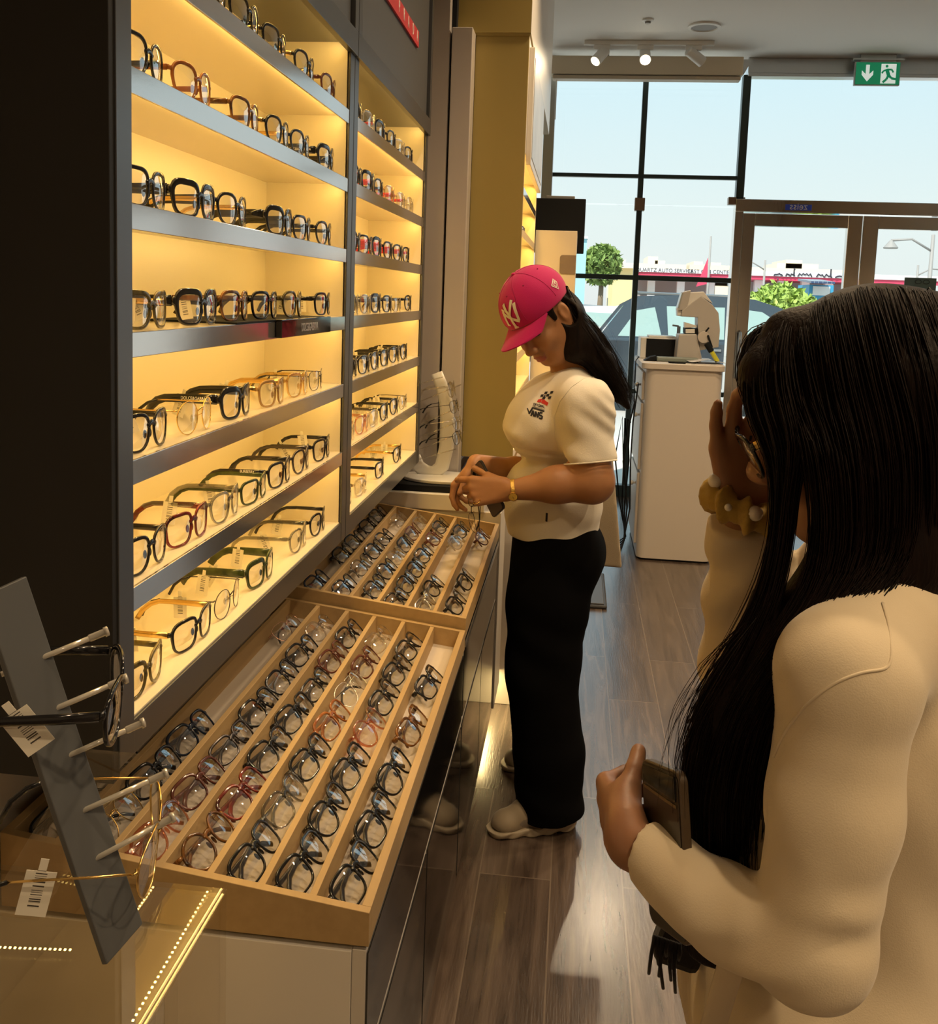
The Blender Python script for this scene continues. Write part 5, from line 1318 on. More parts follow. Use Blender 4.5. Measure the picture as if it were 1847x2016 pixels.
def strands(guides, n, rad, name, mat, parent, jitter=.012, seed=3, tip=.25, npt=18, flat=False):
    """many thin tapering hairs interpolated between neighbouring guide polylines"""
    r = np.random.default_rng(seed); G = []
    for g in guides:
        g = np.array(g, float); L = np.r_[0, np.cumsum(np.linalg.norm(np.diff(g, axis=0), axis=1))]; u = np.linspace(0, L[-1], npt)
        sm = np.stack([np.interp(u, L, g[:, i]) for i in range(3)], 1)
        for _ in range(2): sm[1:-1] = .25 * sm[:-2] + .5 * sm[1:-1] + .25 * sm[2:]
        G.append(sm)
    V = []; Fc = []
    for _ in range(n):
        i = r.integers(0, len(G) - 1); a = r.random()
        P = G[i] * (1 - a) + G[i + 1] * a
        off = r.normal(0, jitter, 3); off2 = r.normal(0, jitter, 3); u = np.linspace(0, 1, npt)[:, None]
        P = P + off * np.minimum(1, .15 + 3 * u) * (1 - u * .3) + off2 * u ** 2 * .9 + np.sin(u * r.uniform(2, 6) + r.uniform(0, 6)) * r.normal(0, jitter * .25, 3)
        m = max(4, int(npt * r.uniform(.75, 1.0))); P = P[:m]; u = np.linspace(0, 1, m)
        R = rad * (1 - (1 - tip) * u) * r.uniform(.7, 1.3)
        T = np.gradient(P, axis=0); T /= np.linalg.norm(T, axis=1, keepdims=True)
        b = np.cross(T, r.normal(size=3)); b /= np.maximum(np.linalg.norm(b, axis=1, keepdims=True), 1e-6); c = np.cross(T, b)
        base = len(V)
        for j in range(3):
            t = 2 * PI * j / 3
            V.append(P + (b * math.cos(t) + c * math.sin(t)) * R[:, None])
        Fc.append((m,))
    pts = []; faces = []; o = 0
    for h_, (m,) in enumerate(Fc):
        pts += [V[3 * h_], V[3 * h_ + 1], V[3 * h_ + 2]]
        i = np.arange(m - 1)
        for j in range(3):
            A = o + j * m; B = o + ((j + 1) % 3) * m
            faces.append(np.stack([A + i, B + i, B + i + 1, A + i + 1], 1))
        o += 3 * m
    P = np.concatenate(pts); Q = np.concatenate(faces)
    off = np.zeros(3)
    q = parent
    while q is not None:
        off = np.array(q.location) if q.parent is None else off; q = q.parent
    me = bpy.data.meshes.new(name); me.vertices.add(len(P)); me.vertices.foreach_set('co', (P - off).ravel())
    me.loops.add(Q.size); me.loops.foreach_set('vertex_index', Q.ravel().astype(np.int32)); me.polygons.add(len(Q)); me.polygons.foreach_set('loop_start', np.arange(0, Q.size, 4, dtype=np.int32))
    me.polygons.foreach_set('use_smooth', np.ones(len(Q), bool)); me.materials.append(mat); me.update(calc_edges=True)
    ob = bpy.data.objects.new(name, me); COL.objects.link(ob); ob.parent = parent
    return ob
def world_bvh(o):
    dg = bpy.context.evaluated_depsgraph_get(); me = o.data
    q = o
    while q.parent: q = q.parent
    off = Vector(q.location)
    return BVHTree.FromPolygons([v.co + off for v in me.vertices], [tuple(p.vertices) for p in me.polygons])
def decal(bvh, polys, org, right, up, look, mat, name, parent, lift=.0012, cell=.006, mats=None):
    """flat printed shapes laid onto a curved surface: each outline is cut fine and dropped along look"""
    m = MB(); org = np.array(org, float); r = np.array(right, float); u = np.array(up, float); d = Vector(look).normalized()
    for pl in polys:
        mi = 0
        if isinstance(pl, tuple): pl, mi = pl
        pl = [np.array(p, float) for p in pl]
        # fan of small strips: split quads only
        n = len(pl)
        def drop(p):
            w = org + r * p[0] + u * p[1]; h = bvh.ray_cast(Vector(w) - d * .35, d, .8)
            if h[0] is None: return None
            nn = h[1] if h[1].dot(d) < 0 else -h[1]
            return np.array(h[0] + nn * lift)
        if n == 4:
            a, b, c, e = pl; kx = max(1, int(np.linalg.norm(b - a) / cell)); ky = max(1, int(np.linalg.norm(e - a) / cell))
            g = [[drop((a * (1 - i / kx) + b * i / kx) * (1 - j / ky) + (e * (1 - i / kx) + c * i / kx) * j / ky) for j in range(ky + 1)] for i in range(kx + 1)]
            if any(q is None for row_ in g for q in row_): continue
            flatv = [q for row_ in g for q in row_]; w_ = ky + 1
            m.add(flatv, [(i * w_ + j, (i + 1) * w_ + j, (i + 1) * w_ + j + 1, i * w_ + j + 1) for i in range(kx) for j in range(ky)], mi)
        else:
            q = [drop(p) for p in pl]
            if all(x is not None for x in q): m.add(q, [tuple(range(n))], mi)
    return m.build(name, mats or mat, parent)
def stroke(pts, w):
    """polyline as a row of quads with width w (number or pair start/end)"""
    out = []; pts = [np.array(p, float) for p in pts]; n = len(pts); w = np.linspace(w[0], w[1], n) if np.iterable(w) else np.full(n, w)
    T = [pts[min(i + 1, n - 1)] - pts[max(i - 1, 0)] for i in range(n)]; N = [np.array([-t[1], t[0]]) / max(np.linalg.norm(t), 1e-9) for t in T]
    for i in range(n - 1):
        out.append([pts[i] - N[i] * w[i] / 2, pts[i + 1] - N[i + 1] * w[i + 1] / 2, pts[i + 1] + N[i + 1] * w[i + 1] / 2, pts[i] + N[i] * w[i] / 2])
    return out
# ================================================================ woman in the pink cap
def skin(name, col, col2):
    return pbr(name, col, .45, spec=.4, noise=(30, col2, .5), sss=.15, bump=(220, .05))
def cloth(name, col, col2=None, rough=.85, sc=300, st=.15, sheen=.2):
    return pbr(name, col, rough, spec=.25, noise=(4, col2, .7) if col2 else None, bump=(sc, st), sheen=sheen)
M_skin1 = skin('warm_skin', (.37, .175, .078), (.41, .20, .095))
M_lip1 = pbr('lip_skin', (.36, .10, .075), .35)
M_hairline = pbr('dark_brow', (.012, .009, .008), .6)
def hair_mat(name, c1, c2, st=(60, 60, 3)):
    m = pbr(name, c1, .5, spec=.12, noise=(1.0, c2, .6, st), bump=(1.2, .35, tuple(3 * s for s in st)))
    return m
M_hair1 = hair_mat('black_hair', (.0045, .0035, .0032), (.015, .0085, .0065))
M_shirt = cloth('white_cotton', (.86, .81, .70), (.82, .77, .66))
M_trous = cloth('black_trouser_cloth', (.003, .003, .0036), None, .95, 400, .1, .0)
M_trous.node_tree.nodes['Principled BSDF'].inputs['Specular IOR Level'].default_value = .06
M_pink = cloth('pink_cotton', (.56, .012, .145), (.50, .010, .125), .8, 500, .12)
M_shoe = cloth('cream_shoe_leather', (.29, .23, .155), (.33, .265, .18), .55, 60, .05)
M_sole = pbr('cream_sole', (.40, .33, .235), .5); M_shoedk = pbr('grey_shoe_panel', (.22, .18, .14), .6)

HC = np.array([-.096, 2.60, 1.4458])
HR = np.array([[-.45157484, -.63147439, -.63033345], [.67309054, -.70484765, .22391718], [-.58568702, -.32315612, .74333091]])
HP = lambda x, y, z: HC + x * HR[0] + y * HR[1] + z * HR[2]
w1 = thing('person', 'woman in a pink cap, white printed T-shirt and black trousers looking down', 'person', (0, 2.68, 0))
S = SDF((-.40, 2.34, .86), (.16, 3.0, 1.62), .003)
head_sdf(S, HC, HR)
nb = W(1132, 752, 2.66); S.cap(HP(-.035, 0, -.075), nb, .052, .058, .03); S.cap(nb, W(1122, 800, 2.68), .058, .085, .04)
shL, elL, wrL = W(1152, 800, 2.505), W(1166, 948, 2.475), W(1008, 965, 2.465)
S.chain([W(1120, 800, 2.66), shL, elL], [.07, .055, .054], .04)
S.chain([elL, elL * .55 + wrL * .45 + [0, 0, .002], wrL], [.054, .045, .0265], .03)
shR, elR, wrR = W(1130, 800, 2.86), W(1085, 945, 2.86), W(938, 912, 2.60)
S.chain([W(1120, 800, 2.68), shR, elR], [.07, .055, .05], .04)
S.chain([elR, elR * .5 + wrR * .5, wrR], [.05, .040, .026], .03)
hand_sdf(S, wrL + np.array([-.012, 0, 0]), (-.97, -.02, -.10), (.12, .95, -.25), [(.45, .55, .35), (1.0, 1.0, .6), (1.15, 1.1, .7), (1.2, 1.1, .7)], .08, thumb=(-.75, .55, .35), left=1, sc=1.08)
hand_sdf(S, wrR, (-.62, -.05, -.78), (.72, -.25, -.60), [(.55, .5, .3), (.75, .6, .4), (.9, .8, .5), (1.0, .9, .5)], .06, thumb=(-.25, -.62, -.74), left=-1, sc=.98)
S.build('body', [M_skin1, M_lip1, M_hairline], w1, 2, head_pick(HC, HR))

# ---- T-shirt
S = SDF((-.24, 2.36, .82), (.20, 3.03, 1.40), .0042)
S.ell(W(1108, 822, 2.68), (.148, .175, .135), .03)
for y in (2.60, 2.76): S.ell(W(1050, 838, y) + [0, 0, 0], (.080, .085, .088), .05)
S.ell(W(1088, 975, 2.68), (.146, .172, .125), .035)
S.cap(W(1085, 1040, 2.66), W(1083, 1082, 2.68), .125, .118, .04); S.cap(W(1095, 1040, 2.74), W(1092, 1082, 2.74), .125, .118, .04)
S.cap(W(1125, 775, 2.60), W(1128, 778, 2.78), .062, .062, .05)
S.cap(nb + [.002, 0, .004], W(1118, 800, 2.68), .060, .095, .03)
eS = shL * .30 + elL * .70
S.chain([W(1132, 792, 2.58), shL + [0, .004, 0], eS], [.068, .0655, .069], .05)
eR = shR * .35 + elR * .65
S.chain([W(1128, 792, 2.78), shR, eR], [.075, .070, .068], .03)
S.warp(lambda X, Y, Z: .0022 * np.sin(46 * Z + 16 * X + 8 * np.sin(9 * Y)) * np.exp(-((Z - 1.0) / .10) ** 2) + .0016 * np.sin(70 * (X * .8 + Z * .6) + 5 * np.sin(12 * Z)) * np.exp(-((Y - 2.46) / .08) ** 2)
       + .009 * np.exp(-((Z - 1.075 + .10 * (X + .05)) / .008) ** 2) * (X < .09) + .0012 * np.sin(60 * X + 20 * Z)
       + .0026 * np.sin(95 * (Z + .55 * X) + 7 * np.sin(13 * X + 9 * Z)) * np.exp(-((Z - 1.185 - .3 * (X - .05)) / .06) ** 2) * (Y < 2.62) + .003 * np.sin(70 * (X - .5 * Z)) * np.exp(-((Z - 1.30) / .05) ** 2) + .0035 * np.sin(60 * (Z - .35 * X) + 4 * np.sin(17 * X)) * np.exp(-((Z - .93) / .06) ** 2))
S.plane(W(1090, 1060, 2.68), (.20, 0, -1))                          # hem
ax = (elL - shL) / np.linalg.norm(elL - shL)
# sleeve openings: cut hollow so the arm shows below the cuff
S.cap(eS, eS + ax * .06, .080, .080, .0, 'sub') if False else None
def cut_sleeve(S, p, ax_, r):
    sl, X, Y, Z = S.block(p - r - .03, p + r + .09, .0)
    s_ = (X - p[0]) * ax_[0] + (Y - p[1]) * ax_[1] + (Z - p[2]) * ax_[2]
    rad = np.sqrt(np.maximum((X - p[0]) ** 2 + (Y - p[1]) ** 2 + (Z - p[2]) ** 2 - s_ ** 2, 0))
    S.put(sl, np.maximum(-s_, rad - r), .003, 'sub')
cut_sleeve(S, eS + ax * .010, ax, .092)
aR = (elR - shR) / np.linalg.norm(elR - shR); cut_sleeve(S, eR, aR, .085)
S.cap(HP(-.03, 0, -.07), nb + [-.004, 0, .012], .058, .056, .004, 'sub')
shirt = S.build('t_shirt', M_shirt, w1, 2)
m = MB()                                                             # neck rib and cuff hem
def ring(c, ax_, r, tube, n=40, e=1.0):
    a = np.cross(ax_, [0, 1, .2]); a /= np.linalg.norm(a); b = np.cross(ax_, a)
    return [c + r * (a * math.cos(t) + b * math.sin(t) * e) for t in np.linspace(0, 2 * PI, n + 1)[:-1]]
m.tube(ring(eS + ax * .0085  , ax, .0700, .002), .0022, 6, closed=True)
nk = (HP(-.035, 0, -.075) - nb); nk /= np.linalg.norm(nk)
m.tube(ring(nb + nk * .017, nk, .0625, .004), .0062, 8, closed=True)
m.build('rib_trim', M_shirt, shirt, smooth=True)
def seam_on(o, seams, r_, parent, mat):
    bv_ = world_bvh(o); m = MB()
    for seam in seams:
        pts = []
        for (a, b) in zip(seam[:-1], seam[1:]):
            for t in np.linspace(0, 1, 7)[:-1]:
                q = on_cloth(a[0] + (b[0] - a[0]) * t, a[1] + (b[1] - a[1]) * t, bv_, .0003)
                if q is not None: pts.append(q)
        if len(pts) > 4: m.tube(pts, r_, 6)
    return m.build('seam', mat, parent, smooth=True)

# printed emblem on the chest, stitched letters and flag
bv = world_bvh(shirt)
def on_cloth(px, py, bvh, lift=.0012):
    o = np.array([0, 0, CAM_H]); d = CAMM @ np.array([px - PP_X, -(py - PP_Y), -F_PX]); d /= np.linalg.norm(d)
    h = bvh.ray_cast(Vector(o), Vector(d), 6)
    if h[0] is None: return None
    n = h[1] if h[1].dot(Vector(d)) < 0 else -h[1]
    return np.array(h[0] + n * lift)
def emblem(polys, mats, name, parent, bvh, cell=3.0):
    m = MB()
    for pl, mi in polys:
        pl = [np.array(p, float) for p in pl]
        if len(pl) == 4:
            a, b, c, e = pl; kx = max(1, int(np.linalg.norm(b - a) / cell)); ky = max(1, int(np.linalg.norm(e - a) / cell))
            g = [[on_cloth(*((a * (1 - i / kx) + b * i / kx) * (1 - j / ky) + (e * (1 - i / kx) + c * i / kx) * j / ky), bvh) for j in range(ky + 1)] for i in range(kx + 1)]
            if any(q is None for r_ in g for q in r_): continue
            w_ = ky + 1
            m.add([q for r_ in g for q in r_], [(i * w_ + j, (i + 1) * w_ + j, (i + 1) * w_ + j + 1, i * w_ + j + 1) for i in range(kx) for j in range(ky)], mi)
        else:
            q = [on_cloth(*p, bvh) for p in pl]
            if all(x is not None for x in q): m.add(q, [tuple(range(len(q)))], mi)
    return m.build(name, mats, parent)
Z1 = lambda x, y: (950 + x / 5.958, 520 + y / 5.958)
polys = []
fx = lambda i, j: np.array(Z1(812 - 33 * i - 4 * j * 0 + 22 * 0 - 14 * j * .4, 1480 + 10 * i + 33 * j)) if False else np.array(Z1(838 - 34 * i - 12 * j, 1490 + 6 * i * 0 + 30 * j + 14 * i * .2))
for i in range(4):
    for j in range(3):
        if (i + j) % 2 == 0 and not (i == 3 and j == 2): polys.append(([fx(i, j), fx(i + 1, j), fx(i + 1, j + 1), fx(i, j + 1)], 0))
polys.append(([Z1(700, 1577), Z1(715, 1580), Z1(745, 1540), Z1(735, 1535)], 0))
polys.append(([Z1(637, 1622), Z1(655, 1590), Z1(700, 1580), Z1(690, 1625)], 1)); polys.append(([Z1(690, 1628), Z1(708, 1580), Z1(778, 1628), Z1(762, 1662)], 1))
def seg(a, b, w):
    a, b = np.array(Z1(*a)), np.array(Z1(*b)); d = b - a; n_ = np.array([-d[1], d[0]]) / max(np.linalg.norm(d), 1e-6) * w / 5.958 / 2
    return ([a - n_, b - n_, b + n_, a + n_], 0)
# row of small capitals O R I G A L
def glyph(ch, x, y, w, h, t, sl=.12):
    P_ = {'O': [(0, 0, 1, 0), (1, 0, 1, 1), (1, 1, 0, 1), (0, 1, 0, 0)], 'R': [(0, 0, 0, 1), (0, 0, 1, 0), (1, 0, 1, .5), (1, .5, 0, .5), (.4, .5, 1, 1)], 'I': [(.5, 0, .5, 1)], 'G': [(1, 0, 0, 0), (0, 0, 0, 1), (0, 1, 1, 1), (1, 1, 1, .55), (1, .55, .5, .55)],
          'A': [(0, 1, .5, 0), (.5, 0, 1, 1), (.25, .62, .75, .62)], 'L': [(0, 0, 0, 1), (0, 1, 1, 1)], 'N': [(0, 1, 0, 0), (0, 0, 1, 1), (1, 1, 1, 0)], 'V': [(0, 0, .5, 1), (.5, 1, 1, 0)], 'S': [(1, 0, 0, 0), (0, 0, 0, .48), (0, .48, 1, .52), (1, .52, 1, 1), (1, 1, 0, 1)]}[ch]
    return [seg((x + a * w - sl * b * h, y + b * h + .18 * a * w), (x + c * w - sl * d * h, y + d * h + .18 * c * w), t) for a, b, c, d in P_]
for k, ch in enumerate('ORIGNAL'): polys += glyph(ch, 602 + 20 * k, 1632 + 4.2 * k, 13, 25 + k * .8, 5.5)
for k in range(9): polys.append(seg((588 + 16 * k, 1667 + 4.5 * k), (599 + 16 * k, 1670 + 4.5 * k), 7))
polys += [seg((594, 1682), (546, 1758), 20), seg((590, 1686), (728, 1728), 17), seg((552, 1756), (528, 1690), 14)]
for k, ch in enumerate('ANS'): polys += glyph(ch, 578 + 47 * k, 1716 + 13 * k, 34, 66, 19)
M_print = pbr('black_print', (.012, .011, .014), .7); M_printr = pbr('red_print', (.60, .03, .02), .7)
emblem(polys, [M_print, M_printr], 'chest_print', shirt, bv)
emblem([([(1075, 1009), (1079, 1010), (1078, 1027), (1074, 1026)], 0)], [M_print], 'side_label', shirt, bv)

seam_on(shirt, [[(1172, 742), (1150, 745), (1125, 762), (1103, 790), (1092, 820), (1092, 860), (1100, 890)]], .0012, shirt, M_shirt)

# ---- trousers
S = SDF((-.22, 2.36, .03), (.14, 3.06, .98), .005)
for pts, rs in (([(1090, 1075, 2.64), (1078, 1180, 2.60), (1066, 1330, 2.575), (1080, 1480, 2.56), (1081, 1640, 2.555)], [.118, .116, .103, .098, .096]), ([(1095, 1075, 2.74), (1085, 1180, 2.80), (1078, 1300, 2.86), (1074, 1420, 2.88), (1074, 1520, 2.885)], [.118, .112, .098, .090, .092])):
    S.chain([W(*p) for p in pts], rs, .02)
S.ell(W(1135, 1090, 2.69), (.085, .16, .10), .04)
S.cap(W(1092, 1040, 2.66), W(1094, 1040, 2.72), .108, .108, .02)
S.warp(lambda X, Y, Z: .0035 * np.sin(24 * Z + 30 * X + 3 * np.sin(11 * Z)) * np.exp(-((Z - .45) / .2) ** 2) + .004 * np.sin(55 * Z + 20 * X) * np.exp(-((Z - .08) / .06) ** 2) + .002 * np.sin(38 * X + 30 * Y))
S.plane((0, 0, .042), (.08, 0, -1)); S.plane((0, 0, .965), (0, 0, 1))
S.build('trousers', M_trous, w1, 2)

# ---- trainers
def trainer(toe, heel, lab):
    toe, heel = np.array(toe, float), np.array(heel, float); f = toe - heel; L_ = np.linalg.norm(f); f /= L_; l = np.array([-f[1], f[0], 0]); u = np.array([0, 0, 1.0])
    Pq = lambda x, y, z: heel + f * x * L_ + l * y + u * z
    R_ = np.array([f, l, u]); lo = np.minimum(toe, heel) - .08; hi = np.maximum(toe, heel) + .08; lo[2] = -.01; hi[2] = .16
    S = SDF(lo, hi, .003)
    S.cap(Pq(.16, 0, .045), Pq(.45, 0, .048), .036, .039, .03); S.cap(Pq(.45, 0, .046), Pq(.80, .004, .032), .038, .031, .03); S.ell(Pq(.84, .004, .030), (.034, .036, .024), .03, 'add', R_)
    S.cap(Pq(.20, 0, .05), Pq(.26, 0, .11), .038, .044, .03); S.cap(Pq(.30, 0, .09), Pq(.62, 0, .060), .034, .028, .03)
    S.plane((0, 0, .020), (0, 0, -1), .002); S.plane((0, 0, .118), (0, 0, 1), .006)
    up = S.build('shoe', [M_shoe, M_shoedk], w1, 1, lambda C: (((C - Pq(.52, 0, .045)) @ f / .045) ** 2 + ((C[:, 2] - .040) / .016) ** 2 < 1).astype(int))
    S = SDF(lo, hi, .003)
    S.cap(Pq(.14, 0, .016), Pq(.46, 0, .014), .040, .040, .03); S.cap(Pq(.46, 0, .014), Pq(.84, .004, .016), .041, .042, .03); S.ell(Pq(.90, .004, .024), (.035, .040, .024), .02, 'add', R_)
    S.plane((0, 0, .0015), (0, 0, -1), .002); S.plane(Pq(.5, 0, .026), (.06 * f[0], .06 * f[1], 1), .002)
    S.warp(lambda X, Y, Z: .0016 * np.sin(((X - heel[0]) * f[0] + (Y - heel[1]) * f[1]) * 120 + Z * 200))
    S.build('sole', M_sole, up, 1)
    m = MB()
    for k in range(4):
        x = .50 + .07 * k; z = .088 - .011 * k
        m.tube([Pq(x, -.022, z - .007), Pq(x + .015, 0, z + .003), Pq(x + .03, .022, z - .007)], .0028, 6)
    m.tube([Pq(.60, -.02, .075), Pq(.62, -.036, .06), Pq(.64, -.040, .045)], .0025, 6)
    m.build('lace', M_sole, up, smooth=True)
trainer((-.176, 2.487, 0), (.060, 2.575, 0), 'near'); trainer((-.168, 2.865, 0), (.070, 2.905, 0), 'far')

# ---- hair
S = SDF((-.22, 2.46, 1.10), (.22, 2.86, 1.58), .004)
S.ell(HP(-.022, .004, .012), (.080, .072, .078), .01, 'add', HR)
S.ell(HP(-.062, .052, -.030), (.034, .020, .050), .03, 'add', HR)
mid = [HP(-.060, .02, -.045), W(1146, 672, 2.64), W(1183, 715, 2.66), W(1213, 765, 2.68), W(1236, 800, 2.69)]
for dy in (-.05, -.015, .02, .055): S.chain([p + np.array([0, dy * (1 - .10 * i), 0]) for i, p in enumerate(mid)], [.036, .034, .030, .020, .005], .03)
S.cap(HP(-.03, .070, -.04), W(1128, 690, 2.585), .026, .024, .03); S.cap(W(1128, 690, 2.585), W(1160, 700, 2.61), .026, .026, .03)
S.ell(HP(-.012, .082, -.010), (.030, .020, .042), .008, 'sub', HR)
hair1 = S.build('hair', M_hair1, w1, 2)
gd = []
for y_, a0 in ((2.575, .0), (2.60, .0), (2.64, 0), (2.68, 0), (2.72, 0)):
    k = (y_ - 2.575) / .15
    gd.append([HP(-.07 - .01 * k, .07 - .10 * k, .03), W(1128 - 4 * k, 625 - 14 * k, y_), W(1158 + 6 * k, 655 - 12 * k, y_), W(1188 + 8 * k, 703 - 18 * k, y_ + .01), W(1218 + 4 * k, 757 - 12 * k, y_ + .01), W(1241, 800, y_ + .01)])
strands(gd, 700, .0010, 'hair_strands', M_hair1, hair1, .010, 5)
gd = [[HP(-.04, .075, -.01), W(1116, 668, 2.565), W(1122, 695, 2.565), W(1150, 712, 2.58), W(1185, 755, 2.60), W(1215, 800, 2.62)], [HP(-.055, .07, .0), W(1128, 660, 2.57), W(1150, 690, 2.57), W(1180, 725, 2.59), W(1210, 772, 2.61), W(1236, 815, 2.63)]]
strands(gd, 160, .0009, 'hair_strands', M_hair1, hair1, .006, 6)
# side hair in front of the ear, under the cap
S = SDF(HP(.02, .07, .02) - .08, HP(.02, .07, .02) + .08, .003)
S.cap(HP(.022, .064, .035), HP(.020, .066, -.002), .014, .008, .01); S.cap(HP(-.03, .066, .045), HP(.022, .064, .035), .014, .014, .01)
S.build('side_hair', M_hair1, w1, 1)

# ---- cap
cap = None
S = SDF(HC - .17, HC + .17, .003)
CP = np.array([-.010, 0, .050])
S.ell(HP(*CP), (.108, .089, .094), .0, 'add', HR)
S.plane(HP(.05, 0, .030), -HR[2] + HR[0] * .10, .002)
S.ell(HP(*(CP - [0, 0, .006])), (.100, .082, .090), .003, 'sub', HR)
cap = S.build('cap', M_pink, w1, 2)
m = MB(); n1, n2 = 25, 9; V = []
for i in range(n1):
    a = math.radians(-62 + 124 * i / (n1 - 1))
    for j in range(n2):
        t = j / (n2 - 1)
        x0, y0 = CP[0] + .105 * math.cos(a), .087 * math.sin(a)
        L_ = .074 * math.cos(a * .92) ** .8
        x = x0 + t * L_; y = y0 * (1 - .10 * t); z = .034 - .006 * (1 - math.cos(a)) - .16 * t * L_ - 3.6 * y * y * t
        V.append(HP(x, y, z))
V2 = [p - HR[2] * .0035 for p in V]
F_ = [(i * n2 + j, (i + 1) * n2 + j, (i + 1) * n2 + j + 1, i * n2 + j + 1) for i in range(n1 - 1) for j in range(n2 - 1)]
N_ = n1 * n2
edge = [(i * n2 + n2 - 1, (i + 1) * n2 + n2 - 1) for i in range(n1 - 1)]
m.add(V + V2, F_ + [tuple(q + N_ for q in f)[::-1] for f in F_] + [(a, b, b + N_, a + N_) for a, b in edge] + [(j, j + 1, j + 1 + N_, j + N_) for j in range(n2 - 1)] + [((n1 - 1) * n2 + j + 1, (n1 - 1) * n2 + j, (n1 - 1) * n2 + j + N_, (n1 - 1) * n2 + j + 1 + N_) for j in range(n2 - 1)])
m.build('brim', M_pink, cap, smooth=45)
m = MB(); m.sphere(HP(CP[0], 0, CP[2] + .094), (.007, .007, .005), 8); m.build('button', M_pink, cap, smooth=True)
# seams and eyelets
def on_cap(th, ph, k=1.0):
    return HP(CP[0] + .108 * k * math.cos(ph) * math.sin(th), .089 * k * math.sin(ph) * math.sin(th), CP[2] + .094 * k * math.cos(th))
m = MB()
for ph in (30, 90, 150, -30, -90, -150, 0.001):
    if ph == 0.001: continue
    m.tube([on_cap(t, math.radians(ph), 1.0) for t in np.linspace(.06, 1.62, 22)], .0009, 5)
m.build('seam', pbr('pink_seam', (.44, .010, .11), .8), cap, smooth=True)
m = MB()
for ph in (58, 120, -58, 8): m.sphere(on_cap(.72, math.radians(ph), 1.001), .0022, 6)
m.build('eyelet', pbr('eyelet_thread', (.30, .006, .07), .8), cap, smooth=True)
cb = world_bvh(cap); M_thread = pbr('white_thread', (.85, .80, .70), .6)
ny = []
for st, w in (([(-.40, .38), (-.40, -.42)], (.18, .15)), ([(-.50, .30), (-.10, -.02), (.40, -.42)], (.12, .16)), ([(.40, .50), (.42, 0), (.40, -.36)], (.17, .12)), ([(-.30, .62), (-.16, .30), (0, .05)], (.20, .12)), ([(.28, .66), (.12, .32), (0, .05)], (.17, .12)), ([(0, .08), (0, -.70)], (.13, .17)), ([(-.50, -.40), (-.28, -.46)], .10), ([(-.14, -.68), (.14, -.68)], .10), ([(-.52, .40), (-.30, .30)], .10)):
    ny += stroke([(a * .050, b * .050) for a, b in st], tuple(x * .050 for x in w) if np.iterable(w) else w * .050)
decal(cb, ny, HP(.2, .010, .077), HR[1], HR[2], -HR[0], M_thread, 'emblem', cap, .0022, .006)
fl = []
for st in ([(-.5, .3), (.55, .62), (.62, .1), (.05, -.62), (-.5, .3)], [(-.2, .22), (.02, -.28), (.32, .05)], [(-.05, .18), (.22, .30)], [(.25, .05), (.30, .42)], [(.42, .15), (.45, .45)]):
    fl += stroke([(a * .022, b * .022) for a, b in st], .0026)
decal(cb, fl, HP(-.030, .2, .066), -HR[0], HR[2], -HR[1], M_thread, 'side_emblem', cap, .0018, .006)

# ---- watch, ring
fa = (wrL - elL) / np.linalg.norm(wrL - elL); wc = wrL - fa * .004
M_watch = pbr('gold_watch', (.80, .55, .16), .28, metal=1.0, bump=(380, .5))
wt = None
m = MB(); m.tube(ring(wc, fa, .0295, .004, 36, 1.0), .0055, 8, closed=True, flat=(tuple(fa), .0)) if False else None
a_ = np.cross(fa, [0, 0, 1.0]); a_ /= np.linalg.norm(a_); b_ = np.cross(fa, a_); V = []; n = 36
for t in np.linspace(0, 2 * PI, n + 1)[:-1]:
    rd = a_ * math.cos(t) + b_ * math.sin(t)
    for (r_, s_) in ((.0278, -.0055), (.0300, -.0045), (.0300, .0045), (.0278, .0055)): V.append(wc + rd * r_ + fa * s_)
m.add(V, [(i * 4 + j, i * 4 + (j + 1) % 4, ((i + 1) % n) * 4 + (j + 1) % 4, ((i + 1) % n) * 4 + j) for i in range(n) for j in range(4)])
wt = m.build('watch', M_watch, w1, smooth=40)
dn = np.array([.05, -.93, -.36]); dn /= np.linalg.norm(dn); dc = wc + dn * .0295
m = MB(); m.cyl(dc, dc + dn * .0045, .0125, 28); m.build('watch_case', M_gold, wt, smooth=40)
m = MB(); m.cyl(dc + dn * .0046, dc + dn * .0052, .0108, 28); m.build('watch_dial', pbr('watch_dial', (.75, .50, .10), .25), wt, smooth=40)
m = MB(); q = dc + dn * .0056; m.tube([q, q + np.array([-.004, 0, .004])], .0005, 5); m.tube([q, q + np.array([.003, 0, -.005])], .0005, 5); m.build('watch_hand', M_black, wt)
rp = W(939, 988, 2.44); m = MB(); m.tube(ring(rp, np.array([.35, .3, -.85]), .0100, .001, 20), .0013, 6, closed=True); m.build('finger_ring', M_gold, w1, smooth=True)

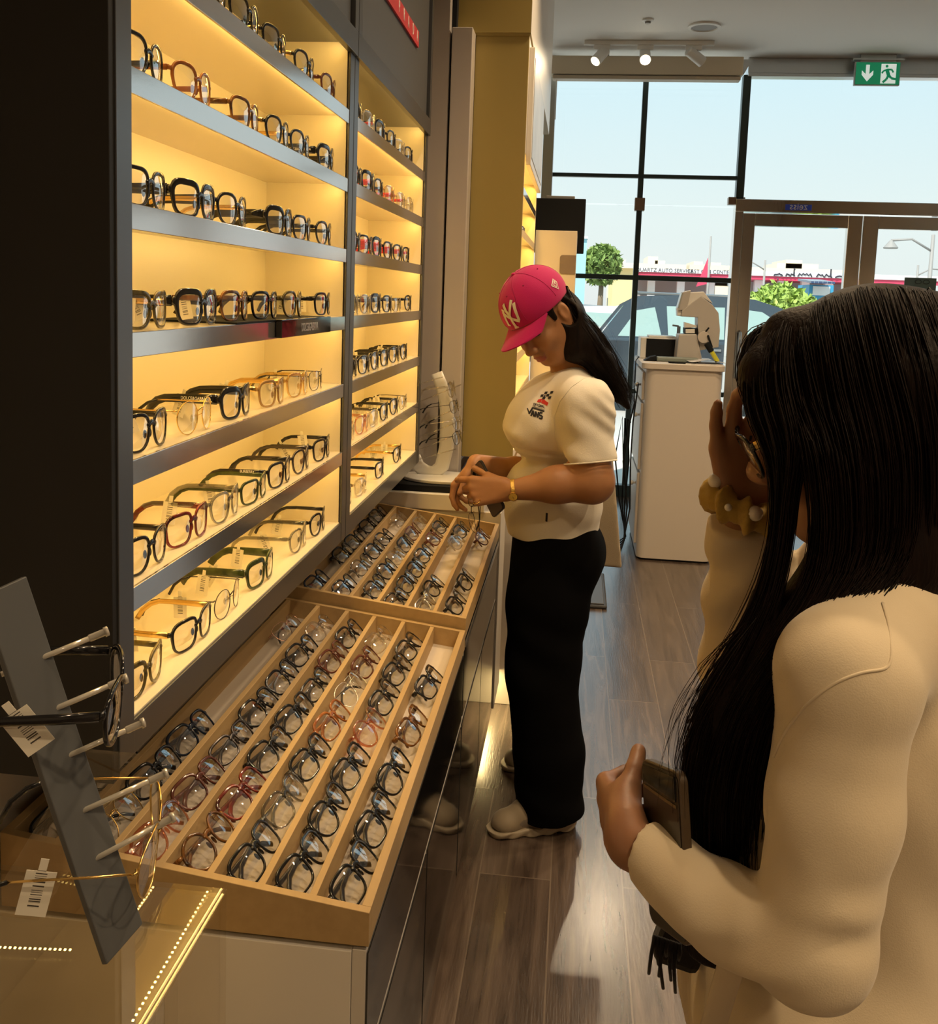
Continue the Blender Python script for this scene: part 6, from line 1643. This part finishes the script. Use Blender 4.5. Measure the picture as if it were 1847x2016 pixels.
# ---- things she holds: phone, folded eyeglasses, canvas bag
def phone(name, c, L_, S_, ln, wd, th, label, mat, side, cams, parent_loc=None):
    Lv = np.array(L_, float); Lv /= np.linalg.norm(Lv); Sv = np.array(S_, float); Sv -= Lv * Sv.dot(Lv); Sv /= np.linalg.norm(Sv); Nv = np.cross(Lv, Sv)
    if Nv[1] > 0: Nv = -Nv
    c = np.array(c, float); t = thing('smartphone', label, 'phone', c)
    pts = [c + Lv * x + Sv * y for x, y in rrect(-ln / 2, ln / 2, -wd / 2, wd / 2, .011, 5)]
    m = MB(); m.prism([p - Nv * th / 2 for p in pts], Nv * th); m.build('body', side, t, smooth=30, bevel=.0015)
    m = MB(); m.prism([c + Lv * x + Sv * y + Nv * (th / 2 + .0002) for x, y in rrect(-ln / 2 + .003, ln / 2 - .003, -wd / 2 + .003, wd / 2 - .003, .009, 5)], Nv * .0006); m.build('back_cover', mat, t, smooth=30)
    for (x, y, r_) in cams:
        p = c + Lv * x + Sv * y + Nv * (th / 2 + .0006); m = MB(); m.cyl(p, p + Nv * .002, r_, 20); q = m.build('camera_ring', M_steel, t, smooth=40)
        m = MB(); m.cyl(p + Nv * .002, p + Nv * .0024, r_ * .8, 20); m.build('camera_lens', M_gloss, q)
    return t, c, Lv, Sv, Nv
M_phone1 = pbr('taupe_phone', (.12, .085, .075), .35); M_phonee = pbr('dark_phone_edge', (.03, .025, .022), .3, metal=.5)
phone('smartphone', W(960, 962, 2.505), (.070, -.050, -.111), (-.031, .050, -.050), .150, .072, .008, 'taupe phone held in the hands of the woman in the pink cap', M_phone1, M_phonee, [(-.055, .018, .009)])
p = W(927, 1003, 2.475)
M = Matrix.Translation(tuple(p)) @ Matrix.Rotation(math.radians(-62), 4, 'Z') @ Matrix.Rotation(math.radians(80), 4, 'Y') @ Matrix.Translation((0, 0, -.022))
eyeglasses('thin', 'gunmetal', 'gunmetal thin folded eyeglasses hanging from the hands of the woman in the pink cap', 'eyeglasses held by hand', M, True)
YBG = 2.945
bag = thing('tote_bag', 'beige canvas tote bag hanging behind the back of the woman in the pink cap', 'bag', tuple(W(1200, 1000, 2.80)))
S = SDF((-.06, 2.86, .66), (.24, 3.04, 1.26), .005)
tl, tr_, bl_, br_ = W(1130, 900, YBG), W(1208, 885, YBG), W(1130, 1125, YBG), W(1226, 1118, YBG)
sl, X, Y, Z = S.block(S.lo, [a[-1] for a in S.ax], 0)
zz = (Z - bl_[2]) / (tl[2] - bl_[2]); xr = br_[0] + (tr_[0] - br_[0]) * zz; xl = .0
th = .010 + .022 * np.clip(1 - zz, 0, 1) ** .6 + .003 * np.sin(40 * X + 9 * Z)
d = np.maximum(np.maximum(X - xr, xl - X), np.maximum(np.abs(Y - YBG) - th, np.maximum(bl_[2] - Z, Z - tr_[2])))
S.put(sl, np.broadcast_to(d, S.F.shape), 0, 'add')
M_canvas = cloth('beige_canvas', (.42, .34, .23), (.46, .38, .27), .9, 500, .3)
S.build('bag_body', M_canvas, bag, 4)
m = MB(); m.tube([W(1185, 895, YBG), W(1196, 850, YBG), W(1192, 800, 2.935), W(1160, 752, 2.90)], .012, 8, flat=((0, 1, 0), .15)); m.build('strap', M_canvas, bag, smooth=True)
# ================================================================ woman trying on eyeglasses, in the foreground
M_skin2 = skin('brown_skin', (.30, .145, .075), (.34, .165, .09))
M_hair2 = hair_mat('dark_brown_hair', (.0032, .0020, .0018), (.012, .0052, .0036), (90, 90, 4))
M_card2 = cloth('cream_knit', (.74, .63, .46), (.68, .57, .40), .9, 700, .12, .3)
M_blackt = cloth('black_top', (.008, .007, .008)); M_denim = cloth('blue_denim', (.05, .075, .12), (.08, .105, .15), .85, 350, .3)
w2 = thing('person', 'woman with long dark hair and a cream cardigan holding eyeglasses to her face', 'person', (.36, 1.0, 0))
H2 = W(1690, 823, .97)
f2 = np.array([-.93, .25, -.27]); R2 = frame(f2)
H2P = lambda x, y, z: H2 + x * R2[0] + y * R2[1] + z * R2[2]
neck2 = W(1752, 1150, .99)
sh_n, el_n, wr_n = W(1668, 1330, .805), W(1600, 1862, .765), W(1236, 1652, .865)
sh_f, el_f, wr_f = W(1640, 1260, 1.15), W(1478, 1310, 1.13), W(1466, 1012, 1.055)
S = SDF((.02, .70, .88), (.52, 1.26, 1.54), .003)
head_sdf(S, H2, R2)
S.cap(H2P(-.03, 0, -.08), neck2, .052, .058, .03); S.cap(neck2, W(1720, 1300, .99), .06, .09, .04)
S.chain([neck2, sh_n + [0, .02, 0], W(1640, 1590, .795), el_n, W(1408, 1788, .812), wr_n], [.06, .042, .038, .033, .027, .0225], .015)
S.chain([neck2, sh_f, el_f, wr_f], [.06, .045, .038, .024], .02)
hand_sdf(S, wr_f + [0, 0, .004], (-.12, -.05, .99), (.25, -.96, -.05), [(.75, .95, .5), (.62, .85, .5), (.28, .45, .3), (.18, .30, .25)], .07, thumb=(.62, -.35, .70), left=-1, sc=1.0)
hand_sdf(S, wr_n, (-.16, .92, -.22), (.93, .20, .10), [(.85, .9, .5), (.9, .9, .5), (.95, .9, .5), (1.0, .9, .5)], .04, thumb=(.25, .80, .35), left=1, sc=1.0)
S.build('body', [M_skin2, pbr('lip_brown', (.24, .07, .06), .35), M_hairline], w2, 2, head_pick(H2, R2))

# black top under the cardigan and jeans
S = SDF((.08, .76, .56), (.52, 1.26, 1.30), .007)
S.ell(W(1640, 1480, 1.0), (.105, .145, .20), .05); S.ell(W(1640, 1850, 1.0), (.105, .145, .20), .05); S.cap(W(1700, 1260, .94), W(1700, 1260, 1.08), .06, .06, .05)
S.plane((0, 0, .70), (0, 0, -1)); S.cap(H2P(-.03, 0, -.08), neck2 + [0, 0, -.03], .06, .07, .004, 'sub')
S.build('black_top', M_blackt, w2, 2)
S = SDF((.06, .74, 0.02), (.60, 1.30, .90), .008)
zh = W(1650, 1950, 1.0)
for y in (.945, 1.08):
    S.chain([(.275, y, .78), (.268, y, .42), (.29, y, .08)], [.104, .088, .072], .03)
S.ell((.33, 1.01, .78), (.14, .145, .10), .04); S.plane((0, 0, .05), (0, 0, -1)); S.plane((0, 0, .84), (0, 0, 1))
S.build('jeans', M_denim, w2, 2)
for y in (.92, 1.09):
    S = SDF((.09, y - .07, -.01), (.42, y + .07, .14), .005)
    S.cap((.33, y, .04), (.23, y, .04), .036, .036, .03); S.cap((.23, y, .04), (.14, y, .028), .036, .028, .03); S.cap((.29, y, .05), (.29, y, .10), .036, .04, .03)
    S.plane((0, 0, .003), (0, 0, -1)); S.build('shoe', M_shoe, w2, 1)

# cardigan
S = SDF((.02, .66, .60), (.62, 1.30, 1.32), .0042)
S.ell(W(1672, 1430, 1.0), (.108, .172, .22), .05); S.ell(W(1668, 1800, 1.0), (.094, .170, .25), .05); S.ell(W(1612, 2080, .99), (.128, .205, .20), .05)
S.ell(W(1600, 1960, .98), (.135, .172, .15), .05)
S.ell(W(1775, 1400, 1.0), (.075, .15, .16), .05)
S.cap(W(1745, 1232, .90), W(1745, 1222, 1.08), .048, .048, .05); S.cap(W(1720, 1260, .86), sh_n, .055, .060, .04)
wr_c = wr_n + (el_n - wr_n) / np.linalg.norm(el_n - wr_n) * .018
wf_c = wr_f + (el_f - wr_f) / np.linalg.norm(el_f - wr_f) * .014
fold = lambda X, Y, Z: (.0003 * np.sin(85 * (Z * .75 + X * .65) + 5 * np.sin(20 * X)) * np.exp(-(((X - el_n[0]) ** 2 + (Z - el_n[2]) ** 2) / .0045)) * (Y < .84)
    + .0030 * np.sin(110 * (X - .55 * Z) + 3 * np.sin(30 * Z)) * np.exp(-(((X - .165) / .035) ** 2)) * (Y < .88) * (Z < 1.06) + .0024 * np.sin(140 * (Z - .5 * X) + 4 * np.sin(24 * X)) * np.exp(-(((X - .235) ** 2 + (Z - 1.01) ** 2) / .0012)) * (Y < .84) + .0030 * np.sin(75 * (X - .35 * Z) + 4 * np.sin(15 * Z)) * np.exp(-((X - .12) / .05) ** 2) * (Y < .9) * (Z < 1.06)
    + .0045 * np.sin(70 * Z + 8 * np.sin(14 * X)) * np.exp(-((Z - 1.19) / .05) ** 2) * (Y > 1.0) * (X < .25)
    + .0045 * np.sin(48 * (X + .25 * Z) + 3 * np.sin(9 * Z)) * np.exp(-((Z - .76) / .07) ** 2) + .0006 * np.sin(60 * (X * .5 + Z) + 6 * np.sin(8 * X + 11 * Y)))
def cut_end(S, p, ax_, r):
    sl, X, Y, Z = S.block(p - r - .03, p + r + .03, .0)
    s_ = (X - p[0]) * ax_[0] + (Y - p[1]) * ax_[1] + (Z - p[2]) * ax_[2]
    rad = np.sqrt(np.maximum((X - p[0]) ** 2 + (Y - p[1]) ** 2 + (Z - p[2]) ** 2 - s_ ** 2, 0))
    S.put(sl, np.maximum(-s_, rad - r), .003, 'sub')
# open front: cut everything left of the edge of the cardigan on the body only
sl, X, Y, Z = S.block(S.lo, [a[-1] for a in S.ax], 0)
ed = [W(*p) for p in [(1395, 2100, .85), (1400, 2016, .85), (1450, 1900, .84), (1476, 1740, .838), (1480, 1620, .838), (1490, 1500, .838), (1520, 1390, .845), (1572, 1285, .862), (1650, 1210, .90)]]
xe = np.interp(Z.ravel(), [p[2] for p in ed], [p[0] + .004 for p in ed])[None, None, :]
body_cut = np.maximum(np.maximum(X - xe, np.abs(Y - 1.0) - .155 - 0 * Z), np.maximum(.70 - Y + 0 * X, Y - np.where(X > .20, 1.09, 1.0) + 0 * Z))
S2F = S.F.copy(); S.put(sl, np.broadcast_to(body_cut, S.F.shape), .004, 'sub')
S.chain([sh_n, W(1640, 1590, .785), el_n], [.0555, .0530, .0475], .014)
wr_c = wr_n + (el_n - wr_n) / np.linalg.norm(el_n - wr_n) * .018
S.chain([el_n, W(1408, 1788, .81), wr_c], [.0475, .0385, .0300], .012)
S.chain([sh_f, el_f], [.058, .058], .012)
wf_c = wr_f + (el_f - wr_f) / np.linalg.norm(el_f - wr_f) * .014
S.chain([el_f, el_f * .5 + wf_c * .5 + [.004, 0, 0], wf_c], [.058, .051, .042], .02)
S.warp(fold)
a_n = (wr_n - el_n) / np.linalg.norm(wr_n - el_n); a_f = (wr_f - el_f) / np.linalg.norm(wr_f - el_f)
cut_end(S, wr_c + a_n * .002, a_n, .045); cut_end(S, wf_c + a_f * .008, a_f, .055)
S.cap(H2P(-.03, 0, -.10), neck2 + [0, 0, .0], .066, .078, .006, 'sub')
card = S.build('cardigan', M_card2, w2, 2)
cbv = world_bvh(card)
m = MB()
for seam, r_ in (([(1738, 1188), (1752, 1240), (1757, 1318), (1700, 1322), (1640, 1345), (1585, 1390), (1545, 1440), (1520, 1500)], .0014),):
    pts = []
    for (a, b) in zip(seam[:-1], seam[1:]):
        for t in np.linspace(0, 1, 7)[:-1]:
            q = on_cloth(a[0] + (b[0] - a[0]) * t, a[1] + (b[1] - a[1]) * t, cbv, .0004)
            if q is not None: pts.append(q)
    if len(pts) > 4:
        pts = np.array(pts)
        for _ in range(6): pts[1:-1] = .25 * pts[:-2] + .5 * pts[1:-1] + .25 * pts[2:]
        m.tube(pts, r_, 6)
m.build('seam', M_card2, card, smooth=True)
m = MB()
edge = [W(*p) for p in [(1655, 1210, .90), (1575, 1285, .862), (1522, 1390, .845), (1492, 1500, .838), (1482, 1620, .838), (1478, 1740, .838), (1440, 1900, .84), (1395, 2050, .85)]]
m.tube(edge, [.010, .012, .013, .013, .013, .013, .013, .012], 10, flat=((0, 1, 0), .45)); m.build('front_band', M_card2, card, smooth=True)

# scrunchie with pearls
M_scr = cloth('mustard_cloth', (.44, .27, .045), (.50, .33, .07), .6, 120, .3); M_pearl = pbr('pearl', (.82, .76, .64), .12, coat=1.0)
sc_ = thing('hair_scrunchie', 'mustard yellow scrunchie with pearls round the raised wrist', 'scrunchie', tuple(wr_f))
axs = np.array([.36, -.10, .93]); axs /= np.linalg.norm(axs); e1 = np.cross(axs, [0, 1, 0]); e1 /= np.linalg.norm(e1); e2 = np.cross(axs, e1)
cS = W(1462, 996, 1.055); n1, n2 = 90, 14; V = []
for i in range(n1):
    t = 2 * PI * i / n1; rd = e1 * math.cos(t) + e2 * math.sin(t)
    for j in range(n2):
        u = 2 * PI * j / n2; rr = .0135 + .0035 * math.sin(9 * t + 1.5 * math.sin(u)) + .0018 * math.sin(17 * t + 2 * u)
        V.append(cS + rd * (.0345 + rr * math.cos(u)) + axs * (rr * 1.15 * math.sin(u)))
m = MB(); m.add(V, [(i * n2 + j, i * n2 + (j + 1) % n2, ((i + 1) % n1) * n2 + (j + 1) % n2, ((i + 1) % n1) * n2 + j) for i in range(n1) for j in range(n2)])
m.build('band', M_scr, sc_, smooth=True)
for (px, py, y, r_) in ((1409, 947, 1.045, .0085), (1434, 999, 1.008, .0042), (1487, 1011, 1.008, .0085)):
    m = MB(); m.sphere(W(px, py, y), r_, 12); m.build('pearl', M_pearl, sc_, smooth=True)

# eyeglasses at her face
n_ = np.array([-.84, .14, -.52]); n_ /= np.linalg.norm(n_); yl = -n_; xl_ = np.array([.16, .98, 0]); xl_ -= yl * xl_.dot(yl); xl_ /= np.linalg.norm(xl_); xl_ = xl_; zl_ = np.cross(xl_, yl)
if zl_[2] < 0: xl_ = -xl_; zl_ = np.cross(xl_, yl)
G = Matrix.Translation(tuple(W(1470, 892, 1.002))) @ Matrix((xl_, yl, zl_)).transposed().to_4x4() @ Matrix.Translation((0, 0, -.024))
eyeglasses('square', 'black', 'black square gold-armed eyeglasses lifted to the face of the long-haired woman', 'eyeglasses held by hand', G, False, 'gold')

# phone in her other hand
M_phone2 = pbr('dark_phone_case', (.035, .028, .02), .3); 
A_ = W(1270, 1490, .905)
yB = min(np.linspace(.80, .905, 200), key=lambda y: abs(np.linalg.norm(W(1346, 1521, y) - A_) - .074))
B_ = W(1346, 1521, yB); w_v = B_ - A_
D_ = min(np.linspace(.80, 1.05, 400), key=lambda y: abs((W(1284, 1760, y) - A_).dot(w_v)))
L_v = W(1284, 1760, D_) - A_; L_v /= np.linalg.norm(L_v)
ph2 = phone('smartphone', A_ + w_v / 2 + L_v * .075, L_v, w_v, .150, .074, .0095, 'dark phone with a slanted camera strip held by the woman in the cream cardigan', M_phone2, pbr('brown_phone_case', (.07, .045, .025), .35), [])
t_, c_, Lv, Sv, Nv = ph2
m = MB(); m.prism([c_ + Lv * x + Sv * y + Nv * .0056 for x, y in ((-.070, -.030), (-.070, .030), (-.048, .030), (-.055, -.030))], Nv * .0012); m.build('camera_strip', M_gloss, t_)
m = MB(); m.prism([c_ + Lv * x + Sv * y + Nv * .0056 for x, y in ((-.052, -.030), (-.045, .030), (-.042, .030), (-.049, -.030))], Nv * .0008); m.build('camera_trim', pbr('dull_gold_trim', (.16, .11, .05), .4), t_)

# hair
S = SDF((.03, .76, .86), (.60, 1.20, 1.56), .0042)
S.ell(H2P(-.020, 0, .028), (.102, .090, .102), .01, 'add', R2)
S.chain([W(1790, 780, .945), W(1760, 900, .935), W(1742, 1020, .925), W(1740, 1090, .915), W(1668, 1190, .895), W(1560, 1290, .88)], [.078, .066, .056, .052, .046, .042], .03)
S.chain([W(1560, 1290, .88), W(1470, 1400, .87), W(1432, 1540, .875), W(1428, 1720, .88), W(1408, 1850, .89), W(1392, 1960, .90)], [.042, .038, .036, .032, .024, .010], .03)
S.chain([W(1850, 760, .99), W(1880, 900, .99), W(1860, 1040, .985), W(1800, 1130, .975), W(1740, 1175, .94)], [.085, .085, .070, .055, .040], .04)
S.chain([W(1850, 760, 1.05), W(1850, 1000, 1.05), W(1800, 1120, 1.06)], [.085, .08, .055], .04)
S.chain([W(1815, 1110, .95), W(1880, 1150, .96), W(1960, 1230, 1.0)], [.046, .040, .03], .03)
S.chain([H2P(.075, .045, .070), H2P(.070, .074, .0), W(1545, 950, .915), W(1540, 1060, .905), W(1500, 1180, .890), W(1450, 1290, .875)], [.012, .010, .0085, .008, .009, .012], .01)
S.ell(H2P(.088, -.012, -.045), (.05, .068, .078), .01, 'sub', R2)
S.cap(H2P(.045, .02, .092), H2P(.072, .044, .062), .030, .024, .02); S.cap(H2P(.072, .044, .062), H2P(.076, .062, .015), .022, .014, .02)
hair2 = S.build('hair', M_hair2, w2, 2)
def lock(x, pts, y0=.03):
    """root buried at the parting, over the side of the head, then down through pts"""
    s = math.sqrt(max(.05, 1 - ((x + .02) / .104) ** 2))
    on = lambda a, k=1.0: H2P(x, .0935 * s * k * math.sin(math.radians(a)), .028 + .1055 * s * k * math.cos(math.radians(a)))
    return [on(-4, .86), on(2, .97), on(18), on(38), on(58), on(78), on(96)] + [W(*p) for p in pts]
front = [
 [H2P(.050, -.01, .095), H2P(.064, .022, .108), H2P(.086, .050, .080), H2P(.098, .066, .035), W(1516, 872, .905), W(1536, 960, .90), W(1534, 1060, .895), W(1496, 1180, .88), W(1436, 1290, .865), W(1372, 1410, .855), W(1342, 1520, .855), W(1352, 1640, .86)],
 [H2P(.040, -.01, .100), H2P(.050, .026, .116), H2P(.070, .062, .082), H2P(.078, .080, .035), W(1548, 872, .89), W(1548, 960, .892), W(1544, 1060, .89), W(1516, 1180, .875), W(1460, 1290, .86), W(1400, 1410, .85), W(1368, 1540, .85), W(1376, 1700, .855)],
 [H2P(.028, -.01, .105), H2P(.036, .028, .122), H2P(.052, .066, .088), H2P(.058, .086, .040), W(1578, 872, .880), W(1555, 960, .888), W(1543, 1060, .888), W(1522, 1180, .872), W(1466, 1290, .858), W(1404, 1410, .848), W(1372, 1540, .848), W(1380, 1700, .853)]]
strands(front, 1000, .0008, 'hair_strands', M_hair2, hair2, .0042, 15, npt=32)
side = [
 lock(.056, [(1590, 845, .876), (1600, 900, .876), (1612, 990, .872), (1612, 1070, .872), (1590, 1170, .86), (1520, 1280, .84), (1440, 1410, .835), (1398, 1550, .84), (1402, 1740, .85)]),
 lock(.030, [(1650, 900, .862), (1655, 1000, .86), (1660, 1080, .86), (1625, 1175, .845), (1540, 1280, .825), (1455, 1410, .825), (1420, 1550, .83), (1425, 1750, .845)]),
 lock(.0, [(1715, 900, .856), (1715, 1000, .86), (1718, 1090, .858), (1668, 1180, .84), (1570, 1275, .818), (1475, 1400, .822), (1440, 1550, .828), (1448, 1760, .845)]),
 lock(-.03, [(1780, 880, .858), (1778, 1000, .862), (1775, 1100, .862), (1710, 1182, .842), (1605, 1260, .815), (1505, 1380, .82), (1465, 1540, .825), (1462, 1760, .845)]),
 lock(-.06, [(1840, 860, .872), (1840, 1000, .878), (1830, 1110, .885), (1760, 1182, .862), (1640, 1248, .82), (1540, 1350, .815), (1490, 1520, .825), (1472, 1740, .845)]),
 lock(-.085, [(1900, 860, .90), (1900, 1000, .91), (1880, 1110, .92), (1800, 1165, .90), (1690, 1222, .85)])]
strands(side, 4200, .00085, 'hair_strands', M_hair2, hair2, .0055, 12, npt=30)
far = [[H2P(.05, -.03, .108), H2P(.072, -.02, .112), H2P(.095, .012, .078), W(1506, 850, .95), W(1522, 930, .96)], [H2P(.055, -.0, .108), H2P(.080, .015, .108), H2P(.098, .045, .062), W(1512, 850, .93), W(1528, 930, .92)]]
strands(far, 140, .0007, 'hair_strands', M_hair2, hair2, .004, 21, npt=20)
loose = [[W(1520, 1180, .88), W(1440, 1290, .86), W(1365, 1400, .85), W(1338, 1480, .85), W(1340, 1580, .855)], [W(1500, 1200, .875), W(1420, 1310, .86), W(1350, 1430, .85), W(1346, 1530, .85), W(1362, 1680, .855)]]
strands(loose, 60, .0005, 'hair_strands', M_hair2, hair2, .010, 22, npt=22)

# shoulder bag with tassels
sb = thing('shoulder_bag', 'small black shoulder bag with tassels below the phone hand', 'bag', tuple(W(1330, 1860, .90)))
m = MB(); m.obox(W(1338, 1852, .965), (1, 0, -.25), (0, 1, 0), (.25, 0, 1), .05, .04, .045); m.build('bag_body', M_blackt, sb, bevel=.01)
m = MB()
for k in range(9):
    a = W(1290 + 6 * k, 1842 + 2 * k, .895); L_ = .018 + .012 * ((k * 5) % 4)
    if k == 0: L_ = .042
    m.tube([a, a + [-.003 + .002 * (k % 3), -.001, -L_ * .5], a + [-.004 * (k == 0) + .002 * (k % 2), 0, -L_]], [.0022, .0020, .0016], 6)
m.build('tassel', M_blackt, sb, smooth=True)
m = MB(); m.tube([W(1338, 1830, .965), W(1350, 1760, .965), W(1372, 1700, .955)], .004, 6); m.build('strap', M_blackt, sb, smooth=True)
# woven bag at the right edge
wb = thing('woven_bag', 'brown woven bag with a magenta band behind the cardigan at the right edge', 'bag', tuple(W(1880, 1850, 1.22)))
def weave():
    return pbr('brown_straw', (.22, .12, .06), .8, noise=(60, (.34, .20, .11), .5, (1, 1, 4)), bump=(160, .5, (1, 1, 5)))
c = W(1912, 1840, 1.22); m = MB(); m.lathe([(.035, c[2] - .17), (.055, c[2] - .08), (.060, c[2] - .012)], (c[0], c[1], 0), 28); m.lathe([(.060, c[2] + .018), (.058, c[2] + .06), (.05, c[2] + .08)], (c[0], c[1], 0), 28); m.build('bag_body', weave(), wb, smooth=40)
m = MB(); m.lathe([(.0605, c[2] - .0118), (.0615, c[2] + .0178)], (c[0], c[1], 0), 28); m.build('band', pbr('magenta_band', (.42, .01, .09), .7), wb, smooth=40)
sh_ = np.array([.40, 1.125, 1.225])
m = MB(); m.tube([(c[0] - .03, c[1], c[2] + .08), (c[0] - .02, c[1] - .02, c[2] + .25), sh_, (c[0] + .015, c[1] + .01, c[2] + .25), (c[0] + .03, c[1], c[2] + .08)], .006, 8); m.build('handle', MATS['brown_straw'], wb, smooth=True)
